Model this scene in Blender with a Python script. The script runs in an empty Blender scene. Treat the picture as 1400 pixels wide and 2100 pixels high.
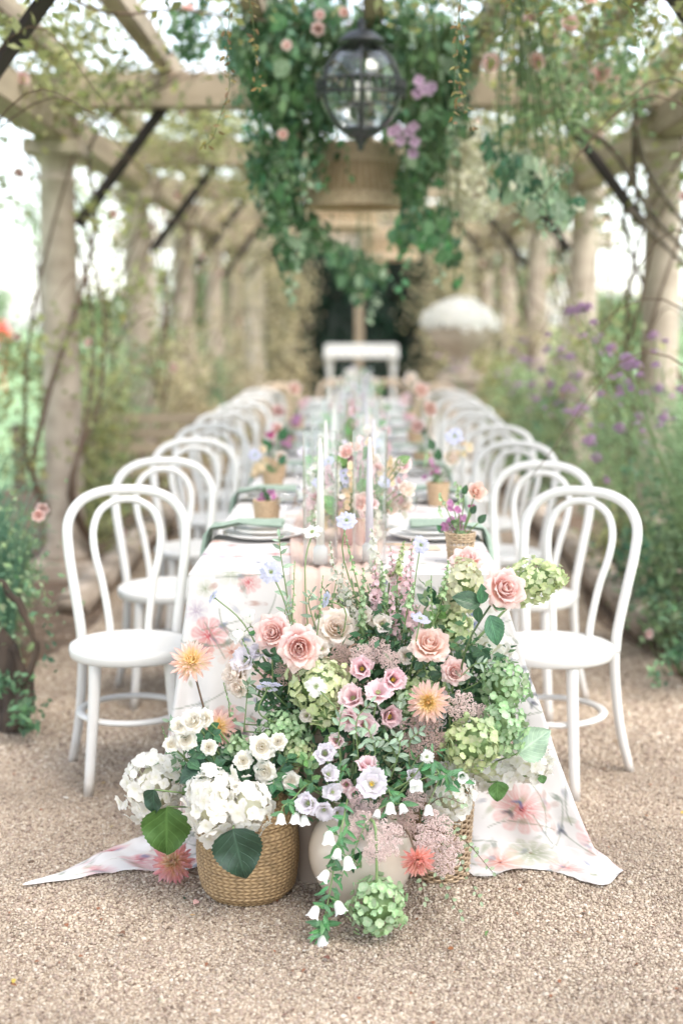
import bpy, math, random
import numpy as np
from mathutils import Vector, Matrix, Quaternion, Euler, noise as mnoise
R = math.radians
rng = np.random.default_rng(7)
random.seed(7)
SC = bpy.context.scene
COL = SC.collection

# ------------------------------------------------------------------ camera
CAM_H, TILT, YAW, F = 1.43, R(7.5), R(0.79), 2917.0
cam_d = bpy.data.cameras.new('camera')
cam_d.lens = 50; cam_d.sensor_fit = 'HORIZONTAL'; cam_d.sensor_width = 24
cam_d.clip_start = 0.05; cam_d.clip_end = 600
cam_d.dof.use_dof = True; cam_d.dof.focus_distance = 3.5; cam_d.dof.aperture_fstop = 1.5
cam = bpy.data.objects.new('camera', cam_d); COL.objects.link(cam)
cam.location = (0, 0, CAM_H); cam.rotation_euler = (R(90) - TILT, 0, YAW)
SC.camera = cam

# ------------------------------------------------------------------ sky, sun, exposure
SUN_EL, SUN_AZ = R(57), R(138)      # azimuth clockwise from +Y: the sun stands high on the right, a little behind the camera
W = bpy.data.worlds.new('World'); SC.world = W; W.use_nodes = True
nt = W.node_tree; bg = nt.nodes['Background']
sky = nt.nodes.new('ShaderNodeTexSky'); sky.sky_type = 'NISHITA'; sky.sun_disc = False
sky.sun_elevation = SUN_EL; sky.sun_rotation = SUN_AZ; sky.air_density = 1.0; sky.dust_density = 1.5; sky.ozone_density = 0.6
hs = nt.nodes.new('ShaderNodeHueSaturation'); hs.inputs['Saturation'].default_value = 0.45   # thin bright overcast
nt.links.new(sky.outputs[0], hs.inputs['Color']); nt.links.new(hs.outputs[0], bg.inputs[0]); bg.inputs[1].default_value = 0.15
sd = bpy.data.lights.new('sun', 'SUN'); sd.energy = 1.15; sd.angle = R(30); sd.color = (1.0, 0.93, 0.84)
sun = bpy.data.objects.new('sun', sd); COL.objects.link(sun)
dirv = Vector((math.sin(SUN_AZ) * math.cos(SUN_EL), math.cos(SUN_AZ) * math.cos(SUN_EL), math.sin(SUN_EL)))
sun.rotation_euler = dirv.to_track_quat('Z', 'Y').to_euler()
sun.location = dirv * 20
SC.view_settings.view_transform = 'Standard'; SC.view_settings.look = 'None'
SC.view_settings.exposure = 1.94; SC.view_settings.gamma = 1.0
SC.view_settings.use_curve_mapping = False
cy = SC.cycles
cy.max_bounces = 8; cy.diffuse_bounces = 4; cy.glossy_bounces = 3; cy.transmission_bounces = 6
cy.transparent_max_bounces = 24; cy.caustics_reflective = False; cy.caustics_refractive = False
cy.use_denoising = True; cy.sample_clamp_indirect = 6

# pixel of the 1400x2100 photograph -> point at ground distance D (my measuring tape)
_f = Vector((-math.sin(YAW) * math.cos(TILT), math.cos(YAW) * math.cos(TILT), -math.sin(TILT)))
_r = Vector((math.cos(YAW), math.sin(YAW), 0)); _u = _r.cross(_f)
def P(px, py, D):
    d = _f + _r * ((px - 700) / F) - _u * ((py - 1050) / F)
    return Vector((0, 0, CAM_H)) + d * (D / d.y)
def PG(px, py, z=0.0):
    d = _f + _r * ((px - 700) / F) - _u * ((py - 1050) / F)
    return Vector((0, 0, CAM_H)) + d * ((z - CAM_H) / d.z)

# ------------------------------------------------------------------ helpers
def lin(c):
    if isinstance(c, str):
        c = [int(c[i:i + 2], 16) / 255 for i in (0, 2, 4)]
    return tuple(((x + 0.055) / 1.055) ** 2.4 if x > 0.04045 else x / 12.92 for x in c)
def mk_mesh(name, V, Fs, mat=None, uv=None, smooth=True, attr=None):
    V = np.asarray(V, dtype=np.float32).reshape(-1, 3)
    me = bpy.data.meshes.new(name)
    if isinstance(Fs, np.ndarray):
        n, k = Fs.shape
        me.vertices.add(len(V)); me.vertices.foreach_set('co', V.ravel())
        me.loops.add(n * k); me.loops.foreach_set('vertex_index', Fs.astype(np.int32).ravel())
        me.polygons.add(n); me.polygons.foreach_set('loop_start', np.arange(0, n * k, k, dtype=np.int32))
        me.polygons.foreach_set('loop_total', np.full(n, k, dtype=np.int32))
        me.update(calc_edges=True)
    else:
        me.from_pydata(V.tolist(), [], [tuple(int(i) for i in f) for f in Fs]); me.update()
    if uv is not None:
        li = np.empty(len(me.loops), dtype=np.int32); me.loops.foreach_get('vertex_index', li)
        l = me.uv_layers.new(name='UVMap'); l.data.foreach_set('uv', np.asarray(uv, dtype=np.float32)[li].ravel())
    if attr is not None:
        a = me.color_attributes.new('col', 'FLOAT_COLOR', 'POINT')
        A = np.asarray(attr, dtype=np.float32)
        if A.shape[1] == 3: A = np.hstack([A, np.ones((len(A), 1), dtype=np.float32)])
        a.data.foreach_set('color', A.ravel())
    if smooth: me.polygons.foreach_set('use_smooth', np.ones(len(me.polygons), dtype=bool))
    if mat is not None:
        for m in (mat if isinstance(mat, (list, tuple)) else [mat]): me.materials.append(m)
    return me
def put(name, me, parent=None, M=None):
    o = bpy.data.objects.new(name, me); COL.objects.link(o)
    if parent is not None: o.parent = parent
    if M is not None: o.matrix_basis = M
    return o
def tag(o, label, cat, group=None, kind=None):
    if label: o['label'] = label
    if cat: o['category'] = cat
    if group: o['group'] = group
    if kind: o['kind'] = kind
    return o
def thing(name, label, cat, loc=(0, 0, 0), rz=0.0, group=None):
    o = bpy.data.objects.new(name, None); COL.objects.link(o); o.empty_display_size = 0.05
    o.location = loc; o.rotation_euler = (0, 0, rz)
    return tag(o, label, cat, group)
def copy_thing(src, loc, rz, label, group=None, scale=1.0):
    r = src.copy(); COL.objects.link(r); r.location = loc; r.rotation_euler = (0, 0, rz); r.scale = (scale,) * 3
    r['label'] = label
    if group: r['group'] = group
    for ch in list(src.children):
        c = ch.copy(); COL.objects.link(c); c.parent = r
        for g in ch.children:
            d = g.copy(); COL.objects.link(d); d.parent = c
    return r
class MB:
    """collects pieces of one mesh"""
    def __init__(s): s.V = []; s.Fc = []; s.U = []; s.n = 0
    def add(s, V, Fc, U=None, M=None):
        V = np.asarray(V, dtype=float).reshape(-1, 3)
        if M is not None:
            m = np.array(M); V = V @ m[:3, :3].T + m[:3, 3]
        s.V.append(V); s.Fc += [tuple(i + s.n for i in f) for f in Fc]
        s.U.append(np.asarray(U, dtype=float) if U is not None else np.zeros((len(V), 2)))
        s.n += len(V); return s
    def mesh(s, name, mat, smooth=True):
        return mk_mesh(name, np.vstack(s.V), s.Fc, mat, np.vstack(s.U), smooth)
def T(x=0, y=0, z=0): return Matrix.Translation((x, y, z))
def S(a, b=None, c=None): return Matrix.Diagonal((a, b or a, c or a, 1))
def RX(a): return Matrix.Rotation(a, 4, 'X')
def RY(a): return Matrix.Rotation(a, 4, 'Y')
def RZ(a): return Matrix.Rotation(a, 4, 'Z')
def FACE(n, spin=0.0): return Vector(n).normalized().to_track_quat('Z', 'Y').to_matrix().to_4x4() @ RZ(spin)
def smooth_path(pts, per=6):
    P_ = [np.array(p, dtype=float) for p in pts]
    P_ = [2 * P_[0] - P_[1]] + P_ + [2 * P_[-1] - P_[-2]]
    out = []
    for i in range(1, len(P_) - 2):
        a, b, c, d = P_[i - 1:i + 3]
        for k in range(per):
            t = k / per
            out.append(0.5 * (2 * b + (c - a) * t + (2 * a - 5 * b + 4 * c - d) * t * t + (3 * b - 3 * c + d - a) * t ** 3))
    out.append(P_[-2]); return np.array(out)
def tube(pts, r0, r1=None, sides=8, closed=False, flat=1.0, cap=True):
    pts = np.asarray(pts, dtype=float); n = len(pts)
    r1 = r0 if r1 is None else r1
    if closed: tan = np.roll(pts, -1, 0) - np.roll(pts, 1, 0)
    else: tan = np.gradient(pts, axis=0)
    tan /= np.linalg.norm(tan, axis=1)[:, None] + 1e-12
    ref = np.array([0, 0, 1.0]) if abs(tan[0][2]) < 0.9 else np.array([1.0, 0, 0])
    nrm = np.cross(tan[0], ref); nrm /= np.linalg.norm(nrm)
    V = []; U = []
    L = np.concatenate([[0], np.cumsum(np.linalg.norm(np.diff(pts, axis=0), axis=1))])
    for i in range(n):
        nrm = nrm - tan[i] * nrm.dot(tan[i]); nrm /= np.linalg.norm(nrm) + 1e-12
        bn = np.cross(tan[i], nrm)
        r = r0 + (r1 - r0) * (i / max(1, n - 1))
        for k in range(sides):
            a = 2 * math.pi * k / sides
            V.append(pts[i] + nrm * math.cos(a) * r + bn * math.sin(a) * r * flat); U.append((k / sides, L[i]))
    Fc = []
    for i in range(n if closed else n - 1):
        j = (i + 1) % n
        for k in range(sides):
            l = (k + 1) % sides
            Fc.append((i * sides + k, i * sides + l, j * sides + l, j * sides + k))
    if cap and not closed:
        Fc.append(tuple(range(sides))[::-1]); Fc.append(tuple((n - 1) * sides + k for k in range(sides)))
    return np.array(V), Fc, np.array(U)
def lathe(prof, seg=32):
    n = len(prof); V = []; U = []
    for i, (r, z) in enumerate(prof):
        for k in range(seg):
            a = 2 * math.pi * k / seg
            V.append((r * math.cos(a), r * math.sin(a), z)); U.append((k / seg, i / (n - 1)))
    Fc = []
    for i in range(n - 1):
        for k in range(seg):
            l = (k + 1) % seg
            Fc.append((i * seg + k, i * seg + l, (i + 1) * seg + l, (i + 1) * seg + k))
    return np.array(V), Fc, np.array(U)
def box(a, b, bev=0.0):
    x0, y0, z0 = a; x1, y1, z1 = b
    if bev <= 0:
        V = [(x, y, z) for x in (x0, x1) for y in (y0, y1) for z in (z0, z1)]
        return np.array(V), [(0, 1, 3, 2), (4, 6, 7, 5), (0, 4, 5, 1), (2, 3, 7, 6), (0, 2, 6, 4), (1, 5, 7, 3)], None
    import bmesh
    bm = bmesh.new(); vs = [bm.verts.new(p) for p in [(x, y, z) for x in (x0, x1) for y in (y0, y1) for z in (z0, z1)]]
    for f in [(0, 1, 3, 2), (4, 6, 7, 5), (0, 4, 5, 1), (2, 3, 7, 6), (0, 2, 6, 4), (1, 5, 7, 3)]: bm.faces.new([vs[i] for i in f])
    bmesh.ops.bevel(bm, geom=list(bm.edges), offset=bev, segments=2, affect='EDGES')
    bm.verts.index_update(); V = np.array([v.co[:] for v in bm.verts]); Fc = [tuple(v.index for v in f.verts) for f in bm.faces]; bm.free()
    return V, Fc, None
def icosph(r=1.0, sub=1):
    import bmesh
    bm = bmesh.new(); bmesh.ops.create_icosphere(bm, subdivisions=sub, radius=r)
    V = np.array([v.co[:] for v in bm.verts]); Fc = [tuple(v.index for v in f.verts) for f in bm.faces]; bm.free(); return V, Fc, None

# ------------------------------------------------------------------ materials
def newmat(name):
    m = bpy.data.materials.new(name); m.use_nodes = True
    n = m.node_tree.nodes; b = n['Principled BSDF']; return m, n, m.node_tree.links, b
def N(n, t, **kw):
    x = n.new(t)
    for k, v in kw.items():
        if hasattr(x, k): setattr(x, k, v)
        else: x.inputs[k].default_value = v
    return x
def ramp(n, stops, inter='LINEAR'):
    r = n.new('ShaderNodeValToRGB'); cr = r.color_ramp; cr.interpolation = inter
    while len(cr.elements) > 1: cr.elements.remove(cr.elements[-1])
    cr.elements[0].position = stops[0][0]; cr.elements[0].color = (*stops[0][1], 1)
    for p, c in stops[1:]:
        e = cr.elements.new(p); e.color = (*c, 1)
    return r
def translucent(m, n, l, b, color_out, amount):
    tr = n.new('ShaderNodeBsdfTranslucent'); l.new(color_out, tr.inputs[0])
    mx = n.new('ShaderNodeMixShader'); mx.inputs[0].default_value = amount
    l.new(b.outputs[0], mx.inputs[1]); l.new(tr.outputs[0], mx.inputs[2])
    l.new(mx.outputs[0], n['Material Output'].inputs[0])
def vary(n, l, col_out, rnd_out, hv=0.03, vv=0.25, sv=0.15):
    """hue / value variation driven by a random number"""
    h = n.new('ShaderNodeHueSaturation'); l.new(col_out, h.inputs['Color'])
    for inp, amp, base, mul in (('Hue', hv, 0.5, 1.0), ('Value', vv, 1.0, 7.31), ('Saturation', sv, 1.0, 3.77)):
        a = N(n, 'ShaderNodeMath', operation='MULTIPLY'); a.inputs[1].default_value = mul; l.new(rnd_out, a.inputs[0])
        f = N(n, 'ShaderNodeMath', operation='FRACT'); l.new(a.outputs[0], f.inputs[0])
        c = N(n, 'ShaderNodeMath', operation='MULTIPLY_ADD'); c.inputs[1].default_value = 2 * amp; c.inputs[2].default_value = base - amp
        l.new(f.outputs[0], c.inputs[0]); l.new(c.outputs[0], h.inputs[inp])
    return h.outputs[0]
def petal_mat(name, stops, transl=0.52, rough=0.62, hv=0.008, vv=0.05, sv=0.15, vein=0.12, pale=0.42):
    m, n, l, b = newmat(name)
    uv = n.new('ShaderNodeUVMap'); sp = n.new('ShaderNodeSeparateXYZ'); l.new(uv.outputs[0], sp.inputs[0])
    oi = n.new('ShaderNodeObjectInfo')
    r = ramp(n, [(p, tuple(x * (1 - pale) + .96 * pale for x in lin(c))) for p, c in stops]); l.new(sp.outputs[1], r.inputs[0])
    mp = N(n, 'ShaderNodeMapping'); mp.inputs['Scale'].default_value = (26, 1.6, 1); l.new(uv.outputs[0], mp.inputs[0])
    nz = N(n, 'ShaderNodeTexNoise', Scale=1.0, Detail=3.0); l.new(mp.outputs[0], nz.inputs[0])
    mr = N(n, 'ShaderNodeMapRange'); mr.inputs[1].default_value = 0.35; mr.inputs[2].default_value = 0.65
    mr.inputs[3].default_value = 1 - vein; mr.inputs[4].default_value = 1.0; l.new(nz.outputs[0], mr.inputs[0])
    mm = N(n, 'ShaderNodeMix', data_type='RGBA', blend_type='MULTIPLY'); mm.inputs[0].default_value = 1
    l.new(r.outputs[0], mm.inputs[6]); l.new(mr.outputs[0], mm.inputs[7])
    c = vary(n, l, mm.outputs[2], oi.outputs['Random'], hv, vv, sv)
    l.new(c, b.inputs['Base Color']); b.inputs['Roughness'].default_value = rough
    b.inputs['Specular IOR Level'].default_value = 0.12
    bp = N(n, 'ShaderNodeBump', Strength=0.25, Distance=0.002); l.new(nz.outputs[0], bp.inputs['Height']); l.new(bp.outputs[0], b.inputs['Normal'])
    translucent(m, n, l, b, c, transl); return m
def leaf_mat(name, dark, light, rough=0.42, transl=0.22, hv=0.02, vv=0.25, rib=0.35, k=30):
    m, n, l, b = newmat(name)
    uv = n.new('ShaderNodeUVMap'); sp = n.new('ShaderNodeSeparateXYZ'); l.new(uv.outputs[0], sp.inputs[0])
    oi = n.new('ShaderNodeObjectInfo')
    nz = N(n, 'ShaderNodeTexNoise', Scale=4.0, Detail=2.0); l.new(uv.outputs[0], nz.inputs[0])
    r = ramp(n, [(0.3, lin(dark)), (0.75, lin(light))]); l.new(nz.outputs[0], r.inputs[0])
    # midrib + side veins from |u-.5| and v
    a = N(n, 'ShaderNodeMath', operation='SUBTRACT'); a.inputs[1].default_value = 0.5; l.new(sp.outputs[0], a.inputs[0])
    ab = N(n, 'ShaderNodeMath', operation='ABSOLUTE'); l.new(a.outputs[0], ab.inputs[0])
    mid = N(n, 'ShaderNodeMapRange'); mid.inputs[1].default_value = 0.0; mid.inputs[2].default_value = 0.045; mid.inputs[3].default_value = 1; mid.inputs[4].default_value = 0
    l.new(ab.outputs[0], mid.inputs[0])
    s1 = N(n, 'ShaderNodeMath', operation='MULTIPLY_ADD'); s1.inputs[1].default_value = -0.75; l.new(ab.outputs[0], s1.inputs[0]); l.new(sp.outputs[1], s1.inputs[2])
    s2 = N(n, 'ShaderNodeMath', operation='MULTIPLY'); s2.inputs[1].default_value = k * 1.6; l.new(s1.outputs[0], s2.inputs[0])
    s3 = N(n, 'ShaderNodeMath', operation='SINE'); l.new(s2.outputs[0], s3.inputs[0])
    s4 = N(n, 'ShaderNodeMapRange'); s4.inputs[1].default_value = 0.82; s4.inputs[2].default_value = 1.0; s4.inputs[3].default_value = 0; s4.inputs[4].default_value = 0.55; l.new(s3.outputs[0], s4.inputs[0])
    mxv = N(n, 'ShaderNodeMath', operation='MAXIMUM'); l.new(mid.outputs[0], mxv.inputs[0]); l.new(s4.outputs[0], mxv.inputs[1])
    sc = N(n, 'ShaderNodeMath', operation='MULTIPLY'); sc.inputs[1].default_value = rib; l.new(mxv.outputs[0], sc.inputs[0])
    mm = N(n, 'ShaderNodeMix', data_type='RGBA', blend_type='MIX'); l.new(sc.outputs[0], mm.inputs[0]); l.new(r.outputs[0], mm.inputs[6])
    mm.inputs[7].default_value = (*lin(light), 1) if not isinstance(light, str) else (*[min(1, x * 1.9 + 0.02) for x in lin(light)], 1)
    c = vary(n, l, mm.outputs[2], oi.outputs['Random'], hv, vv, 0.15)
    l.new(c, b.inputs['Base Color']); b.inputs['Roughness'].default_value = rough; b.inputs['Specular IOR Level'].default_value = 0.4
    bp = N(n, 'ShaderNodeBump', Strength=0.5, Distance=0.002); bp.invert = True; l.new(mxv.outputs[0], bp.inputs['Height']); l.new(bp.outputs[0], b.inputs['Normal'])
    translucent(m, n, l, b, c, transl); return m
def cloud_mat(name, c0, c1, c2, rough=0.55, transl=0.35, vv=0.25):
    """foliage made of many small leaves: colour varies from leaf to leaf through the uv"""
    m, n, l, b = newmat(name)
    uv = n.new('ShaderNodeUVMap'); sp = n.new('ShaderNodeSeparateXYZ'); l.new(uv.outputs[0], sp.inputs[0])
    r = ramp(n, [(0.0, lin(c0)), (0.5, lin(c1)), (1.0, lin(c2))]); l.new(sp.outputs[0], r.inputs[0])
    c = vary(n, l, r.outputs[0], sp.outputs[1], 0.015, vv, 0.15)
    l.new(c, b.inputs['Base Color']); b.inputs['Roughness'].default_value = rough; b.inputs['Specular IOR Level'].default_value = 0.3
    translucent(m, n, l, b, c, transl); return m
def solid(name, col, rough=0.6, noise=0.0, nscale=20.0, bump=0.0, spec=0.5, metal=0.0, coat=0.0, col2=None, stretch=None, bscale=None, transl=0.0, detail=5.0):
    m, n, l, b = newmat(name)
    b.inputs['Roughness'].default_value = rough; b.inputs['Specular IOR Level'].default_value = spec
    b.inputs['Metallic'].default_value = metal; b.inputs['Coat Weight'].default_value = coat; b.inputs['Coat Roughness'].default_value = 0.12
    tc = n.new('ShaderNodeTexCoord'); src = tc.outputs['Object']
    if stretch:
        mp = n.new('ShaderNodeMapping'); mp.inputs['Scale'].default_value = stretch; l.new(src, mp.inputs[0]); src = mp.outputs[0]
    nz = N(n, 'ShaderNodeTexNoise', Scale=nscale, Detail=detail); l.new(src, nz.inputs[0])
    c0 = lin(col); c1 = lin(col2) if col2 else tuple(x * (1 - noise) for x in c0)
    r = ramp(n, [(0.3, c1), (0.7, c0)]); l.new(nz.outputs[0], r.inputs[0])
    l.new(r.outputs[0], b.inputs['Base Color'])
    if bump:
        nb = nz
        if bscale:
            nb = N(n, 'ShaderNodeTexNoise', Scale=bscale, Detail=4.0); l.new(src, nb.inputs[0])
        bp = N(n, 'ShaderNodeBump', Strength=bump, Distance=0.004); l.new(nb.outputs[0], bp.inputs['Height']); l.new(bp.outputs[0], b.inputs['Normal'])
    if transl: translucent(m, n, l, b, r.outputs[0], transl)
    return m

M = {}
M['chair'] = solid('chair_paint', 'D6D4D0', 0.34, 0.04, 6, 0.03, bscale=90)
def dusty_feet(m):
    n = m.node_tree.nodes; l = m.node_tree.links; b = n['Principled BSDF']; src = b.inputs['Base Color'].links[0].from_socket
    tc = n.new('ShaderNodeTexCoord'); sp = n.new('ShaderNodeSeparateXYZ'); l.new(tc.outputs['Object'], sp.inputs[0])
    nz = N(n, 'ShaderNodeTexNoise', Scale=30.0, Detail=4.0); l.new(tc.outputs['Object'], nz.inputs[0])
    mr = N(n, 'ShaderNodeMapRange'); mr.inputs[1].default_value = .0; mr.inputs[2].default_value = .09; mr.inputs[3].default_value = .9; mr.inputs[4].default_value = 0; l.new(sp.outputs[2], mr.inputs[0])
    mu = N(n, 'ShaderNodeMath', operation='MULTIPLY'); l.new(mr.outputs[0], mu.inputs[0]); l.new(nz.outputs[0], mu.inputs[1])
    mx = N(n, 'ShaderNodeMix', data_type='RGBA'); mx.inputs[7].default_value = (*lin('A89680'), 1); l.new(mu.outputs[0], mx.inputs[0]); l.new(src, mx.inputs[6]); l.new(mx.outputs[2], b.inputs['Base Color'])
dusty_feet(M['chair'])
M['stem'] = solid('stem_green', '7C9560', 0.5, 0.25, 40, 0.1)
M['bark_dark'] = solid('dark_gnarled_bark', '54463A', 0.9, 0.5, 18, 0.8, col2='2E2620', stretch=(1, 1, .3))
M['stem_dark'] = solid('stem_dark', '4C6238', 0.5, 0.3, 40, 0.1)
M['twig'] = solid('twig_brown', '6A5544', 0.7, 0.35, 60, 0.4)
M['bark'] = solid('bark', '75685A', 0.85, 0.5, 18, 0.8, col2='463C33', stretch=(1, 1, 0.25))
M['stone'] = solid('column_stone', 'BFB0A0', 0.85, 0.25, 7, 0.5, col2='98897A', bscale=60)
M['stone_pale'] = solid('pale_stone', 'D4C8BA', 0.85, 0.2, 7, 0.4, col2='B4A696', bscale=60)
M['oak'] = solid('weathered_oak', 'B5A58E', 0.8, 0.3, 9, 0.5, col2='877865', stretch=(1, 0.12, 1), bscale=30)
M['oak_x'] = solid('weathered_oak_crosswise', 'B5A58E', 0.8, 0.3, 9, 0.5, col2='877865', stretch=(0.12, 1, 1), bscale=30)
M['brace'] = solid('dark_brace', '322A28', 0.6, 0.3, 12, 0.3)
M['iron'] = solid('lantern_iron', '34373B', 0.45, 0.3, 25, 0.2, spec=0.6)
M['rattan'] = solid('rattan', 'E6D2B8', 0.7, 0.3, 60, 0.4, col2='C8AE92')
M['willow'] = solid('willow', 'CDB698', 0.6, 0.3, 40, 0.3, col2='A88D70')
M['kraft'] = solid('kraft_weave', 'C4A98A', 0.8, 0.2, 120, 0.5, col2='A48A6C')
M['ceramic'] = solid('beige_glaze', 'D2C6B8', 0.22, 0.08, 5, 0.04, coat=0.6, bscale=12)
M['ceramic_brown'] = solid('taupe_glaze', 'A8988A', 0.3, 0.15, 6, 0.05, coat=0.5)
M['terracotta_pink'] = solid('pink_pot', 'D8B0A8', 0.6, 0.1, 20, 0.1)
M['candle'] = solid('wax', 'F3EFE8', 0.45, 0.03, 10, transl=0.15)
M['candle_lilac'] = solid('lilac_wax', 'E6DDE8', 0.45, 0.03, 10, transl=0.15)
M['plate'] = solid('porcelain', 'F2F1EE', 0.2, 0.02, 10)
M['napkin'] = solid('sage_linen', '9FB0A0', 0.85, 0.15, 60, 0.3, col2='8A9C8C')
M['gold'] = solid('brass_cutlery', 'C9A26A', 0.3, 0.1, 10, metal=0.9)
M['white_paint'] = solid('white_paint', 'E6E4DF', 0.6, 0.08, 10, 0.1)
M['wood_tan'] = solid('tan_wood', 'DCC6AE', 0.5, 0.15, 10, 0.1)
M['lawn'] = solid('lawn_grass', '93AC84', 0.95, 0.25, 1.2, 0.6, col2='76946A', bscale=60, spec=0.1)
M['red'] = solid('red_fabric', 'C8382C', 0.8, 0.1)
M['pistil_y'] = solid('yellow_stamens', 'D9B83E', 0.6, 0.2, 50)
M['pistil_g'] = solid('green_centre', 'A9B87A', 0.6, 0.2, 50)
M['dark_core'] = solid('dark_flower_core', '3A2A2C', 0.8, 0.2, 50)
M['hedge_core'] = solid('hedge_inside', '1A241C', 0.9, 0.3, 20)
M['brown_seed'] = solid('dry_seedheads', '8C6A48', 0.8, 0.3, 50)
def glass_mat(name, tint=(1, 1, 1), ior=1.45, rough=0.0, strength=1.0):
    m, n, l, b = newmat(name)
    tr = n.new('ShaderNodeBsdfTransparent'); tr.inputs[0].default_value = (*tint, 1)
    gl = n.new('ShaderNodeBsdfGlossy'); gl.inputs['Roughness'].default_value = rough
    lw = N(n, 'ShaderNodeLayerWeight', Blend=0.5); pw = N(n, 'ShaderNodeMath', operation='POWER'); pw.inputs[1].default_value = 3.5; l.new(lw.outputs['Facing'], pw.inputs[0])
    mu = N(n, 'ShaderNodeMath', operation='MULTIPLY_ADD'); mu.inputs[1].default_value = .75 * strength; mu.inputs[2].default_value = .035 * strength; mu.use_clamp = True; l.new(pw.outputs[0], mu.inputs[0])
    mx = n.new('ShaderNodeMixShader'); l.new(mu.outputs[0], mx.inputs[0]); l.new(tr.outputs[0], mx.inputs[1]); l.new(gl.outputs[0], mx.inputs[2])
    l.new(mx.outputs[0], n['Material Output'].inputs[0]); return m
M['glass'] = glass_mat('clear_glass', (0.985, 0.988, 0.985), 1.45, 0.0, 1.25)
M['lantern_glass'] = glass_mat('lantern_glass', (0.93, 0.95, 0.96), 1.5, 0.02, 2.2)
M['crystal'] = glass_mat('cut_crystal', (0.98, 0.985, 0.99), 1.6, 0.03, 1.6)

# petals
M['rose_pink'] = petal_mat('rose_pink', [(0, 'FFC8A4'), (0.3, 'FFB4A2'), (0.75, 'FFD2C8'), (1, 'FFDFD6')])
M['rose_peach'] = petal_mat('rose_peach', [(0, 'FFCE9C'), (0.35, 'FFC4A6'), (1, 'FFDCCC')])
M['rose_cream'] = petal_mat('rose_cream', [(0, 'FAE0A8'), (0.4, 'FFE8D0'), (1, 'FFF0E4')])
M['rose_white'] = petal_mat('spray_rose_white', [(0, 'F6E4AC'), (0.4, 'FFF6E0'), (1, 'FFFCF2')])
M['dahlia'] = petal_mat('dahlia_peach', [(0, 'FFEA9C'), (0.42, 'FFE6AC'), (0.72, 'FFD0B8'), (1, 'FDB8AC')], hv=.008, transl=.52, pale=.38)
M['dahlia_coral'] = petal_mat('dahlia_coral', [(0, 'FFD09A'), (0.4, 'FBAE98'), (1, 'F79C90')], hv=.008, transl=.55, pale=.25)
M['dahlia_rose'] = petal_mat('dahlia_dusky', [(0, 'FFE48A'), (0.4, 'F8CCA0'), (.7, 'F0A8A0'), (1, 'E08C98')], hv=.01, transl=.5, pale=.2)
M['dahlia_in'] = petal_mat('dahlia_yellow_heart', [(0, 'FFE07A'), (.6, 'FFE694'), (1, 'FFD8A0')], pale=.25, transl=.6)
M['dahlia_rose_in'] = petal_mat('dahlia_dusky_heart', [(0, 'F0D070'), (.6, 'F0D494'), (1, 'E4AC98')], pale=.3)
M['dahlia_coral_in'] = petal_mat('dahlia_coral_heart', [(0, 'F6C080'), (.6, 'F2A888'), (1, 'EE9080')], pale=.3)
M['lis_pink'] = petal_mat('lisianthus_pink', [(0, '6E2A3C'), (0.16, 'A0485C'), (0.32, 'E898A8'), (0.7, 'FABCC8'), (1, 'FFD2DA')])
M['lis_pale'] = petal_mat('lisianthus_pale_pink', [(0, 'E09AA0'), (0.3, 'FFC0CA'), (1, 'FFDEE2')])
M['lis_lav'] = petal_mat('lisianthus_lavender', [(0, 'C9CFA0'), (0.25, 'F4EEEC'), (0.7, 'ECE0F0'), (1, 'EADFF2')], pale=.55)
M['lis_cream'] = petal_mat('lisianthus_cream', [(0, 'C9B888'), (0.3, 'F0DFC8'), (1, 'F4E6DA')])
M['scab'] = petal_mat('scabiosa_lavender', [(0, 'E2E0F2'), (0.5, 'C6C8EE'), (1, 'B8BCEA')])
M['scab_white'] = petal_mat('scabiosa_white', [(0, 'DDE3C8'), (0.4, 'F4F4EC'), (1, 'F8F8F4')])
M['bell'] = petal_mat('bellflower_white', [(0, 'C9D8A8'), (0.25, 'EFF1E4'), (1, 'F8F8F5')], transl=0.3)
M['hyd_white'] = petal_mat('hydrangea_white', [(0, 'E6E4C4'), (0.25, 'F6F2E8'), (1, 'F8F5EE')], vv=0.03, sv=0.1, vein=0.06)
M['hyd_green'] = petal_mat('hydrangea_green', [(0, 'C3D0A0'), (0.4, 'A6BF86'), (1, '93B274')], hv=0.02, vv=0.2, transl=0.3, pale=.12)
M['hyd_ygreen'] = petal_mat('hydrangea_yellow_green', [(0, 'D6DCAC'), (0.4, 'BECC90'), (1, 'B2C682')], hv=0.025, vv=0.18, transl=0.3, pale=.12)
M['hyd_deep'] = petal_mat('hydrangea_deep_green', [(0, 'C8DAB0'), (0.4, 'AACA92'), (1, '9AC086')], hv=0.02, vv=0.25, transl=0.3, pale=.12)
M['hyd_lime'] = petal_mat('hydrangea_lime', [(0, 'E4E8C0'), (0.4, 'DAE4AE'), (1, 'D0DE9C')], hv=0.015, vv=0.12, transl=0.35, pale=.15)
M['hyd_cream'] = petal_mat('hydrangea_cream_lime', [(0, 'E4E2BC'), (0.4, 'E6E4BC'), (1, 'DEDDA8')], hv=0.015, vv=0.12, transl=0.35, pale=.2)
M['magenta'] = petal_mat('magenta_petals', [(0, 'B0307A'), (1, 'D85AA0')], pale=.1)
M['mauve'] = petal_mat('mauve_petals', [(0, 'B082AC'), (1, 'C8A2C4')], vv=0.15, pale=.15)
M['posy'] = petal_mat('posy_pink', [(0, 'C878B4'), (1, 'E0A4CC')], vv=.12, pale=.1)
M['snap_pink'] = petal_mat('snapdragon_pink', [(0, 'F6C8D0'), (1, 'F2B6C4')])
M['snap_cream'] = petal_mat('delphinium_cream', [(0, 'E8E8CC'), (1, 'F2EDE2')])
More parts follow.
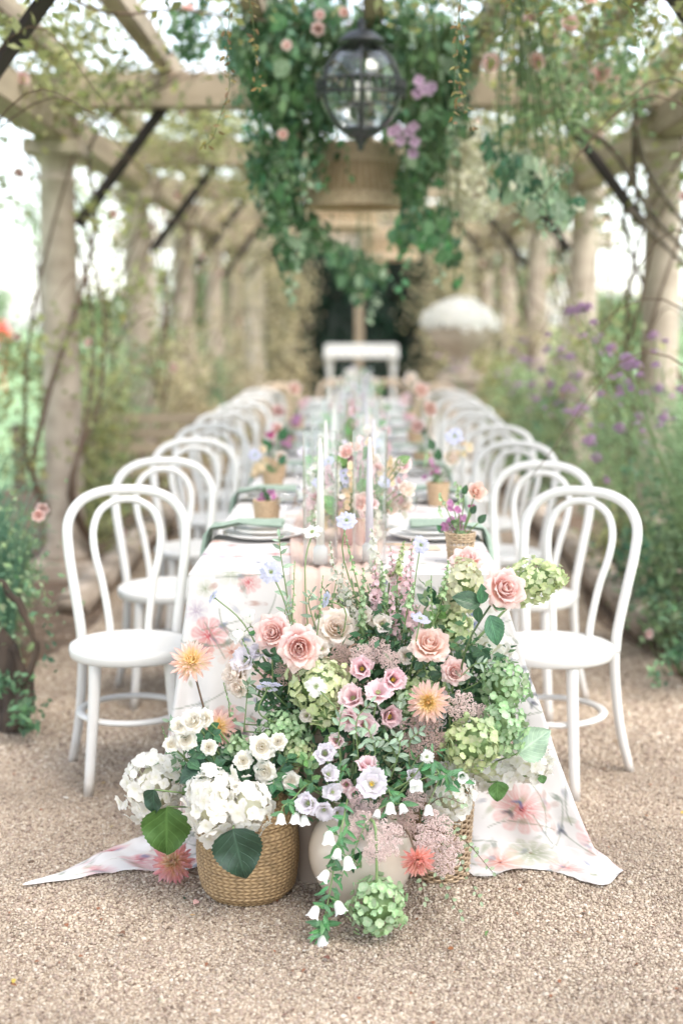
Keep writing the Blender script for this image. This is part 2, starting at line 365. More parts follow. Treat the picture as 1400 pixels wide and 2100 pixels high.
M['peach_small'] = petal_mat('yellow_peach_petals', [(0, 'EAC66A'), (1, 'F0CFA0')])
M['climb_pink'] = petal_mat('climbing_rose_petals', [(0, 'F0B8A0'), (1, 'F0C0B8')], vv=0.12)
M['umbel'] = solid('dusty_umbel', 'EAD8D2', 0.85, 0.2, 90, col2='D8C0BA', transl=0.2)
M['umbel_dark'] = solid('dusty_umbel_brown', 'C9B2A8', 0.85, 0.3, 90, col2='AB9088', transl=0.15)
# leaves
M['leaf_dark'] = leaf_mat('rose_leaf', '34553E', '507A54', 0.33, 0.12)
M['leaf_hyd'] = leaf_mat('hydrangea_leaf', '4C7038', '648A4C', 0.5, 0.2, k=22)
M['leaf_hyd_dark'] = leaf_mat('hydrangea_leaf_dark', '27402F', '365640', 0.38, 0.1, k=22)
M['leaf_grey'] = leaf_mat('grey_green_leaf', '8CA48E', 'AEC2A8', 0.65, 0.2)
M['leaf_mid'] = leaf_mat('fresh_green_leaf', '628E58', '92B878', 0.5, 0.28)
M['leaf_campan'] = leaf_mat('bellflower_leaf', '4C7E52', '74A874', 0.45, 0.25)
M['leaf_var'] = leaf_mat('variegated_leaf', '86A07A', 'C4CFAE', 0.5, 0.25, rib=0.2)
M['leaf_hang'] = leaf_mat('hanging_leaf', '3E6042', '6E9062', 0.38, 0.25, hv=0.02, vv=0.35)
M['leaf_hang_pale'] = leaf_mat('hanging_pale_leaf', '8CA888', 'B8CAAE', 0.5, 0.35)
M['cl_dark'] = cloud_mat('foliage_dark', '43604A', '5C8262', '86AA7C')
M['cl_hang'] = cloud_mat('foliage_hanging', '38523A', '547652', '8AA478')
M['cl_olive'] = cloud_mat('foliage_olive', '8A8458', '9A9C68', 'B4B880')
M['cl_moss'] = cloud_mat('foliage_moss', '6E7A50', '8A9466', 'A6A87A')
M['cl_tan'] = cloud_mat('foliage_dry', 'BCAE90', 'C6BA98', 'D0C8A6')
M['cl_fresh'] = cloud_mat('foliage_fresh', '71886A', '8EA67C', 'B2C494')
M['cl_pale'] = cloud_mat('foliage_pale', 'D0CEB4', 'DEDAC6', 'E8E4D4')
M['cl_teal'] = cloud_mat('foliage_bluish', '3C6650', '5A8468', '7CA080')
M['cl_tree'] = cloud_mat('foliage_tree', '5A7450', '7C9468', 'A0B48A')
M['cl_yew'] = cloud_mat('foliage_yew', '16291C', '20392A', '305240')

# ------------------------------------------------------------------ leaf and petal shapes
def sheet(nu, nv, fn):
    V = []; U = []
    for j in range(nv + 1):
        for i in range(nu + 1):
            u = i / nu * 2 - 1; v = j / nv
            V.append(fn(u, v)); U.append((i / nu, v))
    Fc = [(j * (nu + 1) + i, j * (nu + 1) + i + 1, (j + 1) * (nu + 1) + i + 1, (j + 1) * (nu + 1) + i) for j in range(nv) for i in range(nu)]
    return np.array(V), Fc, np.array(U)
def bez(c, t):
    c = [np.array(p, dtype=float) for p in c]
    while len(c) > 1: c = [c[i] * (1 - t) + c[i + 1] * t for i in range(len(c) - 1)]
    return c[0]
def sm_(a, b_, x):
    t_ = min(1, max(0, (x - a) / (b_ - a))); return t_ * t_ * (3 - 2 * t_)
def petal(prof, w, Rc, shape=0.6, endw=0.62, ruf=0.0, nr=3, tip=0.0, curl=0.0, ph=0.0, nu=6, nv=7):
    """profile (r,z) control points; w half width; Rc cup radius; tip >0 pointed; curl = edge roll outwards"""
    def fn(u, v):
        r, z = bez(prof, v)
        vv = min(1, max(0, v))
        wid = w * (0.28 + 0.72 * sm_(0, .62, vv)) * (1 - (1 - endw) * max(0, (vv - .72) / .28) ** 2)
        phi = u * wid / Rc
        e = abs(u) ** 2.2 * v ** 2
        x = r - Rc * (1 - math.cos(phi)) + curl * e
        y = Rc * math.sin(phi)
        z2 = z - curl * 0.25 * e - (abs(u) ** 2.4) * 0.3 * w * v ** 3 * (z - prof[0][1] > 0.3); x -= (abs(u) ** 2.4) * 0.22 * w * v ** 3 * (z - prof[0][1] <= 0.3)
        if tip:
            k = tip * max(0, 1 - abs(u) * 1.3) * v ** 6
            x += k * 0.8; z2 += k * 0.1
        a = ruf * v ** 2 * math.sin(nr * math.pi * u + ph) * (0.4 + 0.6 * abs(u))
        return (x + a, y, z2 + a * 0.7)
    return sheet(nu, nv, fn)
def leafshape(L, Wd, fold=0.25, droop=0.3, serr=0.0, wav=0.0, nu=4, nv=9, ns=9, ovate=0.8, curlside=0.0):
    """leaf along +Y, face up +Z"""
    def fn(u, v):
        w = Wd * (math.sin(math.pi * v ** ovate)) ** 0.8 if 0 < v < 1 else Wd * (0.06 if v <= 0 else 0.0)
        if serr and abs(u) > 0.99: w *= 1 + serr * (((v * ns) % 1) - 0.5)
        x = u * w; y = L * v * (1 - droop * 0.18 * v)
        z = abs(u) * w * fold - droop * L * v * v * 0.55 + wav * Wd * math.sin(v * 9 + (u > 0) * 1.3) * abs(u)
        z += math.sin(v * 6.28 * 1.2 + curlside) * 0.03 * L * curlside
        return (x, y, z)
    return sheet(nu, nv, fn)
def merge(*parts):
    b = MB()
    for p in parts:
        (V, Fc, U), Mx = p if len(p) == 2 and isinstance(p[1], Matrix) else (p, None)
        b.add(V, Fc, U, Mx)
    return np.vstack(b.V), b.Fc, np.vstack(b.U)
_cache = {}
def cached(key, fn):
    if key not in _cache: _cache[key] = fn()
    return _cache[key]
def leafmesh(kind, mat):
    def mkl():
        sh = {'rose': lambda: leafshape(1, 0.34, 0.3, 0.35, 0.12, 0.05, ns=10, nv=20),
              'hyd': lambda: leafshape(1, 0.46, 0.26, 0.45, 0.14, 0.15, ns=13, nv=26, ovate=0.62, nu=6),
              'mint': lambda: leafshape(1, 0.2, 0.35, 0.5, 0.0, 0.1),
              'oval': lambda: leafshape(1, 0.3, 0.2, 0.3, 0, 0.06),
              'euc': lambda: leafshape(1, 0.15, 0.15, 0.35, 0, 0.05),
              'lance': lambda: leafshape(1, 0.13, 0.3, 0.6),
              'broad': lambda: leafshape(1, 0.38, 0.2, 0.5, 0, 0.1)}[kind]()
        return mk_mesh(kind + '_leaf', sh[0], sh[1], mat, sh[2])
    return cached(('leaf', kind, mat.name), mkl)

# ------------------------------------------------------------------ stems
def stem_obj(root, a, b, r=0.0022, mat=None, sag=0.0, side=None, name='stem', bend=None):
    """a, b in world coordinates; root location is subtracted"""
    o = root.location; a = Vector(a) - o; b = Vector(b) - o
    mid = (a + b) / 2 + Vector((0, 0, sag)) + (Vector(side) if side else Vector((0, 0, 0)))
    if bend is not None: mid = Vector(bend) - o
    q1 = (a + mid) / 2 + Vector((random.uniform(-1, 1), random.uniform(-1, 1), 0)) * 0.004
    pts = smooth_path([a, q1, mid, b], 4)
    V, Fc, U = tube(pts, r * 1.15, r, 6)
    return put(name, mk_mesh(name, V, Fc, mat or M['stem'], U), root)

# ------------------------------------------------------------------ blooms (unit radius 1)
def rose_sets(matk, seed=0):
    def mkr():
        mt = M[matk]; rr = random.Random(seed); out = []
        rings = [([(0.03, 0.2), (0.16, 0.55), (0.13, 1.0)], 0.20, 0.13, 3, 0.0, 0.0, 0.62),
                 ([(0.05, 0.12), (0.30, 0.5), (0.2, 1.02)], 0.32, 0.23, 4, 0.0, 0.02, 0.6),
                 ([(0.06, 0.05), (0.46, 0.45), (0.36, 1.0)], 0.42, 0.33, 4, 0.02, 0.06, 0.58),
                 ([(0.06, 0.0), (0.6, 0.3), (0.54, 0.96)], 0.50, 0.45, 5, 0.05, 0.10, 0.55),
                 ([(0.06, -0.05), (0.75, 0.12), (0.66, 0.75), (0.84, 0.88)], 0.58, 0.58, 5, 0.16, 0.14, 0.52),
                 ([(0.06, -0.1), (0.85, -0.02), (0.8, 0.5), (1.02, 0.62), (1.12, 0.5)], 0.60, 0.75, 7, 0.26, 0.16, 0.5),
                 ([(0.06, -0.12), (0.85, -0.12), (0.95, 0.2), (1.1, 0.3), (1.2, 0.12)], 0.58, 0.9, 6, 0.3, 0.14, 0.48)]
        for i, (prof, w, Rc, n, tip, curl, shp) in enumerate(rings):
            for v in range(2):
                p = [(a * rr.uniform(0.95, 1.06), z + rr.uniform(-0.03, 0.03)) for a, z in prof]
                g = petal(p, w * rr.uniform(0.94, 1.08), Rc, shp, 0.5, 0.025 + 0.008 * i, rr.choice([2, 3]), tip, curl, rr.uniform(0, 6))
                out.append((i, n, mk_mesh('rose_petal', g[0], g[1], mt, g[2])))
        return out
    return cached(('rose', matk), mkr)
def add_rose(root, c, n, rad, matk, full=True, flat=1.0):
    sets = rose_sets(matk); o = Vector(c) - root.location
    op = random.uniform(-.10, .12); B = T(*o) @ FACE(n, random.uniform(0, 6.28)) @ S(rad * random.uniform(.92, 1.08), rad * random.uniform(.92, 1.08), rad * flat * random.uniform(.88, 1.1))
    a = random.uniform(0, 6)
    for i in range(7 if full else 5):
        ms = [m for (k, cnt, m) in sets if k == i]; cnt = [c_ for (k, c_, m) in sets if k == i][0]
        a += 0.7
        for j in range(cnt):
            put('petal', ms[j % 2], root, B @ RZ(a + j * 2 * math.pi / cnt + random.uniform(-0.12, 0.12)) @ T(0, 0, -0.35) @ RY(random.uniform(-0.06, 0.09) + op * (i > 2)) @ S(random.uniform(0.93, 1.06)))
    sep = cached('sepal', lambda: (lambda g: mk_mesh('sepal', g[0], g[1], M['leaf_mid'], g[2]))(leafshape(1, 0.16, 0.3, 0.5)))
    for j in range(5):
        put('sepal', sep, root, B @ T(0, 0, -0.48) @ RZ(j * 1.257) @ RX(random.uniform(-0.5, 0.3)) @ S(0.6))
    return o
def add_dahlia(root, c, n, rad, matk):
    def mkd():
        out = []
        for ln, w in ((0.5, 0.062), (0.78, 0.075), (1.05, 0.085)):
            for k in range(2):
                def fn(u, v, ln=ln, w=w, k=k):
                    ww = w * (0.35 + 0.75 * math.sin(math.pi * min(1, v * 0.86 + 0.1)) ** 0.8) * (1 if v < 0.97 else 0.25)
                    phi = u * 1.15; Rr = ww / 1.15
                    return (Rr * math.sin(phi) * 1.3, ln * v, (Rr * (1 - math.cos(phi)) * 1.5 - 0.06 * ln * math.sin(v * 3.1) + (0.10 if k else -0.05) * v * v * ln) + 0.02 * math.sin(9 * v))
                g = sheet(4, 7, fn); out.append(mk_mesh('dahlia_petal', g[0], g[1], M[matk + '_in'] if ln < .8 else M[matk], g[2]))
        return out
    ms = cached(('dahlia', matk), mkd); o = Vector(c) - root.location
    B = T(*o) @ FACE(n, random.uniform(0, 6.28)) @ S(rad)
    rings = [(6, 86, 0, .9), (8, 76, 0, 1.1), (11, 65, 1, .85), (13, 53, 1, 1.0), (14, 41, 2, .85), (15, 29, 2, 0.92), (16, 16, 2, 1.0), (16, 3, 2, 1.02), (14, -12, 2, .98), (10, -30, 2, .85)]
    a = 0
    for i, (cnt, el, mi, sc) in enumerate(rings):
        a += 1.1
        for j in range(cnt):
            put('petal', ms[mi * 2 + j % 2], root, B @ RZ(a + j * 2 * math.pi / cnt + random.uniform(-.08, .08)) @ RX(R(el + random.uniform(-7, 7))) @ T(0, 0.03, 0) @ S(sc * random.uniform(.9, 1.08)))
    return o
def add_lis(root, c, n, rad, matk, core='y'):
    def mkl():
        rr = random.Random(3); out = []
        for i, prof in enumerate(([(0.04, -0.5), (0.45, -0.3), (0.55, 0.25), (1.0, 0.42)], [(0.04, -0.5), (0.34, -0.2), (0.34, 0.4), (0.66, 0.62)])):
            for v in range(3):
                p = [(a * rr.uniform(.94, 1.08), z + rr.uniform(-.04, .04)) for a, z in prof]
                g = petal(p, (0.68, 0.50)[i], (0.85, 0.55)[i], 0.72, 0.72, 0.085, 3 + v % 2, 0, 0.12, rr.uniform(0, 6), nu=8, nv=8)
                out.append((i, mk_mesh('lisianthus_petal', g[0], g[1], M[matk], g[2])))
        return out
    ms = cached(('lis', matk), mkl); o = Vector(c) - root.location
    B = T(*o) @ FACE(n, random.uniform(0, 6.28)) @ S(rad)
    op = random.uniform(-.38, .14); B = B @ S(random.uniform(.9, 1.1), random.uniform(.9, 1.1), random.uniform(.85, 1.15))
    for i, cnt in ((0, random.choice([5, 6, 6])), (1, random.choice([3, 4, 5]))):
        mm = [m for k, m in ms if k == i]
        for j in range(cnt):
            put('petal', mm[j % 3], root, B @ RZ(i * 0.6 + j * 2 * math.pi / cnt + random.uniform(-.1, .1)) @ RY(random.uniform(-.14, .12) + op) @ S(random.uniform(.86, 1.1)))
    def mkc():
        b = MB()
        for k in range(7):
            a = k * 0.9; b.add(*tube([(0, 0, -.45), (0.05 * math.cos(a), 0.05 * math.sin(a), -.2), (0.13 * math.cos(a), 0.13 * math.sin(a), 0.0)], 0.02, 0.015, 5))
            V, Fc, _ = icosph(0.05, 1); b.add(V * (1, 1, 1.5), Fc, None, T(0.13 * math.cos(a), 0.13 * math.sin(a), 0.02))
        V, Fc, _ = icosph(0.09, 1); b.add(V, Fc, None, T(0, 0, -0.1))
        return b.mesh('stamens', M['pistil_y'] if core == 'y' else M['pistil_g'])
    put('stamens', cached(('lisc', core), mkc), root, B)
    return o
def add_scab(root, c, n, rad, matk):
    def mks():
        out = []
        for v in range(3):
            g = petal([(0.22, 0.0), (0.6, 0.12), (0.85, 0.02 + 0.05 * v), (1.02, -0.02)], 0.27, 1.2, 0.8, 0.95, 0.12, 5, 0, 0.03, v * 2.0, nu=6, nv=5)
            out.append(mk_mesh('scabiosa_petal', g[0], g[1], M[matk], g[2]))
        g = petal([(0.12, 0.06), (0.4, 0.22), (0.62, 0.2)], 0.2, 0.6, 0.8, 0.85, 0.06, 3, 0, 0.03, 1.0, nu=5, nv=4)
        out.append(mk_mesh('scabiosa_inner_petal', g[0], g[1], M[matk], g[2]))
        b = MB()
        for k in range(46):
            rr_ = 0.34 * math.sqrt(k / 46); a = k * 2.4
            V, Fc, _ = icosph(0.035, 1); b.add(V, Fc, None, T(rr_ * math.cos(a), rr_ * math.sin(a), 0.2 - rr_ * 0.35))
        core = b.mesh('pincushion', M['pistil_g']); return out, core
    ms, core = cached(('scab', matk), mks); o = Vector(c) - root.location
    B = T(*o) @ FACE(n, random.uniform(0, 6.28)) @ S(rad)
    for j in range(11): put('petal', ms[j % 3], root, B @ RZ(j * 2 * math.pi / 11 + random.uniform(-.1, .1)) @ RY(random.uniform(-.25, .12)) @ S(random.uniform(.85, 1.1)))
    for j in range(8): put('petal', ms[3], root, B @ RZ(0.3 + j * 2 * math.pi / 8) @ RY(random.uniform(-.15, .1)))
    put('pincushion', core, root, B)
    sep = cached('sepal', lambda: (lambda g: mk_mesh('sepal', g[0], g[1], M['leaf_mid'], g[2]))(leafshape(1, 0.16, 0.3, 0.5)))
    for j in range(8): put('sepal', sep, root, B @ T(0, 0, -0.06) @ RZ(j * .785) @ RX(-0.05) @ S(0.5))
    return o
def floret_meshes(matk, big):
    def mkf():
        rr = random.Random(11 + big); out = []
        for v in range(4):
            b = MB()
            for k in range(4):
                ph = rr.uniform(0, 6)
                def fn(u, t, ph=ph, cupz=rr.uniform(0.0, 0.35)):
                    w = 0.56 * math.sin(math.pi * min(1, (t * 0.8 + 0.06)) ** 0.95) ** 0.6 if t < 1 else 0.3
                    x = u * w; y = t
                    return (x, y, cupz * t * t + 0.22 * (x * x) + 0.05 * math.sin(3 * u + ph) * t * (2.2 if big else 1))
                g = sheet(4, 4, fn); b.add(*g, RZ(k * math.pi / 2 + rr.uniform(-.14, .14)) @ T(0, 0, 0.02 * (k % 2)) @ RX(rr.uniform(-.15, .2)) @ S(rr.uniform(.88, 1.08)))
            V, Fc, _ = icosph(0.07, 1); b.add(V, Fc, np.zeros((len(V), 2)), T(0, 0, 0.05))
            out.append(b.mesh('floret', M[matk]))
        return out
    return cached(('floret', matk, big), mkf)
def add_hydrangea(root, c, axis, rad, matk, fl, cone=0.0, big=0, cover=0.5, lobes=None):
    """rad = (rx,ry,rz) in a frame whose z is the axis"""
    ms = floret_meshes(matk, big); o = Vector(c) - root.location
    A = FACE(axis, random.uniform(0, 6)) if lobes is None else Matrix.Identity(4)
    mean = (rad[0] * rad[1] + rad[1] * rad[2] + rad[0] * rad[2]) / 3
    n = int(min(290, 4 * mean / (fl * fl * cover)))
    for k in range(n):
        z = 1 - 2 * (k + 0.5) / n
        if z < -0.86 and lobes is None: continue
        a = k * 2.39996; s = math.sqrt(1 - z * z)
        d = Vector((s * math.cos(a), s * math.sin(a), z)) + Vector([random.uniform(-1, 1) * 0.09 for _ in range(3)])
        sc_ = 1 + (0.16 if big else .26) * mnoise.noise(d * 1.9 + Vector(c) * 9) + .1 * mnoise.noise(d * 4.5 + Vector(c) * 5)
        taper = 1 - cone * max(0, d.z) * 0.8
        p = Vector((d.x * rad[0] * taper, d.y * rad[1] * taper, d.z * rad[2])) * sc_ * random.uniform(0.84, 1.04)
        nn = Vector((d.x / rad[0], d.y / rad[1], d.z / rad[2])).normalized() + Vector([random.gauss(0, 0.36) for _ in range(3)])
        put('floret', ms[k % 4], root, T(*o) @ A @ T(*p) @ FACE(nn, random.uniform(0, 6.28)) @ S(fl * random.uniform(0.6, 1.2) * (0.92 if big else .82)))
    # flower stalks and deep florets inside
    b = MB()
    for k in range(40):
        d = Vector([random.gauss(0, 1) for _ in range(3)]).normalized()
        b.add(*tube([(0, 0, -0.5 * rad[2]), tuple(Vector((d.x * rad[0] * .45, d.y * rad[1] * .45, d.z * rad[2] * .4))), (d.x * rad[0] * .93, d.y * rad[1] * .93, d.z * rad[2] * .93)], 0.0012, 0.0007, 4))
    V, Fc, _ = icosph(1, 2); b.add(V * np.array(rad) * 0.6 * (1 + 0.1 * np.sin(V[:, :1] * 9)), Fc)
    put('flower_stalks', b.mesh('flower_stalks', M['stem'] if big == 0 else M['hyd_cream']), root, T(*o) @ A)
    return o
def umbel_mesh(kind):
    def mku():
        rr = random.Random(kind); b = MB()
        V0, F0, _ = icosph(1, 1)
        V0o = np.array([(1, 0, 0), (-1, 0, 0), (0, 1, 0), (0, -1, 0), (0, 0, 1), (0, 0, -1)], dtype=float)
        F0o = [(0, 2, 4), (2, 1, 4), (1, 3, 4), (3, 0, 4), (2, 0, 5), (1, 2, 5), (3, 1, 5), (0, 3, 5)]
        nb = 40
        for k in range(nb):
            rad = math.sqrt((k + .5) / nb) * rr.uniform(0.9, 1.05); a = k * 2.4 + rr.uniform(-.2, .2)
            cx, cy_ = rad * math.cos(a), rad * math.sin(a); cz = 0.25 * (1 - rad * rad) + rr.uniform(-.06, .06)
            b.add(*tube([(0, 0, -0.9), (cx * .5, cy_ * .5, -0.45 + .1), (cx, cy_, cz - 0.1)], 0.012, 0.008, 4))
            for q in range(30):
                d = Vector([rr.gauss(0, 1) for _ in range(3)]).normalized(); d.z = abs(d.z) * .8
                b.add(V0o * rr.uniform(0.032, 0.052), F0o, None, T(cx + d.x * .17, cy_ + d.y * .17, cz + d.z * .13))
        return b.mesh('umbel', M['umbel'] if kind < 3 else M['umbel_dark'], smooth=False)
    return cached(('umbel', kind), mku)
def add_umbel(root, c, n, rad, kind=0):
    o = Vector(c) - root.location
    put('umbel', umbel_mesh(kind), root, T(*o) @ FACE(n, random.uniform(0, 6)) @ S(rad))
def bell_mesh():
    def mkb():
        b = MB(); seg = 25; V = []; U = []; n = 9
        prof = [(0.1, 0), (0.36, 0.1), (0.46, 0.3), (0.47, 0.55), (0.45, 0.8), (0.5, 1.0), (0.62, 1.18)]
        def fn(u, v):
            a = (u + 1) * math.pi; r, z = bez(prof, v)
            lobe = abs(math.sin(2.5 * a)) ; z += 0.16 * lobe * v ** 5 - .08 * v ** 5; r += 0.05 * lobe * v ** 4
            return (r * math.cos(a), r * math.sin(a), z)
        g = sheet(25, 9, fn); return mk_mesh('bell', g[0], g[1], M['bell'], g[2])
    return cached('bell', mkb)
def add_bell(root, c, n, size):
    o = Vector(c) - root.location; B = T(*o) @ FACE(n, random.uniform(0, 6)) @ S(size)
    put('bell', bell_mesh(), root, B)
    sep = cached('sepalg', lambda: (lambda g: mk_mesh('sepal', g[0], g[1], M['leaf_campan'], g[2]))(leafshape(1, 0.2, 0.3, -0.6)))
    for j in range(5): put('sepal', sep, root, B @ T(0, 0, -0.05) @ RZ(j * 1.257) @ RX(R(35)) @ S(0.62))
def leaf_on(root, c, d, up, size, kind, mat, name='leaf'):
    """leaf at world point c growing along d, face towards up"""
    d = Vector(d).normalized(); up = Vector(up); x = d.cross(up)
    if x.length < 1e-3: x = d.cross(Vector((0.3, 0.2, 1)))
    x.normalize(); z = x.cross(d)
    B = Matrix(((x.x, d.x, z.x, 0), (x.y, d.y, z.y, 0), (x.z, d.z, z.z, 0), (0, 0, 0, 1)))
    return put(name, leafmesh(kind, mat), root, T(*(Vector(c) - root.location)) @ B @ S(size))
def sprig(name, label, cat, base, tip, kind, mat, n, size, group=None, bend=None, stemmat=None, spread=1.0, r=0.0016, start=0.3, face=(0, -1, 0.5)):
    root = thing(name, label, cat, base, group=group)
    a = Vector(base); b = Vector(tip); mid = Vector(bend) if bend is not None else (a + b) / 2 + Vector((random.uniform(-.02, .02), random.uniform(-.02, .02), 0.03))
    pts = smooth_path([a - root.location, mid - root.location, b - root.location], 10)
    V, Fc, U = tube(pts, r * 1.2, r * 0.6, 5); put('stem', mk_mesh('stem', V, Fc, stemmat or M['stem'], U), root)
    m = len(pts)
    for k in range(n):
        t = start + (1 - start) * (k + 0.5) / n
        i = min(m - 2, int(t * (m - 1))); p = Vector(pts[i]) + root.location; tg = (Vector(pts[i + 1]) - Vector(pts[i])).normalized()
        side = tg.cross(Vector(face)).normalized() * (1 if k % 2 else -1)
        d = tg * 0.55 + side * spread + Vector([random.gauss(0, 0.28) for _ in range(3)])
        leaf_on(root, p, d, Vector(face) + Vector([random.gauss(0, 0.35) for _ in range(3)]), size * random.uniform(.75, 1.15) * (1 - 0.35 * t), kind, mat)
    leaf_on(root, b, (b - Vector(pts[-3]) - root.location), face, size * 0.65, kind, mat)
    return root
#EOF1

# ================================================================== THE SETTING
def ground_material():
    m, n, l, b = newmat('gravel_ground')
    tc = n.new('ShaderNodeTexCoord')
    vo = N(n, 'ShaderNodeTexVoronoi', Scale=105.0); l.new(tc.outputs['Object'], vo.inputs[0])
    r = ramp(n, [(0.0, lin('887869')), (0.35, lin('A2917D')), (0.7, lin('B7A693')), (1.0, lin('7A6A5C'))]); l.new(vo.outputs['Color'], r.inputs[0])
    nz = N(n, 'ShaderNodeTexNoise', Scale=1.3, Detail=6.0); l.new(tc.outputs['Object'], nz.inputs[0])
    mr = N(n, 'ShaderNodeMapRange'); mr.inputs[1].default_value = .35; mr.inputs[2].default_value = .65; mr.inputs[3].default_value = .78; mr.inputs[4].default_value = 1.05; l.new(nz.outputs[0], mr.inputs[0])
    mm = N(n, 'ShaderNodeMix', data_type='RGBA', blend_type='MULTIPLY'); mm.inputs[0].default_value = 1; l.new(r.outputs[0], mm.inputs[6]); l.new(mr.outputs[0], mm.inputs[7])
    l.new(mm.outputs[2], b.inputs['Base Color']); b.inputs['Roughness'].default_value = 0.9; b.inputs['Specular IOR Level'].default_value = 0.15
    bp = N(n, 'ShaderNodeBump', Strength=0.9, Distance=0.006); bp.invert = True; l.new(vo.outputs['Distance'], bp.inputs['Height']); l.new(bp.outputs[0], b.inputs['Normal'])
    return m
M['ground'] = ground_material()
M['soil'] = solid('bed_soil', '6E5A48', 0.95, 0.3, 9, 0.8, col2='4E4034', bscale=50)
def flat(name, x0, x1, y0, y1, z, mat, nx=2, ny=2, wob=0.0):
    xs = np.linspace(x0, x1, nx); ys = np.linspace(y0, y1, ny)
    V = np.array([(x + wob * math.sin(y * 2.3 + x) * (1 if abs(x) > 1.15 else 0), y, z) for y in ys for x in xs])
    Fq = np.array([(j * nx + i, j * nx + i + 1, (j + 1) * nx + i + 1, (j + 1) * nx + i) for j in range(ny - 1) for i in range(nx - 1)])
    return tag(put(name, mk_mesh(name, V, Fq, mat, smooth=False)), None, None, kind='structure')
flat('lawn', -300, 300, -60, 400, -0.03, M['lawn'])
flat('gravel_path', -2.5, 2.4, -6, 23, 0.0, M['ground'])
flat('flower_bed_soil', -3.1, -1.35, 5.6, 22, 0.006, M['soil'], 4, 60, 0.08)
flat('flower_bed_soil', 1.22, 3.3, 5.0, 22, 0.006, M['soil'], 4, 60, 0.08)

# loose pebbles: real stones scattered over the near part of the path
def pebble_mat():
    m, n, l, b = newmat('pebble')
    oi = n.new('ShaderNodeObjectInfo')
    r = ramp(n, [(0.0, lin('6E5D50')), (0.06, lin('917F70')), (0.2, lin('AA988A')), (0.5, lin('B9A894')), (0.8, lin('C3B4A1')), (0.94, lin('D1C5B5')), (1.0, lin('87766A'))]); l.new(oi.outputs['Random'], r.inputs[0])
    tc = n.new('ShaderNodeTexCoord'); nz = N(n, 'ShaderNodeTexNoise', Scale=220.0, Detail=3.0); l.new(tc.outputs['Object'], nz.inputs[0])
    mr = N(n, 'ShaderNodeMapRange'); mr.inputs[3].default_value = .8; mr.inputs[4].default_value = 1.12; l.new(nz.outputs[0], mr.inputs[0])
    mm = N(n, 'ShaderNodeMix', data_type='RGBA', blend_type='MULTIPLY'); mm.inputs[0].default_value = 1; l.new(r.outputs[0], mm.inputs[6]); l.new(mr.outputs[0], mm.inputs[7])
    ge = n.new('ShaderNodeNewGeometry'); n2 = N(n, 'ShaderNodeTexNoise', Scale=1.7, Detail=5.0); l.new(ge.outputs['Position'], n2.inputs[0])
    m2 = N(n, 'ShaderNodeMapRange'); m2.inputs[1].default_value = .36; m2.inputs[2].default_value = .62; m2.inputs[3].default_value = .74; m2.inputs[4].default_value = 1.1; l.new(n2.outputs[0], m2.inputs[0])
    m3 = N(n, 'ShaderNodeMix', data_type='RGBA', blend_type='MULTIPLY'); m3.inputs[0].default_value = 1; l.new(mm.outputs[2], m3.inputs[6]); l.new(m2.outputs[0], m3.inputs[7])
    l.new(m3.outputs[2], b.inputs['Base Color']); b.inputs['Roughness'].default_value = 0.8; b.inputs['Specular IOR Level'].default_value = 0.2
    return m
M['pebble'] = pebble_mat()
pcol = bpy.data.collections.new('pebble_shapes')
for k in range(10):
    V, Fc, _ = icosph(1, 1); rr = np.random.default_rng(k)
    V = V * (1 + rr.uniform(-.22, .22, (len(V), 1))) * np.array([1.0, rr.uniform(.65, .95), rr.uniform(.45, .7)])
    o = bpy.data.objects.new('pebble_shape', mk_mesh('pebble', V, Fc, M['pebble'])); pcol.objects.link(o)
pts = []
def scatter(y0, y1, sp, lo, hi):
    ys = np.arange(y0, y1, sp)
    for y in ys:
        hw = 0.26 * y + 0.3
        xs = np.arange(-hw, hw, sp)
        n_ = len(xs); j = rng.uniform(-.5, .5, (n_, 2)) * sp * 1.2
        s = rng.lognormal(math.log((lo + hi) / 2), 0.3, n_); s[rng.uniform(0, 1, n_) < .012] *= 1.6
        P_ = np.stack([xs + j[:, 0], y + j[:, 1], rng.uniform(-.001, .0022, n_), np.clip(s, lo * .6, hi * 2.0)], 1)
        pts.append(P_)
scatter(2.45, 4.5, 0.0066, 0.0031, 0.0049)
scatter(4.5, 7.2, 0.0112, 0.005, 0.0073)
pts = np.vstack(pts)
pm = bpy.data.meshes.new('gravel_points'); pm.vertices.add(len(pts)); pm.vertices.foreach_set('co', pts[:, :3].astype(np.float32).ravel())
at = pm.attributes.new('psize', 'FLOAT', 'POINT'); at.data.foreach_set('value', pts[:, 3].astype(np.float32))
gravel = put('gravel', pm); tag(gravel, None, None, kind='stuff')
gt = bpy.data.node_groups.new('gravel_scatter', 'GeometryNodeTree')
gt.interface.new_socket('Geometry', in_out='INPUT', socket_type='NodeSocketGeometry'); gt.interface.new_socket('Geometry', in_out='OUTPUT', socket_type='NodeSocketGeometry')
gi = gt.nodes.new('NodeGroupInput'); go = gt.nodes.new('NodeGroupOutput')
iop = gt.nodes.new('GeometryNodeInstanceOnPoints'); ci = gt.nodes.new('GeometryNodeCollectionInfo'); ci.inputs[0].default_value = pcol; ci.inputs[1].default_value = True; ci.inputs[2].default_value = True
rv = gt.nodes.new('FunctionNodeRandomValue'); rv.data_type = 'FLOAT_VECTOR'; rv.inputs[0].default_value = (-0.5, -0.5, 0); rv.inputs[1].default_value = (0.5, 0.5, 6.283)
na = gt.nodes.new('GeometryNodeInputNamedAttribute'); na.data_type = 'FLOAT'; na.inputs[0].default_value = 'psize'
gt.links.new(gi.outputs[0], iop.inputs['Points']); gt.links.new(ci.outputs[0], iop.inputs['Instance']); iop.inputs['Pick Instance'].default_value = True
gt.links.new(rv.outputs[0], iop.inputs['Rotation']); gt.links.new(na.outputs[0], iop.inputs['Scale'])
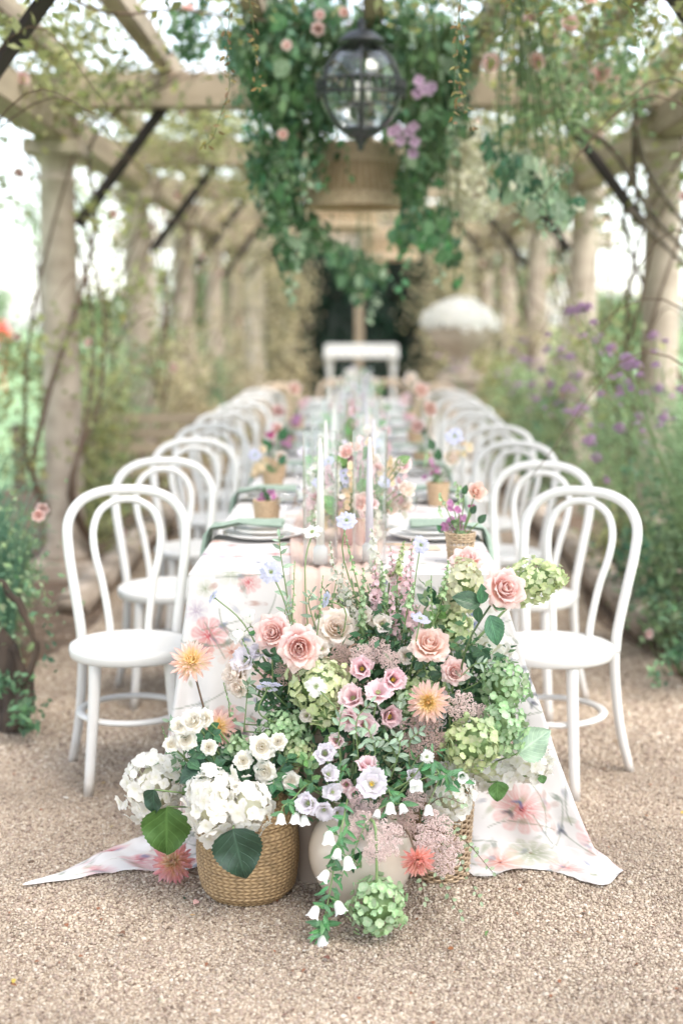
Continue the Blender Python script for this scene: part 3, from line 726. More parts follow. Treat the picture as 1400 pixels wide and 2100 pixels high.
gt.links.new(iop.outputs[0], go.inputs[0])
md = gravel.modifiers.new('scatter', 'NODES'); md.node_group = gt

# ------------------------------------------------------------------ leaf clouds
def cloud(name, blobs, size, mat, parent=None, clump=0.35, seed=0, hang=0.0, aspect=0.55):
    """blobs: (centre, (rx,ry,rz), count). many small leaves gathered in clumps"""
    g = np.random.default_rng(seed); C = []; Tn = []
    for c, r, cnt in blobs:
        c = np.array(c, dtype=float); r = np.array(r if hasattr(r, '__len__') else (r, r, r), dtype=float)
        nc = max(3, cnt // 26)
        d = g.normal(size=(nc, 3)); d /= np.linalg.norm(d, axis=1)[:, None]
        cc = c + d * (g.uniform(0.1, 1, (nc, 1)) ** (1 / 2.2)) * r
        tone = g.uniform(0, 1, nc)
        idx = g.integers(0, nc, cnt)
        p = cc[idx] + g.normal(size=(cnt, 3)) * r * clump * 0.45
        C.append(p); Tn.append(np.clip(tone[idx] * 0.7 + g.uniform(0, .3, cnt), 0, 1))
    C = np.vstack(C); Tn = np.concatenate(Tn); n = len(C)
    d = g.normal(size=(n, 3)); d[:, 2] -= hang * 2.2; d /= np.linalg.norm(d, axis=1)[:, None]
    e = g.normal(size=(n, 3)); s = np.cross(d, e); s /= np.linalg.norm(s, axis=1)[:, None] + 1e-9
    nn = np.cross(d, s)
    L = size * g.uniform(.6, 1.3, n)[:, None]
    V = np.empty((n, 4, 3)); V[:, 0] = C - d * L * .5; V[:, 1] = C + s * L * aspect * .5 + nn * L * .08; V[:, 2] = C + d * L * .5; V[:, 3] = C - s * L * aspect * .5 + nn * L * .08
    Fq = np.arange(n * 4).reshape(n, 4)
    UV = np.repeat(np.stack([Tn, g.uniform(0, 1, n)], 1), 4, axis=0)
    return put(name, mk_mesh(name, V.reshape(-1, 3), Fq, mat, UV, smooth=False), parent)
def loc_blobs(blobs, o): return [((Vector(c) - Vector(o)), r, n) for c, r, n in blobs]

# ------------------------------------------------------------------ distant trees and the yew hedge
k = 0
tree_spec = [(-34, 120, 3.2, 4.2, 'low spreading green tree far beyond the lawn, nearest to the left edge'), (-22, 118, 2.9, 3.6, 'dark rounded tree far off behind the second left column'),
             (-48, 130, 3.6, 5.0, 'tall distant tree standing at the far left of the lawn'), (20, 112, 2.9, 3.6, 'rounded tree far behind the second right column'),
             (31, 116, 3.3, 4.4, 'broad distant tree behind the nearest right column'), (45, 125, 3.8, 5, 'tall distant tree at the far right beyond the flower border'),
             (5.5, 60, 4.4, 3.0, 'distant tree rising behind the right half of the yew hedge'), (-6, 60, 4.0, 2.8, 'distant tree rising behind the left half of the yew hedge')]
for (x, y, h, r, lab) in tree_spec:
    t = thing('tree', lab, 'tree', (x, y, -0.03), group='trees far beyond the lawn')
    b = MB(); b.add(*tube(smooth_path([(0, 0, 0), (0.1, 0, h * .3), (-.1, 0.1, h * .6), (0, 0, h * .85)], 4), 0.22, 0.08, 8))
    for q in range(5):
        a = q * 1.3; b.add(*tube(smooth_path([(0, 0, h * (.3 + .08 * q)), (math.cos(a) * r * .4, math.sin(a) * r * .4, h * .5), (math.cos(a) * r * .8, math.sin(a) * r * .8, h * .65)], 4), 0.09, 0.03, 6))
    put('trunk', b.mesh('trunk', M['bark']), t)
    bl = []
    for q in range(9):
        a = q * 2.4; rr = r * (0.25 + .5 * ((q * .37) % 1))
        bl.append(((rr * math.cos(a), rr * math.sin(a), h * (.45 + .06 * q)), (r * .5, r * .5, r * .38), 380))
    cloud('crown', bl, 0.5 if y > 100 else .34, M['cl_tree'], t, seed=50 + k); k += 1
for i, (x, y, h, r, lab) in enumerate(((-4.3, 13.5, 4.2, 1.5, 'airy young tree with drooping leafy branches beyond the nearest left column'), (-4.6, 20.5, 4.0, 1.2, 'airy young tree beyond the second left column'),
                                       (4.4, 13.5, 4.2, 1.4, 'airy young tree beyond the nearest right column'), (4.9, 20.0, 4.0, 1.2, 'airy young tree beyond the second right column'), (-6.3, 17, 4.4, 1.5, 'airy young tree at the left edge above the lawn'))):
    t = thing('garden_tree', lab, 'tree', (x, y, -.03), group='airy young trees beside the walk'); rr = random.Random(i); b = MB()
    b.add(*tube(smooth_path([(0, 0, 0), (.05, 0, h * .3), (-.05, .05, h * .65), (0, 0, h)], 4), .05, .012, 7)); bl = []
    for q in range(16):
        a = rr.uniform(0, 6.28); z = h * rr.uniform(.32, .95); L = r * rr.uniform(.5, 1); e = (math.cos(a) * L, math.sin(a) * L, z + rr.uniform(-.5, .25))
        b.add(*tube(smooth_path([(0, 0, z - .2), (e[0] * .5, e[1] * .5, z + .1), e], 4), .014, .004, 5)); bl.append((e, (.3, .3, .26), 75)); bl.append(((e[0] * .6, e[1] * .6, z), (.26, .26, .2), 45))
    put('trunk', b.mesh('trunk', M['bark']), t); cloud('crown', bl, .07, M['cl_tree'], t, seed=70 + i, clump=1.0)
# yew hedge closing the walk, with a dark opening in it
hd = thing('yew_hedge', 'tall clipped dark yew hedge with an arched opening closing the walk', 'hedge', (0, 22.6, 0))
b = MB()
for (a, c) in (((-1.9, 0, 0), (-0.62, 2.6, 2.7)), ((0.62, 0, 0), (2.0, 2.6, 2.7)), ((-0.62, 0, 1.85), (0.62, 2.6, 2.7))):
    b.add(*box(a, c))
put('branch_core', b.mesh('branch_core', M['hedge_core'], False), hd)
g = np.random.default_rng(4); bl = []
for x in np.arange(-1.9, 2.05, 0.3):
    for z in np.arange(0.1, 2.8, 0.3):
        if abs(x) < 0.5 and z < 1.7: continue
        bl.append(((x, -0.08, z), (0.24, 0.12, 0.24), 110))
    bl.append(((x, 1.2, 2.75), (0.3, 1.3, 0.12), 120))
for y in np.arange(0.2, 2.6, .4):
    for z in np.arange(0.1, 1.9, .35):
        for sx in (-0.62, .62): bl.append(((sx, y, z), (0.06, 0.25, 0.22), 60))
cloud('foliage', bl, 0.075, M['cl_yew'], hd, seed=5)
# second thicker darkness: hedge behind
hb = thing('yew_hedge', 'inner dark yew hedge seen through the opening behind the post', 'hedge', (0, 27.5, 0))
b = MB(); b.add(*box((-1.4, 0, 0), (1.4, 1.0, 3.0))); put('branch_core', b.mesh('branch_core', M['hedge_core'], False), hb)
cloud('foliage', [((x, -0.06, z), (.3, .08, .3), 70) for x in np.arange(-1.4, 1.5, .4) for z in np.arange(0.1, 3.0, .4)], 0.09, M['cl_yew'], hb, seed=6)
# field hedges left and right
for (x0, x1, y, h, lab) in ((-26, -4.2, 40, 1.35, 'long loose green hedge along the far side of the lawn, left'), (4.6, 26, 38, 1.7, 'long loose green hedge behind the right border')):
    t = thing('field_hedge', lab, 'hedge', ((x0 + x1) / 2, y, 0)); cx = (x0 + x1) / 2
    b = MB()
    for x in np.arange(x0, x1, 0.8): b.add(*tube([(x - cx, 0, 0), (x - cx + .1, 0.05, h * .5), (x - cx - .05, 0, h * .85)], .03, .01, 5))
    put('stem', b.mesh('stem', M['bark']), t)['kind'] = 'stuff'
    cloud('foliage', [((x - cx, random.uniform(-.3, .3), h * random.uniform(.3, .75)), (.7, .5, h * .4), 130) for x in np.arange(x0, x1, .42)], 0.16, M['cl_tree'], t, seed=9)

# ------------------------------------------------------------------ PERGOLA
pg = thing('pergola', 'long oak pergola on round stone columns running away from the camera', 'pergola', (0, 8, 0))
ROWS = [5.2, 8.0, 10.8, 13.6, 16.4, 19.2]
NEAR_ROWS = [2.4, -0.4]   # unseen bays over and behind the camera, added to shade the foreground
PX = [-1.68, 1.66]
def column_mesh(h=2.40, r=0.105):
    prof = [(r * 1.28, 0.10), (r * 1.34, 0.125), (r * 1.3, .15), (r * 1.12, .165), (r * 1.14, .19), (r * 1.03, .21)]
    for k in range(12):
        t = k / 11; prof.append((r * (1.03 - 0.13 * t ** 1.6), 0.22 + (h - 0.42) * t))
    prof += [(r * 0.98, h - .19), (r * 0.98, h - .165), (r * 0.9, h - .16), (r * 0.9, h - .10), (r * 1.12, h - .075), (r * 1.25, h - .05), (r * 1.25, h - 0.045)]
    V, Fc, U = lathe(prof, 28)
    n = np.array([mnoise.noise(Vector(p) * 6) for p in V]); V[:, :2] *= (1 + 0.012 * n[:, None]); return V, Fc, U
colm = None
for yi, y in enumerate(ROWS + NEAR_ROWS):
    for x in PX:
        if colm is None: V, Fc, U = column_mesh(); colm = mk_mesh('column', V, Fc, M['stone'], U)
        c = put('column', colm, pg, T(x, y - 8, 0) @ RZ(random.uniform(0, 6)))
        put('capital', cached('abacus', lambda: (lambda v: mk_mesh('capital', v[0], v[1], M['stone'], smooth=False))(box((-.155, -.155, 2.352), (.155, .155, 2.43), .008))), c, RZ(-c.matrix_basis.to_euler().z))
        put('plinth', cached('plinth', lambda: (lambda v: mk_mesh('plinth', v[0], v[1], M['stone'], smooth=False))(box((-.19, -.19, -.02), (.19, .19, .1), .008))), c, RZ(-c.matrix_basis.to_euler().z))
def beam(name, a, c, mat, par=pg, bev=0.01):
    V, Fc, _ = box(a, c, bev); return put(name, mk_mesh(name, V, Fc, mat, smooth=False), par)
# plates along the columns, cross beams, rafters above
for x in PX:
    beam('wall_plate', (x - .085, -1 - 8, 2.432), (x + .085, 19.9 - 8, 2.60), M['oak'])
for y in ROWS + NEAR_ROWS:
    beam('cross_beam', (-2.15, y - 8 - .075, 2.603), (2.13, y - 8 + .075, 2.79), M['oak_x'])
for x in (-1.62, -1.07, -0.48, 0.05, 0.60, 1.18, 1.66):
    beam('rafter', (x - .045, -1.2 - 8, 2.793), (x + .045, 20.2 - 8, 2.91), M['oak'])
for y in ROWS:
    for s, x in ((1, PX[0]), (-1, PX[1])):
        a = Vector((x + s * .11, y - 8, 1.98)); b_ = Vector((x + s * .60, y - 8, 2.62))
        V, Fc, U = tube([a, b_], 0.032, 0.032, 4); put('brace', mk_mesh('brace', V, Fc, M['brace'], smooth=False), pg)

# cross-walk pergola of pale stone beyond the far end
pg2 = thing('stone_pergola', 'pale stone crossing pergola with heavy lintel at the far end of the walk', 'pergola', (0, 20.8, 0))
for x in (-3.1, -1.55, 1.5, 3.1):
    put('column', cached('col2', lambda: (lambda v: mk_mesh('column', v[0], v[1], M['stone_pale'], v[2]))(column_mesh(2.5, .16))), pg2, T(x, 0, 0))
beam('lintel', (-3.6, -.16, 2.5), (3.6, .16, 2.78), M['stone_pale'], pg2)
for x in np.arange(-3.3, 3.4, .66): beam('cross_beam', (x - .06, -.7, 2.783), (x + .06, .7, 2.92), M['oak'], pg2)
post = put('timber_post', mk_mesh('timber_post', *box((-.06, -.06, 0), (.06, .06, 2.5), .01)[:2], M['oak'], smooth=False), None, T(-0.03, 20.7, 0))
tag(post, 'single timber post standing in front of the dark hedge opening', 'post')
# low stone edging of the beds
edging = thing('stone_edging', 'low rough stone edging along the foot of the right flower border', 'edging', (1.3, 7, 0))
edg2 = thing('stone_edging', 'low rough stone edging along the foot of the left flower border', 'edging', (-1.4, 7, 0))
for root, x, y0 in ((edging, 1.32, 6.3), (edg2, -1.42, 6.9)):
    y = y0
    while y < 15:
        L = random.uniform(.35, .6)
        V, Fc, _ = box((-.08, 0, 0), (.08, L, .11), .015)
        V = V + np.array([[mnoise.noise(Vector(p) * 9 + Vector((y, 0, 0))) * .02 for _ in range(1)] * 3 for p in V])
        put('stone', mk_mesh('stone', V, Fc, M['stone']), root, T(x + random.uniform(-.02, .02) - root.location.x, y - 7, 0)); y += L + .015

# ------------------------------------------------------------------ climbing roses on the columns
def small_rose():
    b = MB(); rr = random.Random(5)
    for i, (r, el, cnt, w) in enumerate(((0.25, 75, 4, .3), (0.5, 55, 5, .38), (.8, 35, 5, .45), (1.0, 12, 6, .5))):
        for j in range(cnt):
            g = sheet(3, 3, lambda u, v: (u * w * math.sin(math.pi * (v * .8 + .12)) ** .6, r * v, .18 * u * u + .1 * v * v))
            b.add(*g, RZ(i * .6 + j * 6.283 / cnt + rr.uniform(-.1, .1)) @ RX(R(el)))
    return b.mesh('bloom', M['climb_pink'])
SR = small_rose()
def blooms(root, spots, r=0.035):
    for p in spots:
        put('bloom', SR, root, T(*(Vector(p) - root.location)) @ FACE((random.gauss(0, .4), -1, random.gauss(.1, .4)), random.uniform(0, 6)) @ S(r * random.uniform(.8, 1.2)))
names = {0: 'nearest', 1: 'second', 2: 'third', 3: 'fourth', 4: 'fifth', 5: 'farthest'}
seedk = 100
for yi, y in enumerate(ROWS):
    for si, x in enumerate(PX):
        s = 1 if si == 0 else -1; side = 'left' if si == 0 else 'right'
        if yi == 0: lab = f'climbing rose with thin hanging shoots over the front {side} corner of the pergola'
        else: lab = f'climbing rose wrapped round the {names[yi-1]} stone column of the {side} row'
        t = thing('climbing_rose', lab, 'climbing rose', (x + s * .22, y + .1, 0), group='climbing roses on the pergola')
        rr = random.Random(yi * 7 + si); b = MB()
        for q in range(4):
            a0 = rr.uniform(0, 6); pth = [(0, 0, 0)]
            for z in (0.5, 1.0, 1.5, 2.0, 2.45):
                a0 += rr.uniform(.5, 1.3); rad = .17 + rr.uniform(0, .08)
                pth.append((-s * .22 + math.cos(a0) * rad, -.1 + math.sin(a0) * rad, z))
            pth += [(s * rr.uniform(-.2, .6), rr.uniform(-.4, .4), 2.72), (s * rr.uniform(0.2, 1.3), rr.uniform(-1, 1), 2.95)]
            b.add(*tube(smooth_path(pth, 5), .016 * rr.uniform(.7, 1.3), .004, 6))
        for q in range(9):   # free arching canes
            z0 = rr.uniform(.5, 2.3); a = rr.uniform(0, 6.28); L = rr.uniform(.4, .9)
            b.add(*tube(smooth_path([(-s * .1, 0, z0), (math.cos(a) * L * .5, math.sin(a) * L * .5, z0 + .35), (math.cos(a) * L, math.sin(a) * L, z0 + rr.uniform(-.1, .3))], 5), .005, .0015, 5))
        put('stem', b.mesh('stem', M['twig']), t)
        bl = []; far = yi >= 3
        mult = 1.0 if yi else .5
        for z in (0.25, .55, .9, 1.3, 1.7, 2.1):
            dens = (240, 250, 260, 230, 150, 170)[(0.25, .55, .9, 1.3, 1.7, 2.1).index(z)]
            for q in range(2):
                a = rr.uniform(0, 6.28); bl.append(((-s * .22 + s * -.12 * rr.random() + math.cos(a) * .30, -.1 + math.sin(a) * .3, z + rr.uniform(-.1, .1)), (.24, .24, .2), int(dens * (.55 if z < 1.2 else (.5 if yi < 2 else .3)))))
        for q in range(9):
            bl.append(((s * rr.uniform(-.9, .9), rr.uniform(-1.3, 1.3), 2.6 + rr.uniform(-.1, .35)), (.4, .4, .16), int((170 if yi < 3 else 70) * mult)))
        bl = [b_ for b_ in bl if yi or b_[0][2] > 2]
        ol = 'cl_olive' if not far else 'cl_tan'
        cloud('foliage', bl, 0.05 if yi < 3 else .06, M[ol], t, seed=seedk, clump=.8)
        bl2 = [(c, r_, int(n_ * .55)) for c, r_, n_ in bl]
        cloud('foliage', bl2, 0.05, M['cl_moss' if yi < 2 else 'cl_olive'], t, seed=seedk + 1, clump=.9); seedk += 2
        sp = []
        for q in range(10 if yi else 4):
            c = rr.choice(bl)[0]; sp.append(Vector((c[0] + rr.uniform(-.2, .2), c[1] - .2, c[2] + rr.uniform(-.15, .1))) + t.location)
        blooms(t, sp)
# roof tangle between the rafters, one rambling plant per bay
for yi in range(8):
    y = (ROWS + [3.8 - 1.4, 1.0 - 1.4])[yi] + 1.4  # last two bays are out of view, added to even out the front light
    t = thing('rambling_vine', ['thin dry vine tangle over the roof of the nearest bay', 'vine tangle over the roof behind the lantern', 'vine tangle over the roof of the third bay', 'vine tangle over the roof of the fourth bay', 'vine tangle over the roof of the fifth bay', 'dry tan vine tangle over the far end of the roof', 'unseen vine tangle added over the foreground flowers for shade', 'unseen vine tangle added above the camera for shade'][yi], 'vine', (0, y, 2.9), group='vines on the pergola roof')
    rr = random.Random(yi + 40); b = MB()
    for q in range(34):
        x0 = rr.uniform(-2, 2); y0 = rr.uniform(-1.4, 1.4); a = rr.uniform(0, 6.28); p = [(x0, y0, rr.uniform(-.05, .15))]
        for w_ in range(5):
            a += rr.uniform(-.7, .7); p.append((p[-1][0] + math.cos(a) * .28, p[-1][1] + math.sin(a) * .28, p[0][2] + rr.uniform(-.14, .16)))
        b.add(*tube(smooth_path(p, 3), rr.uniform(.003, .009), .002, 4))
    put('stem', b.mesh('stem', M['twig']), t)
    bl = []
    for q in range(40): bl.append(((rr.uniform(-2.1, 2.1), rr.uniform(-1.4, 1.4), rr.uniform(-.1, .2)), (.3, .3, .12), (62, 62, 44, 24, 20, 24, 62, 62)[yi]))
    cloud('foliage', bl, .05, M['cl_olive' if yi < 4 else 'cl_tan'], t, seed=300 + yi, clump=.9, hang=.2)
    bl = []
    for q in range(26): bl.append(((rr.uniform(-2.1, 2.1), rr.uniform(-1.4, 1.4), rr.uniform(-.15, .2)), (.25, .25, .14), (56, 56, 40, 20, 16, 20, 56, 56)[yi]))
    cloud('foliage', bl, .05, M['cl_moss'], t, seed=330 + yi, clump=.9, hang=.2)
    blooms(t, [(rr.uniform(-1.5, 1.5), y - 1.2 + rr.uniform(0, 1), 2.72 + rr.uniform(-.1, .1)) for q in range(5)])
# pink roses hanging under the near right roof, where the photo shows them large
t = thing('rambling_rose', 'pink rambling rose spray hanging among yellowing leaves right of the lantern', 'climbing rose', (0.9, 6.2, 2.8))
b = MB(); sp = []
for (px, py, D) in ((1170, 50, 5.8), (1097, 126, 6.0), (1007, 128, 6.0), (1232, 152, 6.2), (1088, 42, 6), (1035, 10, 6.2), (1125, 72, 6.3), (1215, 195, 6.6), (1205, 180, 6.4)):
    p = P(px, py, D); sp.append(p); q = p - t.location
    b.add(*tube(smooth_path([(q.x * .4, q.y * .4, .15), (q.x * .8, q.y * .8, (q.z + .2) * .5), tuple(q)], 5), .0035, .0015, 5))
put('stem', b.mesh('stem', M['stem_dark']), t); blooms(t, sp, .042)
cloud('foliage', loc_blobs([(P(px, py, 6.3), (.13, .3, .16), n_) for px, py, n_ in ((1070, 60, 160), (1130, 150, 160), (1080, 200, 120), (1190, 220, 120), (1040, 120, 70), (1230, 80, 120), (1250, 200, 110), (1150, 20, 100), (1290, 150, 120), (1060, 330, 60))], t.location), .05, M['cl_fresh'], t, seed=61, clump=1.0)
cloud('foliage', loc_blobs([(P(px, py, 6.4), (.15, .3, .18), n_) for px, py, n_ in ((1050, 50, 60), (1100, 110, 60), (1210, 120, 60), (1120, 240, 50))], t.location), .045, M['cl_tan'], t, seed=62, clump=1.0)
# grey bare canes at the nearest right column
t = thing('bare_cane', 'thick bare grey climbing canes leaning across the nearest right column', 'climbing stem', P(1400, 600, 7.2)); b = MB()
for pth in (((1300, 250), (1320, 330), (1360, 400), (1405, 460), (1450, 520)), ((1190, 262), (1260, 310), (1330, 430), (1400, 510), (1470, 600)), ((1290, 430), (1340, 480), (1420, 560)), ((1308, 190), (1300, 300), (1306, 420))):
    b.add(*tube(smooth_path([P(x, y, 7.2 + .1 * i) - t.location for i, (x, y) in enumerate(pth)], 5), .019, .009, 7))
put('stem', b.mesh('stem', M['bark']), t)

# ------------------------------------------------------------------ hanging shoots near the lens
def tendril(lab, path, D, leaves, col):
    pts_ = [P(x, y, D) for x, y in path]; t = thing('hanging_shoot', lab, 'vine shoot', pts_[0], group='thin shoots hanging from the roof')
    q = smooth_path([p - t.location for p in pts_], 6); V, Fc, U = tube(q, .0016, .0008, 5); put('stem', mk_mesh('stem', V, Fc, M['stem_dark'], U), t)
    for k in range(leaves):
        i = int((k + .5) / leaves * (len(q) - 1)); p = Vector(q[i]) + t.location
        for w_ in range(random.choice([2, 3, 4])):
            leaf_on(t, p + Vector((random.uniform(-.012, .012), 0, random.uniform(-.01, .01))), (random.gauss(0, 1), random.gauss(0, .6), random.gauss(-.3, .8)), (random.gauss(0, .5), -1, random.gauss(0, .5)), random.uniform(.012, .026), 'mint', M[col])
M['leaf_dry'] = leaf_mat('dry_leaf', '7A5A3C', 'A8A070', 0.6, 0.3, hv=.04)
tendril('long thin shoot with drying leaflets hanging left of the green floral mass', [(475, -30), (468, 60), (466, 130), (470, 180), (452, 235), (435, 285), (412, 300)], 4.3, 14, 'leaf_dry')
tendril('short twisted dry shoot hanging next to the long left one', [(505, -30), (518, 40), (524, 110), (530, 190)], 4.35, 9, 'leaf_dry')
tendril('straight dry seed shoot hanging right of the lantern', [(948, -30), (938, 60), (932, 150), (930, 210), (928, 262)], 4.3, 12, 'leaf_dry')
tendril('shorter dry shoot with reddish tips right of the lantern', [(940, 40), (950, 110), (948, 180), (968, 272)], 4.35, 9, 'leaf_dry')
tendril('green shoot dangling under the near right beam', [(1240, -20), (1290, 15), (1310, 60), (1318, 90)], 4.4, 7, 'leaf_grey')
tendril('fine bare shoot crossing the top right beam', [(1030, -10), (1080, 20), (1130, 18), (1180, 8)], 4.4, 4, 'leaf_dry')

# ------------------------------------------------------------------ hanging green installation
HG = [('hanging_foliage', 'lush dark green foliage hanging left of the lantern', [(670, 240, 34, 50), (650, 300, 26, 26), (560, 60, 75, 70), (620, 130, 60, 90), (560, 180, 60, 70), (640, 30, 60, 50), (500, 130, 40, 60), (620, 230, 50, 70), (560, 300, 50, 60), (590, 360, 50, 50), (400, 60, 35, 55)], 6.7, 95),
      ('hanging_foliage', 'dark green foliage hanging right of the lantern with mauve flowers', [(930, 100, 45, 70), (935, 230, 24, 60), (860, 70, 60, 60), (880, 140, 60, 60), (870, 230, 55, 70), (860, 320, 45, 60), (900, 180, 40, 80), (850, 400, 32, 45), (790, 60, 40, 45), (745, 130, 80, 90), (700, 60, 50, 50), (800, 260, 26, 34)], 6.8, 85),
      ('hanging_foliage', 'long leafy swag trailing left of the rattan shades', [(570, 410, 40, 50), (600, 470, 40, 45), (560, 350, 40, 40), (640, 470, 40, 40), (590, 520, 26, 26)], 7.0, 55),
      ('hanging_foliage', 'bluish green foliage tail hanging under the rattan shades', [(735, 555, 42, 30), (705, 520, 40, 22), (745, 590, 24, 22), (775, 560, 18, 22)], 8.2, 34),
      ('hanging_foliage', 'bright green leafy spray hanging lower right of the rattan shade', [(860, 450, 45, 35), (890, 480, 35, 30), (930, 520, 16, 20), (935, 570, 8, 12), (830, 480, 25, 25)], 6.6, 42),
      ('hanging_foliage', 'pale veined leaf spray hanging far right of the lantern', [(1040, 330, 40, 35), (1085, 345, 35, 30), (1130, 370, 30, 20), (1150, 430, 22, 18), (1170, 425, 18, 16), (1103, 480, 8, 12), (1080, 400, 30, 25), (1040, 390, 25, 20)], 6.0, 46)]
for hi, (nm, lab, blobs_, D, nl) in enumerate(HG):
    tot = sum(b_[2] * b_[3] for b_ in blobs_)
    base = P(blobs_[0][0], blobs_[0][1], D); base.z = 2.78
    t = thing(nm, lab, 'hanging foliage', base, group='greenery hung from the pergola')
    b = MB()
    for (bx, by, rx, ry) in blobs_:
        for q in range(3):
            e = P(bx + random.uniform(-rx, rx) * .7, by + ry * random.uniform(.2, 1), D + random.uniform(-.2, .2)) - t.location
            b.add(*tube(smooth_path([(e.x * .3, random.uniform(-.2, .2), 0), (e.x * .7 + random.uniform(-.05, .05), e.y * .7, e.z * .5), tuple(e)], 5), .004, .0015, 5))
    put('stem', b.mesh('stem', M['stem_dark']), t)
    mt = M['leaf_hang_pale'] if hi == 5 else (M['leaf_campan'] if hi == 4 else M['leaf_hang'])
    for k in range(nl):
        w_ = random.random() * tot
        for b_ in blobs_:
            w_ -= b_[2] * b_[3]
            if w_ <= 0: break
        a = random.uniform(0, 6.28); rr = math.sqrt(random.random()) * random.choice([1, 1, 1.25])
        p = P(b_[0] + math.cos(a) * rr * b_[2], b_[1] + math.sin(a) * rr * b_[3], D + random.uniform(-.34, .25))
        leaf_on(t, p, (random.gauss(0, .5), random.gauss(0, .4), -1), (random.gauss(0, .7), -1, random.gauss(0.3, .5)), random.uniform(.035, .10), random.choice(['rose', 'broad', 'oval', 'euc']), M['leaf_hang_pale'] if k % 6 == 0 else mt)
    cl = [(P(b_[0], b_[1], D + .1), (b_[2] * D / F * .95, .28, b_[3] * D / F * .95), int(b_[2] * b_[3] * .05)) for b_ in blobs_]
    f_ = cloud('foliage', loc_blobs(cl, t.location), .062, M['cl_hang'] if hi not in (5,) else M['cl_teal'], t, seed=400 + hi, clump=.9, hang=.8); f_['kind'] = 'stuff'
    cl = [(c, r_, n_ // 2) for c, r_, n_ in cl]
    f_ = cloud('foliage', loc_blobs(cl, t.location), .05, M['cl_teal'] if hi != 5 else M['cl_pale'], t, seed=420 + hi, clump=.9, hang=.8); f_['kind'] = 'stuff'
    for q in range((9, 8, 4, 2, 2, 3)[hi]):        # loose single strands hanging below the mass
        b_ = random.choice(blobs_); x_ = b_[0] + random.uniform(-1.2, 1.2) * b_[2]; y_ = b_[1] + b_[3] * random.uniform(-.2, .5); L_ = random.uniform(70, 170) * 6.5 / D; D_ = D + random.uniform(-.4, .1); w0 = random.uniform(-18, 18)
        pts_ = [P(x_, y_, D_), P(x_ + w0 * .4, y_ + L_ * .4, D_), P(x_ + w0, y_ + L_, D_)]
        V, Fc, U = tube(smooth_path([p - t.location for p in pts_], 5), .0022, .0012, 5); put('stem', mk_mesh('stem', V, Fc, M['stem_dark'], U), t)
        for k in range(9):
            f2 = (k + .5) / 9; p = P(x_ + w0 * f2, y_ + L_ * f2, D_)
            leaf_on(t, p, ((-1) ** k * .7 + random.gauss(0, .3), random.gauss(0, .4), -.7), (random.gauss(0, .5), -1, .3), random.uniform(.025, .06) * (1.1 - .4 * f2), random.choice(['rose', 'oval', 'euc']), M['leaf_hang_pale'] if q % 3 == 0 else mt)
    if hi == 1:
        for (px, py) in ((858, 165), (870, 182), (880, 185), (856, 190), (848, 260), (838, 270), (815, 265), (805, 270), (820, 288), (846, 315), (850, 290), (885, 178)):
            put('blossom', cached('mauveb', lambda: (lambda: floret_meshes('mauve', 0)[0])()), t, T(*(P(px, py, 6.35) - t.location)) @ FACE((0, -1, .2), px) @ S(.026))
    if hi == 0:
        for (px, py) in ((588, 92), (705, 25), (655, 30), (580, 275)):
            put('blossom', SR, t, T(*(P(px, py, 6.3) - t.location)) @ FACE((0, -1, 0), px) @ S(.026))
# cream flower curtain on the right of the green mass
t = thing('hanging_blossom', 'cream and blush blossom clusters hanging right of the rattan shade', 'hanging flowers', P(920, 0, 7.3)); t.location.z = 2.78
b = MB()
for q in range(9):
    e = P(random.uniform(880, 1010), random.uniform(300, 450), 7.3) - t.location
    b.add(*tube(smooth_path([(0, 0, 0), (e.x * .7, e.y, e.z * .5), tuple(e)], 5), .004, .0015, 5))
put('stem', b.mesh('stem', M['stem_dark']), t)
f_ = cloud('foliage', loc_blobs([(P(px, py, 7.3), (rx * 7.3 / F, .12, ry * 7.3 / F), n_) for px, py, rx, ry, n_ in ((930, 300, 35, 40, 260), (920, 350, 35, 35, 260), (960, 340, 35, 45, 260), (935, 400, 35, 35, 220), (985, 430, 30, 25, 140), (950, 260, 25, 30, 120), (905, 300, 30, 30, 100))], t.location), .035, M['cl_pale'], t, seed=450, clump=.8, aspect=.9); f_['kind'] = 'stuff'

# ------------------------------------------------------------------ lantern and rattan shades
lc = P(740, 183, 6.1); lr = 84 * 6.1 / F * 1.0
lt = thing('globe_lantern', 'dark iron globe lantern with clear glass hanging before the rattan shades', 'lantern', lc)
V, Fc, U = lathe([(lr * math.sin(a), -lr * 1.02 * math.cos(a)) for a in np.linspace(.25, math.pi - .3, 26)], 48); put('glass_globe', mk_mesh('glass_globe', V, Fc, M['lantern_glass'], U), lt)
b = MB()
for k in range(3):
    a = k * math.pi / 3 + math.pi / 2
    ring = [(lr * 1.03 * math.sin(q) * math.cos(a), lr * 1.03 * math.sin(q) * math.sin(a), -lr * 1.04 * math.cos(q)) for q in np.linspace(.2, 2 * math.pi - .2, 60)]
    b.add(*tube(ring, .0065, .0065, 6))
put('meridian_bar', b.mesh('meridian_bar', M['iron']), lt)
b = MB()
for z in (-.028, .028): b.add(*tube([(lr * 1.05 * math.cos(q), lr * 1.05 * math.sin(q), z) for q in np.linspace(0, 2 * math.pi, 60, endpoint=False)], .006, closed=True, sides=6))
for k in range(36):
    a = k * math.pi / 18; b.add(*tube([(lr * 1.05 * math.cos(a), lr * 1.05 * math.sin(a), -.028), (lr * 1.05 * math.cos(a), lr * 1.05 * math.sin(a), .028)], .0045, .0045, 5))
put('gallery_band', b.mesh('gallery_band', M['iron']), lt)
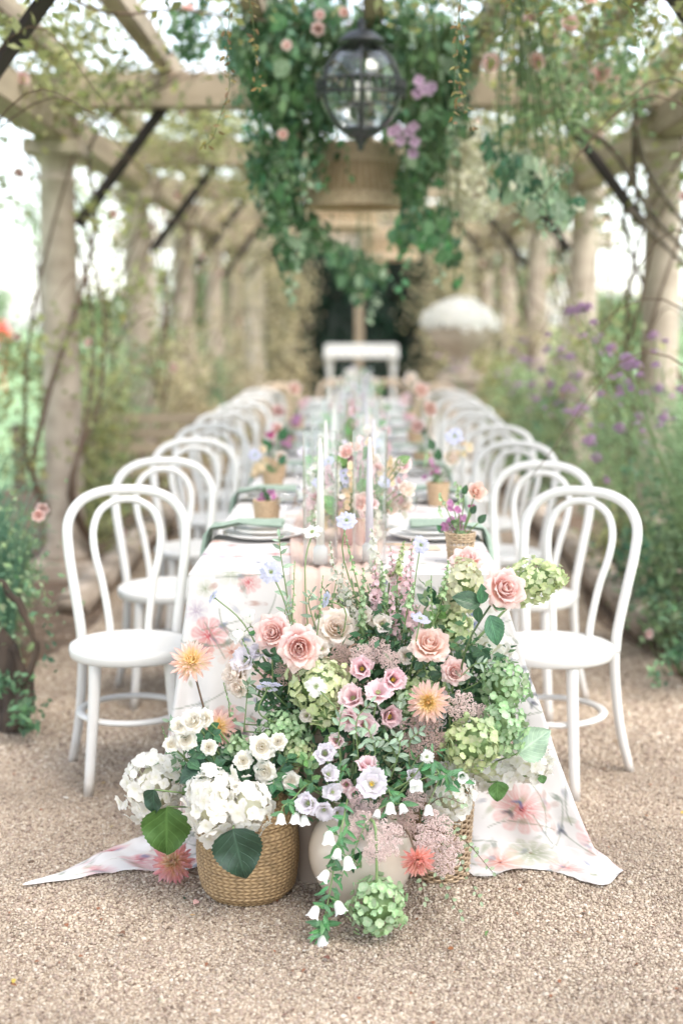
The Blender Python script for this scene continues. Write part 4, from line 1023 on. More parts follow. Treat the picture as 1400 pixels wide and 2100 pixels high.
V, Fc, U = lathe([(0, lr + .115), (.012, lr + .11), (.02, lr + .085), (.014, lr + .07), (.055, lr + .055), (.098, lr + .02), (.102, lr + .012), (.06, lr + .005), (.058, lr - .02), (.085, lr - .035), (0, lr - .035)], 32); put('cap', mk_mesh('cap', V, Fc, M['iron'], U), lt)
V, Fc, U = lathe([(0, -lr + .02), (.075, -lr + .02), (.08, -lr), (.05, -lr - .015), (.03, -lr - .02), (.022, -lr - .04), (.012, -lr - .05), (.015, -lr - .062), (0, -lr - .078)], 32); put('finial', mk_mesh('finial', V, Fc, M['iron'], U), lt)
b = MB()
for k in range(3):
    a = k * 2.1; cx_, cy_ = .03 * math.cos(a), .03 * math.sin(a)
    b.add(*lathe([(0, -.06), (.011, -.06), (.011, .03), (0, .03)], 12), T(cx_, cy_, 0))
put('candle_bulb', b.mesh('candle_bulb', M['candle']), lt)
b = MB(); b.add(*lathe([(0, -lr + .02), (.012, -lr + .02), (.012, -.07), (.05, -.06), (.05, -.055), (0, -.055)], 12)); put('lamp_stem', b.mesh('lamp_stem', M['iron']), lt)
b = MB(); zz = lr + .11
while lc.z + zz < 2.88:
    ring = [(.011 * math.cos(q), 0, .019 * math.sin(q)) for q in np.linspace(0, 6.283, 12, endpoint=False)]
    b.add(*tube(ring, .0028, closed=True, sides=5), T(0, 0, zz + .015) @ RZ(1.57 * (int(zz * 100) % 2))); zz += .03
put('chain', b.mesh('chain', M['iron']), lt)
def rattan_shade(lab, px, ytop, ybot, wt, wb, D):
    c0 = P(px, ytop, D); c1 = P(px, ybot, D); H = c0.z - c1.z; rt = wt / 2 * D / F; rb = wb / 2 * D / F
    t = thing('rattan_shade', lab, 'lampshade', (c1.x, c1.y, c1.z), group='rattan lampshades in a row')
    b = MB(); n = 46
    for k in range(n):
        a = k * 2 * math.pi / n
        b.add(*tube([(rb * math.cos(a), rb * math.sin(a), H * .12), (rt * math.cos(a), rt * math.sin(a), H * .98)], .0032, .0028, 4))
    put('cane_stave', b.mesh('cane_stave', M['rattan']), t)
    b = MB()
    for z in list(np.linspace(0, .2, 8)) + list(np.linspace(.72, 1, 9)):
        r = rb + (rt - rb) * z; pts_ = [((r + .004 * math.sin(q * 42 + z * 90)) * math.cos(q), (r + .004 * math.sin(q * 42 + z * 90)) * math.sin(q), H * z) for q in np.linspace(0, 6.283, 120, endpoint=False)]
        b.add(*tube(pts_, .005, closed=True, sides=5))
    put('cane_band', b.mesh('cane_band', M['rattan']), t)
    V, Fc, U = lathe([(rb * .955, H * .02), (rt * .95, H * .98)], 40); put('inner_liner', mk_mesh('inner_liner', V, Fc, M['kraft'], U), t)
    b = MB(); b.add(*tube([(0, 0, H * .9), (0, 0, 2.84 - c1.z)], .004, .004, 6))
    for a in (0, 2.1, 4.2): b.add(*tube([(0, 0, H * .98), (rt * math.cos(a), rt * math.sin(a), H * .97)], .003, .003, 5))
    put('cord', b.mesh('cord', M['iron']), t)
    V, Fc, U = lathe([(0.012, H * .9), (.02, H * .85), (.03, H * .7), (.022, H * .6), (0, H * .57)], 14); put('bulb', mk_mesh('bulb', V, Fc, M['candle'], U), t)
rattan_shade('largest rattan lampshade, hanging just behind the lantern', 731, 300, 424, 156, 212, 7.2)
rattan_shade('second rattan lampshade below and behind the largest', 700, 408, 468, 110, 150, 9.4)
rattan_shade('pinkish rattan lampshade farther back, lowest of the row', 795, 470, 532, 100, 124, 11.0)
rattan_shade('small blurred rattan lampshade far down the walk', 752, 520, 560, 60, 80, 15.0)

# ------------------------------------------------------------------ planting left and right
def leafy_shrub(name, lab, cat, loc, blobs_, mat, size, seed, cane=14, hgt=.6, group=None, sprd=.4, stems=None):
    t = thing(name, lab, cat, loc, group=group); rr = random.Random(seed); b = MB()
    for q in range(cane):
        a = rr.uniform(0, 6.28); L = rr.uniform(.2, sprd); h_ = hgt * rr.uniform(.5, 1)
        b.add(*tube(smooth_path([(0, 0, 0), (math.cos(a) * L * .4, math.sin(a) * L * .4, h_ * .6), (math.cos(a) * L, math.sin(a) * L, h_)], 5), .006, .002, 5))
    put('stem', b.mesh('stem', M['stem_dark'] if stems is None else M[stems]), t)
    cloud('foliage', blobs_, size, M[mat], t, seed=seed, clump=.8); return t
for i, (x, y, h, r, mt, lab) in enumerate([
        (-1.62, 6.0, .55, .24, 'cl_fresh', 'bluish green perennial clump at the left edge in front of the nearest column'),
        (-2.15, 6.9, .5, .4, 'cl_fresh', 'fresh green shrub left of the nearest left column'),
        (-1.75, 9.3, 1.15, .4, 'cl_olive', 'olive green rose bush behind the nearest left column'),
        (-1.9, 10.4, 1.2, .45, 'cl_fresh', 'green rose bush in front of the second left column'),
        (-1.8, 12.2, 1.2, .45, 'cl_tan', 'tawny rose bush behind the second left column'),
        (-1.8, 14.6, 1.3, .45, 'cl_fresh', 'green bush near the fourth left column'),
        (-1.7, 17.4, 1.25, .5, 'cl_tan', 'tall tan bush near the far left columns'),
        (-1.15, 18.6, 2.5, .5, 'cl_tan', 'tall tawny climber bush left of the hedge opening'),
        (1.55, 6.2, .55, .3, 'cl_fresh', 'low green perennial at the front of the right border'),
        (1.75, 7.1, .75, .4, 'cl_teal', 'bluish green perennial clump before the nearest right column'),
        (1.75, 9.0, .95, .42, 'cl_fresh', 'green bush behind the nearest right column'),
        (1.7, 11.0, 1.0, .42, 'cl_teal', 'bluish bush beside the second right column'),
        (1.65, 13.2, 1.0, .42, 'cl_fresh', 'green bush beside the third right column'),
        (1.75, 15.8, 1.2, .5, 'cl_olive', 'olive bush near the fourth right column'),
        (1.1, 18.6, 2.5, .45, 'cl_tan', 'tall tawny climber bush right of the hedge opening'),
        (2.4, 8.4, 1.1, .5, 'cl_tree', 'dark green bush at the back of the right border')]):
    bl = [((random.uniform(-1, 1) * r * .7, random.uniform(-1, 1) * r * .7, h * z), (r * .6, r * .6, h * .2), 150 if mt != 'cl_tan' else 300) for z in (.12, .22, .35, .5, .65, .8, .9) for _ in range(2)]
    leafy_shrub('garden_shrub', lab, 'shrub', (x, y, 0), bl, mt, .05 if y < 12 else .06, 500 + i, hgt=h, sprd=r)
# gnarled climbing rose stump at the left edge
t = thing('old_rose_stump', 'gnarled dark rose trunk with arching cane at the left edge of the gravel', 'rose trunk', PG(30, 1500)); b = MB()
o_ = t.location
for pth, r0, r1 in ((((28, 1510, 4.9), (30, 1440, 4.9), (15, 1370, 4.9), (-5, 1300, 4.95), (-40, 1200, 5.0)), .05, .035), (((40, 1490, 4.85), (52, 1440, 4.85), (45, 1380, 4.9), (20, 1330, 4.9)), .035, .02),
                    (((45, 1410, 4.8), (68, 1370, 4.8), (74, 1310, 4.8), (52, 1250, 4.8), (10, 1200, 4.8), (-30, 1180, 4.8)), .011, .007), (((10, 1500, 4.9), (-5, 1440, 5), (-10, 1380, 5)), .04, .03)):
    V, Fc, U = tube(smooth_path([P(*q) - o_ for q in pth], 6), r0, r1, 10)
    V = V + np.array([[mnoise.noise(Vector(p) * 30) * .008 + mnoise.noise(Vector(p) * 9) * .02] * 3 for p in V]); b.add(V, Fc, U)
put('stem', b.mesh('stem', M['bark_dark']), t)
cloud('foliage', loc_blobs([(P(50, 1440, 4.75), (.06, .06, .07), 90), (P(60, 1470, 4.75), (.05, .05, .04), 70), (P(20, 1250, 4.9), (.1, .1, .1), 30), (P(30, 1160, 5), (.15, .15, .15), 50), (P(100, 1300, 4.8), (.04, .05, .1), 16), (P(5, 1380, 4.7), (.04, .04, .05), 50)], o_), .03, M['cl_dark'], t, seed=71, clump=.9)
cloud('foliage', loc_blobs([(P(60, 1250, 4.8), (.1, .1, .12), 50), (P(20, 1100, 5), (.12, .15, .2), 100), (P(90, 1180, 4.9), (.08, .05, .12), 30)], o_), .028, M['cl_fresh'], t, seed=72, clump=1)
blooms(t, [P(78, 1055, 4.9), P(88, 1043, 4.95)], .026)
# tall grasses / perennial left edge and right border
def grass_clump(lab, loc, n, h, sprd, mat, seed, lean=(0, 0), thin=.004):
    rr = random.Random(seed); t = thing('tall_grass', lab, 'ornamental grass', loc); b = MB()
    for q in range(n):
        a = rr.uniform(0, 6.28); L = rr.uniform(.1, 1) * sprd; hh = h * rr.uniform(.55, 1)
        x0, y0 = rr.uniform(-.1, .1), rr.uniform(-.1, .1); ex, ey = math.cos(a) * L + lean[0] * hh, math.sin(a) * L + lean[1] * hh
        p = smooth_path([(x0, y0, 0), (x0 + ex * .25, y0 + ey * .25, hh * .55), (x0 + ex * .7, y0 + ey * .7, hh * .95), (x0 + ex, y0 + ey, hh * .97)], 3)
        b.add(*tube(p, thin, thin * .3, 3, cap=False))
    put('blade', b.mesh('blade', M[mat]), t)['kind'] = 'stuff'; return t
M['blade'] = solid('grass_blade', '8AA878', 0.6, 0.25, 8, transl=.2)
M['blade2'] = solid('grass_blade_bluish', '6E9A7C', 0.6, 0.25, 8, transl=.2)
grass_clump('fine arching green grass at the right edge beyond the chairs', (1.75, 5.9, 0), 420, 1.15, .75, 'blade', 1, (-.1, -.05))
grass_clump('fine arching grass behind the first, below the verbena', (1.85, 6.9, 0), 380, 1.2, .7, 'blade', 2, (-.12, 0))
grass_clump('bluish upright grass at the left edge beside the old rose trunk', (-1.5, 5.5, 0), 210, .82, .28, 'blade2', 3)
grass_clump('bluish grass tuft against the nearest left column', (-1.9, 6.4, 0), 250, .9, .4, 'blade2', 4)
# verbena
def head_mesh():
    b = MB(); rr = random.Random(2)
    g0 = sheet(2, 2, lambda u, v: (u * .5 * math.sin(math.pi * (v * .7 + .15)), v, .15 * u * u))
    for k in range(40):
        d = Vector((rr.gauss(0, 1), rr.gauss(0, 1), abs(rr.gauss(0, .7)))).normalized()
        for j in range(4): b.add(*g0, T(*(d * .75)) @ FACE(d, rr.uniform(0, 6)) @ RZ(j * 1.57) @ S(.26))
    return b.mesh('flower_head', M['mauve'])
VH = head_mesh()
vspec = [(1.62, 6.0, [(1290, 742, 5.6), (1305, 752, 5.6), (1282, 735, 5.65), (1252, 716, 5.8), (1186, 636, 5.9), (1205, 632, 5.9), (1170, 640, 6.0), (1285, 560 + 190, 5.6)], 'violet verbena with the largest heads before the nearest right column'),
         (1.55, 7.0, [(1195, 690, 7), (1218, 700, 7), (1168, 735, 7), (1150, 718, 7), (1188, 770, 7), (1232, 810, 6.6), (1285, 785, 6.6), (1155, 800, 7), (1200, 840, 7)], 'violet verbena with many pale heads in the middle of the right border'),
         (1.6, 6.3, [(1208, 907, 6.2), (1222, 940, 6.2), (1180, 848, 6.4), (1350, 800, 6.4), (1360, 860, 6.2), (1310, 855, 6.2), (1270, 880, 6.2), (1340, 690, 6.4), (1395, 800, 6.3)], 'violet verbena with scattered low heads at the right edge'),
         (1.5, 8.4, [(1110, 760, 8.4), (1130, 790, 8.4), (1100, 820, 8.4), (1140, 830, 8.4), (1090, 790, 9), (1120, 720, 8.8), (1075, 740, 9)], 'pale verbena farther back behind the right chairs'),
         (1.45, 11.0, [(1050, 720, 11), (1075, 700, 11), (1040, 760, 11), (1090, 740, 11), (1060, 790, 11), (1020, 770, 11.5), (900, 730, 12), (930, 760, 12), (960, 740, 12)], 'distant pale verbena beside the stone urn pedestal')]
for (x, y, hs, lab) in vspec:
    t = thing('verbena', lab, 'verbena', (x, y, 0), group='verbena in the right border'); b = MB()
    for (px, py, D) in hs:
        e = P(px, py, D) - t.location
        b.add(*tube(smooth_path([(random.uniform(-.1, .1), random.uniform(-.1, .1), 0), (e.x * .5 + random.uniform(-.03, .03), e.y * .5, e.z * .5), tuple(e)], 6), .0035, .002, 5))
        put('flower_head', VH, t, T(*e) @ RX(random.uniform(-.3, .5)) @ S(.036 * random.uniform(.7, 1.1)))
        for q in range(2):
            e2 = e + Vector((random.uniform(-.1, .1), random.uniform(-.1, .1), random.uniform(-.12, .02)))
            b.add(*tube([tuple(e * .85), tuple(e2)], .002, .0015, 4)); put('flower_head', VH, t, T(*e2) @ S(.022 * random.uniform(.7, 1.1)))
    put('stem', b.mesh('stem', M['stem']), t)
    cloud('foliage', [((random.uniform(-.2, .2), random.uniform(-.3, .3), z), (.16, .16, .14), 90) for z in (.1, .25, .4, .55, .75, .95)], .035, M['cl_fresh'], t, seed=int(y * 10), clump=.9)
# small rose bush at the right edge, low
t = leafy_shrub('rose_bush', 'low rose bush with one pink bloom at the right edge of the gravel', 'rose bush', PG(1400, 1390), loc_blobs([(P(1385, 1340, 5.4), (.06, .08, .08), 70), (P(1360, 1380, 5.3), (.05, .06, .05), 26), (P(1420, 1300, 5.5), (.1, .1, .1), 120), (P(1390, 1250, 5.5), (.08, .1, .06), 40)], PG(1400, 1390)), 'cl_dark', .035, 81, 8, .3, sprd=.2)
t2 = thing('fallen_rose', 'pale pink rose bloom low beside the right path edge', 'rose', P(1328, 1300, 5.6)); blooms(t2, [P(1328, 1300, 5.6)], .022)
V, Fc, U = tube(smooth_path([(0, 0, 0), (.03, .02, -.08), (.09, .05, -.18)], 5), .002, .003, 5); put('stem', mk_mesh('stem', V, Fc, M['stem_dark'], U), t2)

# ------------------------------------------------------------------ far end: white table, urn
wt_ = thing('white_garden_table', 'white carved garden table standing at the far end of the walk', 'table', (0.0, 17.2, 0))
b = MB(); b.add(*box((-.44, -.25, 1.10), (.44, .25, 1.2), .02)); put('table_top', b.mesh('table_top', M['white_paint'], False), wt_)
b = MB()
for k in range(9): b.add(*lathe([(0, 0), (.045, 0), (.05, .03), (.03, .09), (0, .1)], 12), T(-.4 + k * .1, -.25, 1.03))
put('scalloped_apron', b.mesh('scalloped_apron', M['white_paint']), wt_)
for sx in (-.38, .38):
    for sy in (-.2, .2):
        V, Fc, U = lathe([(.03, 0), (.035, .05), (.02, .12), (.03, .5), (.022, .8), (.04, .95), (.04, 1.1)], 14); put('leg', mk_mesh('leg', V, Fc, M['white_paint'], U), wt_, T(sx, sy, 0))
uc = PG(943, 1000); ux, uy = P(943, 660, 13.4).x, 13.4
ut = thing('stone_urn', 'shallow stone urn on a pedestal behind the right chairs', 'urn', (ux, uy, 0))
V, Fc, U = lathe([(0, .98), (.14, .98), (.15, 1.02), (.08, 1.06), (.07, 1.1), (.14, 1.18), (.25, 1.26), (.295, 1.34), (.30, 1.38), (.32, 1.39), (.32, 1.41), (.28, 1.41), (.26, 1.36), (0, 1.34)], 32); put('bowl', mk_mesh('bowl', V, Fc, M['stone'], U), ut)
b = MB(); b.add(*box((-.2, -.2, 0), (.2, .2, .12), .01)); b.add(*box((-.15, -.15, .12), (.15, .15, .9), .01)); b.add(*box((-.2, -.2, .9), (.2, .2, .98), .01)); put('pedestal', b.mesh('pedestal', M['stone'], False), ut)
uf = thing('white_hydrangea_dome', 'wide dome of white hydrangeas filling the stone urn', 'flower arrangement', (ux, uy, 1.43))
sup = floret_meshes('hyd_white', 1)
for k in range(150):
    z = (k + .5) / 150; a = k * 2.4; s = math.sqrt(1 - z * z); d = Vector((s * math.cos(a), s * math.sin(a), z))
    put('floret', sup[k % 4], uf, T(d.x * .33 * random.uniform(.82, 1.15), d.y * .31, -.01 + d.z * .21 * random.uniform(.7, 1.25)) @ FACE(d, a) @ S(.062 * random.uniform(.8, 1.2)))
V, Fc, _ = icosph(1, 2); put('leaf_core', mk_mesh('leaf_core', V * (.24, .24, .14), Fc, M['cl_fresh']), uf)
# objects on the left lawn
rd = thing('red_parasol', 'small red folded parasol far off on the left lawn', 'parasol', P(4, 672, 30)); rd.location.z = 0
zt = P(4, 655, 30).z
V, Fc, U = lathe([(0, zt), (.05, zt - .05), (.22, zt - .3), (.2, zt - .42), (0.03, zt - .42), (.03, 0)], 16); put('canopy', mk_mesh('canopy', V, Fc, M['red'], U), rd)
pb = thing('timber_bollard', 'short weathered timber post on the lawn left of the nearest column', 'post', PG(42, 1010)); pb.location.z = -.03
V, Fc, _ = box((-.055, -.055, 0), (.055, .055, .62), .01); put('shaft', mk_mesh('shaft', V, Fc, M['bark'], smooth=False), pb)
bn = thing('garden_bench', 'weathered bench half hidden behind the left chairs', 'bench', (P(320, 890, 9.5).x, 9.5, 0))
b = MB()
for k in range(4): put('seat_slat', mk_mesh('seat_slat', *box((-.5, -.2 + k * .1, .44), (.5, -.12 + k * .1, .47), .004)[:2], M['oak_x'], smooth=False), bn)
for k in range(3): put('back_slat', mk_mesh('back_slat', *box((-.5, .2, .56 + k * .1), (.5, .225, .63 + k * .1), .004)[:2], M['oak_x'], smooth=False), bn)
for sx in (-.47, .47):
    for sy in (-.18, .2): put('leg', mk_mesh('leg', *box((sx - .03, sy - .03, 0), (sx + .03, sy + .03, .44 if sy < 0 else .84), .004)[:2], M['oak'], smooth=False), bn)
#EOF2

# ================================================================== TABLE
TX0, TX1, TY0, TY1, TZ = -0.475, 0.385, 3.86, 13.2, 0.745
tb = thing('long_table', 'long banquet table hidden under the floral cloth', 'table', (-.045, TY0, 0))
put('table_top', mk_mesh('table_top', *box((TX0 + .045 + .012, .012, .715), (TX1 + .045 - .012, TY1 - TY0 - .01, .741), .004)[:2], M['wood_tan'], smooth=False), tb)
for y in np.arange(.25, TY1 - TY0, 1.8):
    for x in (-.36, .36): put('leg', cached('tleg', lambda: mk_mesh('leg', *box((-.025, -.025, 0), (.025, .025, .715), .003)[:2], M['wood_tan'], smooth=False)), tb, T(x, y, 0))

# --- printed pattern of the cloth (flat print on the fabric)
def print_color(s, t):
    """s,t metres on the flat cloth -> linear rgb (numpy arrays)"""
    base = np.array(lin('DAD6D3')); col = np.tile(base, (len(s), 1)); g = np.random.default_rng(12)
    order = np.argsort(s); ss = s[order]
    def near(cx, cy, r):
        a_, b_ = np.searchsorted(ss, [cx - r, cx + r]); c_ = order[a_:b_]
        return c_[np.abs(t[c_] - cy) < r]
    def put_(m, k_, c):
        k_ = np.clip(k_, 0, 1)[:, None] * .94
        col[m] = col[m] * (1 - k_) + base * np.array(lin(c)) ** 1.5 * k_ * 1.05
    def flower(cx, cy, r, n, c_in, c_out, ph, sharp=1.0, fade=.75):
        m = near(cx, cy, r * 1.2)
        if not len(m): return
        dx, dy = s[m] - cx, t[m] - cy; d = np.hypot(dx, dy) / r; a = np.arctan2(dy, dx)
        edge = 0.78 + .22 * np.abs(np.cos(n * .5 * (a + ph))) ** .6 + .05 * np.sin(3 * a + ph * 5)
        body = np.clip((edge - d) * 12, 0, 1); streak = .6 + .4 * np.cos(n * 3 * a + 3 * np.sin(d * 5)); sect = np.clip(np.abs(np.cos(n * .5 * (a + ph))) * 2.2 * sharp, 0.12, 1)
        put_(m, body * sect * fade * (.35 + .5 * streak * (1 - .3 * d) + .25 * np.clip((d - edge + .18) * 6, 0, 1)), c_out)
        put_(m, body * sect * np.clip(1.0 - d * 1.3, 0, 1) ** 1.3 * (.55 + .45 * streak), c_in)
        put_(m, np.clip((.11 - d) * 22, 0, 1) * (.5 + .5 * np.cos(9 * a)), 'A04858')
    def leafp(cx, cy, L, wd, an, c, k=.6):
        m = near(cx, cy, L)
        if not len(m): return
        dx, dy = s[m] - cx, t[m] - cy; u = dx * math.cos(an) + dy * math.sin(an); v = -dx * math.sin(an) + dy * math.cos(an)
        w_ = wd * np.sqrt(np.clip(1 - (u / L) ** 2, 0, 1)); put_(m, np.clip((w_ - np.abs(v)) / wd * 4, 0, 1) * k * (.6 + .4 * np.cos(u * 160 + np.abs(v) * 200)), c)
    def stemp(cx, cy, L, an, c='B8C0B0', bend=3):
        m = near(cx, cy, L)
        if not len(m): return
        dx, dy = s[m] - cx, t[m] - cy; u = dx * math.cos(an) + dy * math.sin(an); v = -dx * math.sin(an) + dy * math.cos(an) - bend * u * u
        put_(m, np.clip(1.6 - np.abs(v) / .0014, 0, 1) * (np.abs(u) < L) * .8, c)
    # hand placed, seen in the photo on the front drop (s across from the left corner, t down)
    flower(.065, .17, .055, 7, 'E8586C', 'F4A8A8', .3, 1.2)
    flower(.83, .62, .07, 11, 'EE8A8E', 'F8CCC8', .2, 1.2, .75)
    flower(.77, .78, .055, 7, 'F0A088', 'FADCD0', .9, .9)
    flower(.90, .80, .045, 7, 'F0A4A0', 'FAD0CC', .1, .9)
    flower(.12, .42, .06, 9, 'F2A0A0', 'F8CCC6', 1.2, .9)
    flower(.22, .28, .05, 6, 'EEB0A8', 'FADCD4', .4, .8)
    flower(-.03, .66, .06, 9, 'F0A0A0', 'F8CEC8', .7, .9)
    zones = [(-1.3, 2.2, -.02, 1.05, 52, 300), (-11, 12, -.9, -.02, 26, 60), (-9.5, -1.3, 0, .8, 16, 0), (2.2, 10.5, 0, .8, 16, 0)]
    for (s0, s1, t0, t1, nf, nl) in zones:
        A_ = (s1 - s0) * (t1 - t0); made = []
        for k in range(int(nf * A_)):
            cx = g.uniform(s0, s1); cy = g.uniform(t0, t1); r = g.uniform(.02, .055)
            if any((cx - a) ** 2 + (cy - b_) ** 2 < (r + q_) ** 2 * .5 for a, b_, q_ in made[-260:]): continue
            made.append((cx, cy, r)); c = [('E8707C', 'F6B8B4'), ('F0A088', 'F8D4C4'), ('E0808E', 'F2C0C6'), ('B8C4A4', 'DCE2CC'), ('F4B090', 'FADCCC'), ('C8B8D0', 'E4DCEA')][g.integers(0, 6)]
            flower(cx, cy, r, int(g.integers(5, 11)), c[0], c[1], g.uniform(0, 6), g.uniform(.7, 1.3), g.uniform(.3, .75))
        for k in range(int(nl * A_)):
            cx = g.uniform(s0, s1); cy = g.uniform(t0, t1); an = g.uniform(0, 3.14)
            c = ['B4C0A8', 'A0AEA2', 'C8CEB8', 'A4ACBC', '9AA8C8', 'D8B8AC'][g.integers(0, 6)]
            leafp(cx, cy, g.uniform(.01, .034), g.uniform(.004, .011), an, c, g.uniform(.35, .85))
            if k % 3 == 0: stemp(cx, cy, g.uniform(.03, .09), an + .3, 'B4BCAE', g.uniform(-4, 4))
            if k % 11 == 0:
                for q in (-.7, .7): leafp(cx + .009 * math.cos(an + q), cy + .009 * math.sin(an + q), .012, .005, an + q, '767C8C' if k % 2 else '7A94C4', .75)
    return col
def cloth_mat():
    m, n, l, b = newmat('printed_cotton')
    a = n.new('ShaderNodeVertexColor'); a.layer_name = 'col'
    l.new(a.outputs[0], b.inputs['Base Color']); b.inputs['Roughness'].default_value = 0.85; b.inputs['Specular IOR Level'].default_value = 0.15
    tc = n.new('ShaderNodeTexCoord'); w_ = N(n, 'ShaderNodeTexNoise', Scale=900.0, Detail=2.0); l.new(tc.outputs['Object'], w_.inputs[0])
    bp = N(n, 'ShaderNodeBump', Strength=0.12, Distance=0.001); l.new(w_.outputs[0], bp.inputs['Height']); l.new(bp.outputs[0], b.inputs['Normal'])
    translucent(m, n, l, b, a.outputs[0], .12); return m
M['cloth'] = cloth_mat()
# perimeter: left side (back to front), front (left to right), right side (front to back)
def perimeter():
    P_ = []
    for y in np.concatenate([np.arange(TY1, 5.6, -.12), np.arange(5.6, TY0 + .02, -.012)]): P_.append(('L', y))
    for x in np.arange(0, 1.00001, 1 / 340): P_.append(('F', x))
    for y in np.concatenate([np.arange(TY0 + .02, 5.6, .012), np.arange(5.6, TY1, .12)]): P_.append(('R', y))
    return P_
def sm(a, b_, x): t_ = min(1, max(0, (x - a) / (b_ - a))); return t_ * t_ * (3 - 2 * t_)
LT = PG(14, 1826, .006); RTp = PG(1282, 1782, .012); RT2 = PG(1245, 1830, .006)
gl0 = PG(318, 1776, 0); gr0 = PG(975, 1760, 0)
perim = perimeter(); rows = 260
TOP, GND, HEM = [], [], []
for kind, q in perim:
    if kind == 'F':
        x = TX0 + (TX1 - TX0) * q; top = (x, TY0, TZ + .003)
        bx = -0.575 + (0.60 + .575) * q + .07 * sm(.6, 1, q)
        d = q - .5
        fold = .028 * math.sin(q * 23 + .6) + .018 * math.sin(q * 41)
        gy = 3.58 + .16 * math.sin(math.pi * min(1, max(0, (q + .02) / 1.04))) ** .5 + .02 * math.sin(q * 9) + fold * .9
        gy -= .085 * sm(.66, .80, q) * (1 - .55 * sm(.93, 1, q))
        bx += .012 * math.sin(q * 31)
        gnd = (bx, gy, .006)
        hem = (bx + .03 * (q - .5), gy - .05 - .05 * math.sin(q * 15) ** 2, .006)
        cl = 1 - sm(0, .10, q); cr = sm(.80, .97, q)
        hem = tuple(np.array(hem) * (1 - cl) + np.array((LT.x, LT.y, .006)) * cl)
        kk = sm(.9, 1.0, q); rt_ = np.array(RT2) * (1 - kk) + np.array(RTp) * kk
        hem = tuple(np.array(hem) * (1 - cr) + np.array((rt_[0], rt_[1], .006)) * cr)
    else:
        s_ = -1 if kind == 'L' else 1; tx = TX0 if kind == 'L' else TX1; d = q - TY0
        top = (tx, q, TZ + .003); fl = math.exp(-d / .35)
        wig = .022 * math.sin(q * 17 + s_) + .014 * math.sin(q * 29)
        gnd = (tx + s_ * (.05 + .06 * fl + wig) + (.17 * math.exp(-d / .14) if s_ > 0 else 0), q - .16 * fl, .006)
        if kind == 'L':
            hx = (gnd[0] - .03, q - .2 * fl, .006); w_ = math.exp(-d / .06)
            hem = tuple(np.array(hx) * (1 - w_) + np.array((LT.x, LT.y + .004, .006)) * w_)
        else:
            hx = (gnd[0] + .03, q - .1 * fl, .006); w_ = math.exp(-d / .06)
            hem = tuple(np.array(hx) * (1 - w_) + np.array((RTp.x, RTp.y + .01, .006)) * w_)
    TOP.append(top); GND.append(gnd); HEM.append(hem)
TOP, GND, HEM = (np.array(a) for a in (TOP, GND, HEM))
V = []; ST = []
arc = np.concatenate([[0], np.cumsum(np.linalg.norm(np.diff(TOP[:, :2], axis=0), axis=1))]); i0 = [i for i, p in enumerate(perim) if p[0] == 'F'][0]; arc -= arc[i0]
vs = np.concatenate([np.linspace(0, .8, rows - 40), np.linspace(.8, 1, 41)[1:]])
for j, v in enumerate(vs):
    if v <= .8:
        w_ = v / .8; e = w_ ** 1.35
        p = TOP * (1 - e)[..., None] + GND * e if False else TOP + (GND - TOP) * np.array([w_ ** 1.15, w_ ** 1.25, w_])
        # vertical folds growing towards the hem
        amp = .016 * w_ * (1 - w_ * .3)
        isF = np.array([1.0 if k_[0] == 'F' else 0.0 for k_ in perim]); qv = np.array([k_[1] for k_ in perim])
        p[:, 1] += isF * amp * (np.sin(qv * 34 + w_ * 1.5) + .6 * np.sin(qv * 58 - w_))
        p[:, 0] += (1 - isF) * amp * 1.2 * np.sin(qv * 24 + w_)
        tt = w_ * .76
    else:
        w_ = (v - .8) / .2; p = GND + (HEM - GND) * w_
        ln = np.linalg.norm(HEM - GND, axis=1)
        p[:, 2] = .006 + np.minimum(ln * .10, .028) * math.sin(math.pi * min(1, w_ * .95 + .05)) * (.7 + .3 * np.sin(arc * 37 + w_ * 5)) * (1 if w_ < 1 else 0)
        tt = .76 + w_ * ln
    V.append(p); ST.append(np.stack([arc + (p[:, 0] - TOP[:, 0]) * .55 * (TOP[:, 1] < TY0 + .03), np.broadcast_to(tt, len(arc))], 1))
npz = len(perim); G = np.array(V)                                    # rows x perimeter x 3: round the bend where the cloth meets the ground
lo_, hi_ = int(rows * .56), rows - 2
for it in range(170):
    G[lo_:hi_] = G[lo_:hi_] * .5 + (G[lo_ - 1:hi_ - 1] + G[lo_ + 1:hi_ + 1]) * .25
wv = np.clip(vs * 1.6, 0, 1)[:, None, None]
for it in range(30):
    sm2 = G.copy(); sm2[:, 1:-1] = G[:, 1:-1] * .5 + (G[:, :-2] + G[:, 2:]) * .25
    G = G * (1 - wv) + sm2 * wv
V = list(G)
V = np.vstack(V); ST = np.vstack(ST)
for i in range(len(V)):
    if V[i, 1] < 5.4:
        w_ = min(1, max(0, (TZ - V[i, 2]) / .5)); p_ = Vector(V[i])
        k_ = mnoise.noise(p_ * 7) * .014 + mnoise.noise(p_ * 16 + Vector((5, 3, 1))) * .006
        V[i, 1] += k_ * w_; V[i, 0] += mnoise.noise(p_ * 6 + Vector((9, 1, 4))) * .012 * w_
        if V[i, 2] < .05: V[i, 2] = max(.003, V[i, 2] + abs(mnoise.noise(p_ * 11)) * .016)
i_, j_ = np.meshgrid(np.arange(npz - 1), np.arange(rows - 1)); a_ = (j_ * npz + i_).ravel()
Fq = np.stack([a_, a_ + npz, a_ + npz + 1, a_ + 1], 1)
ys = np.concatenate([np.arange(TY0, 6, .007), np.arange(6, 8, .02), np.linspace(8, TY1, 60)]); xs = np.linspace(TX0, TX1, 130)
X, Y = np.meshgrid(xs, ys); n0 = len(V)
Zt = TZ + .003 + .0015 * np.sin(X * 30) * np.sin(Y * 4)
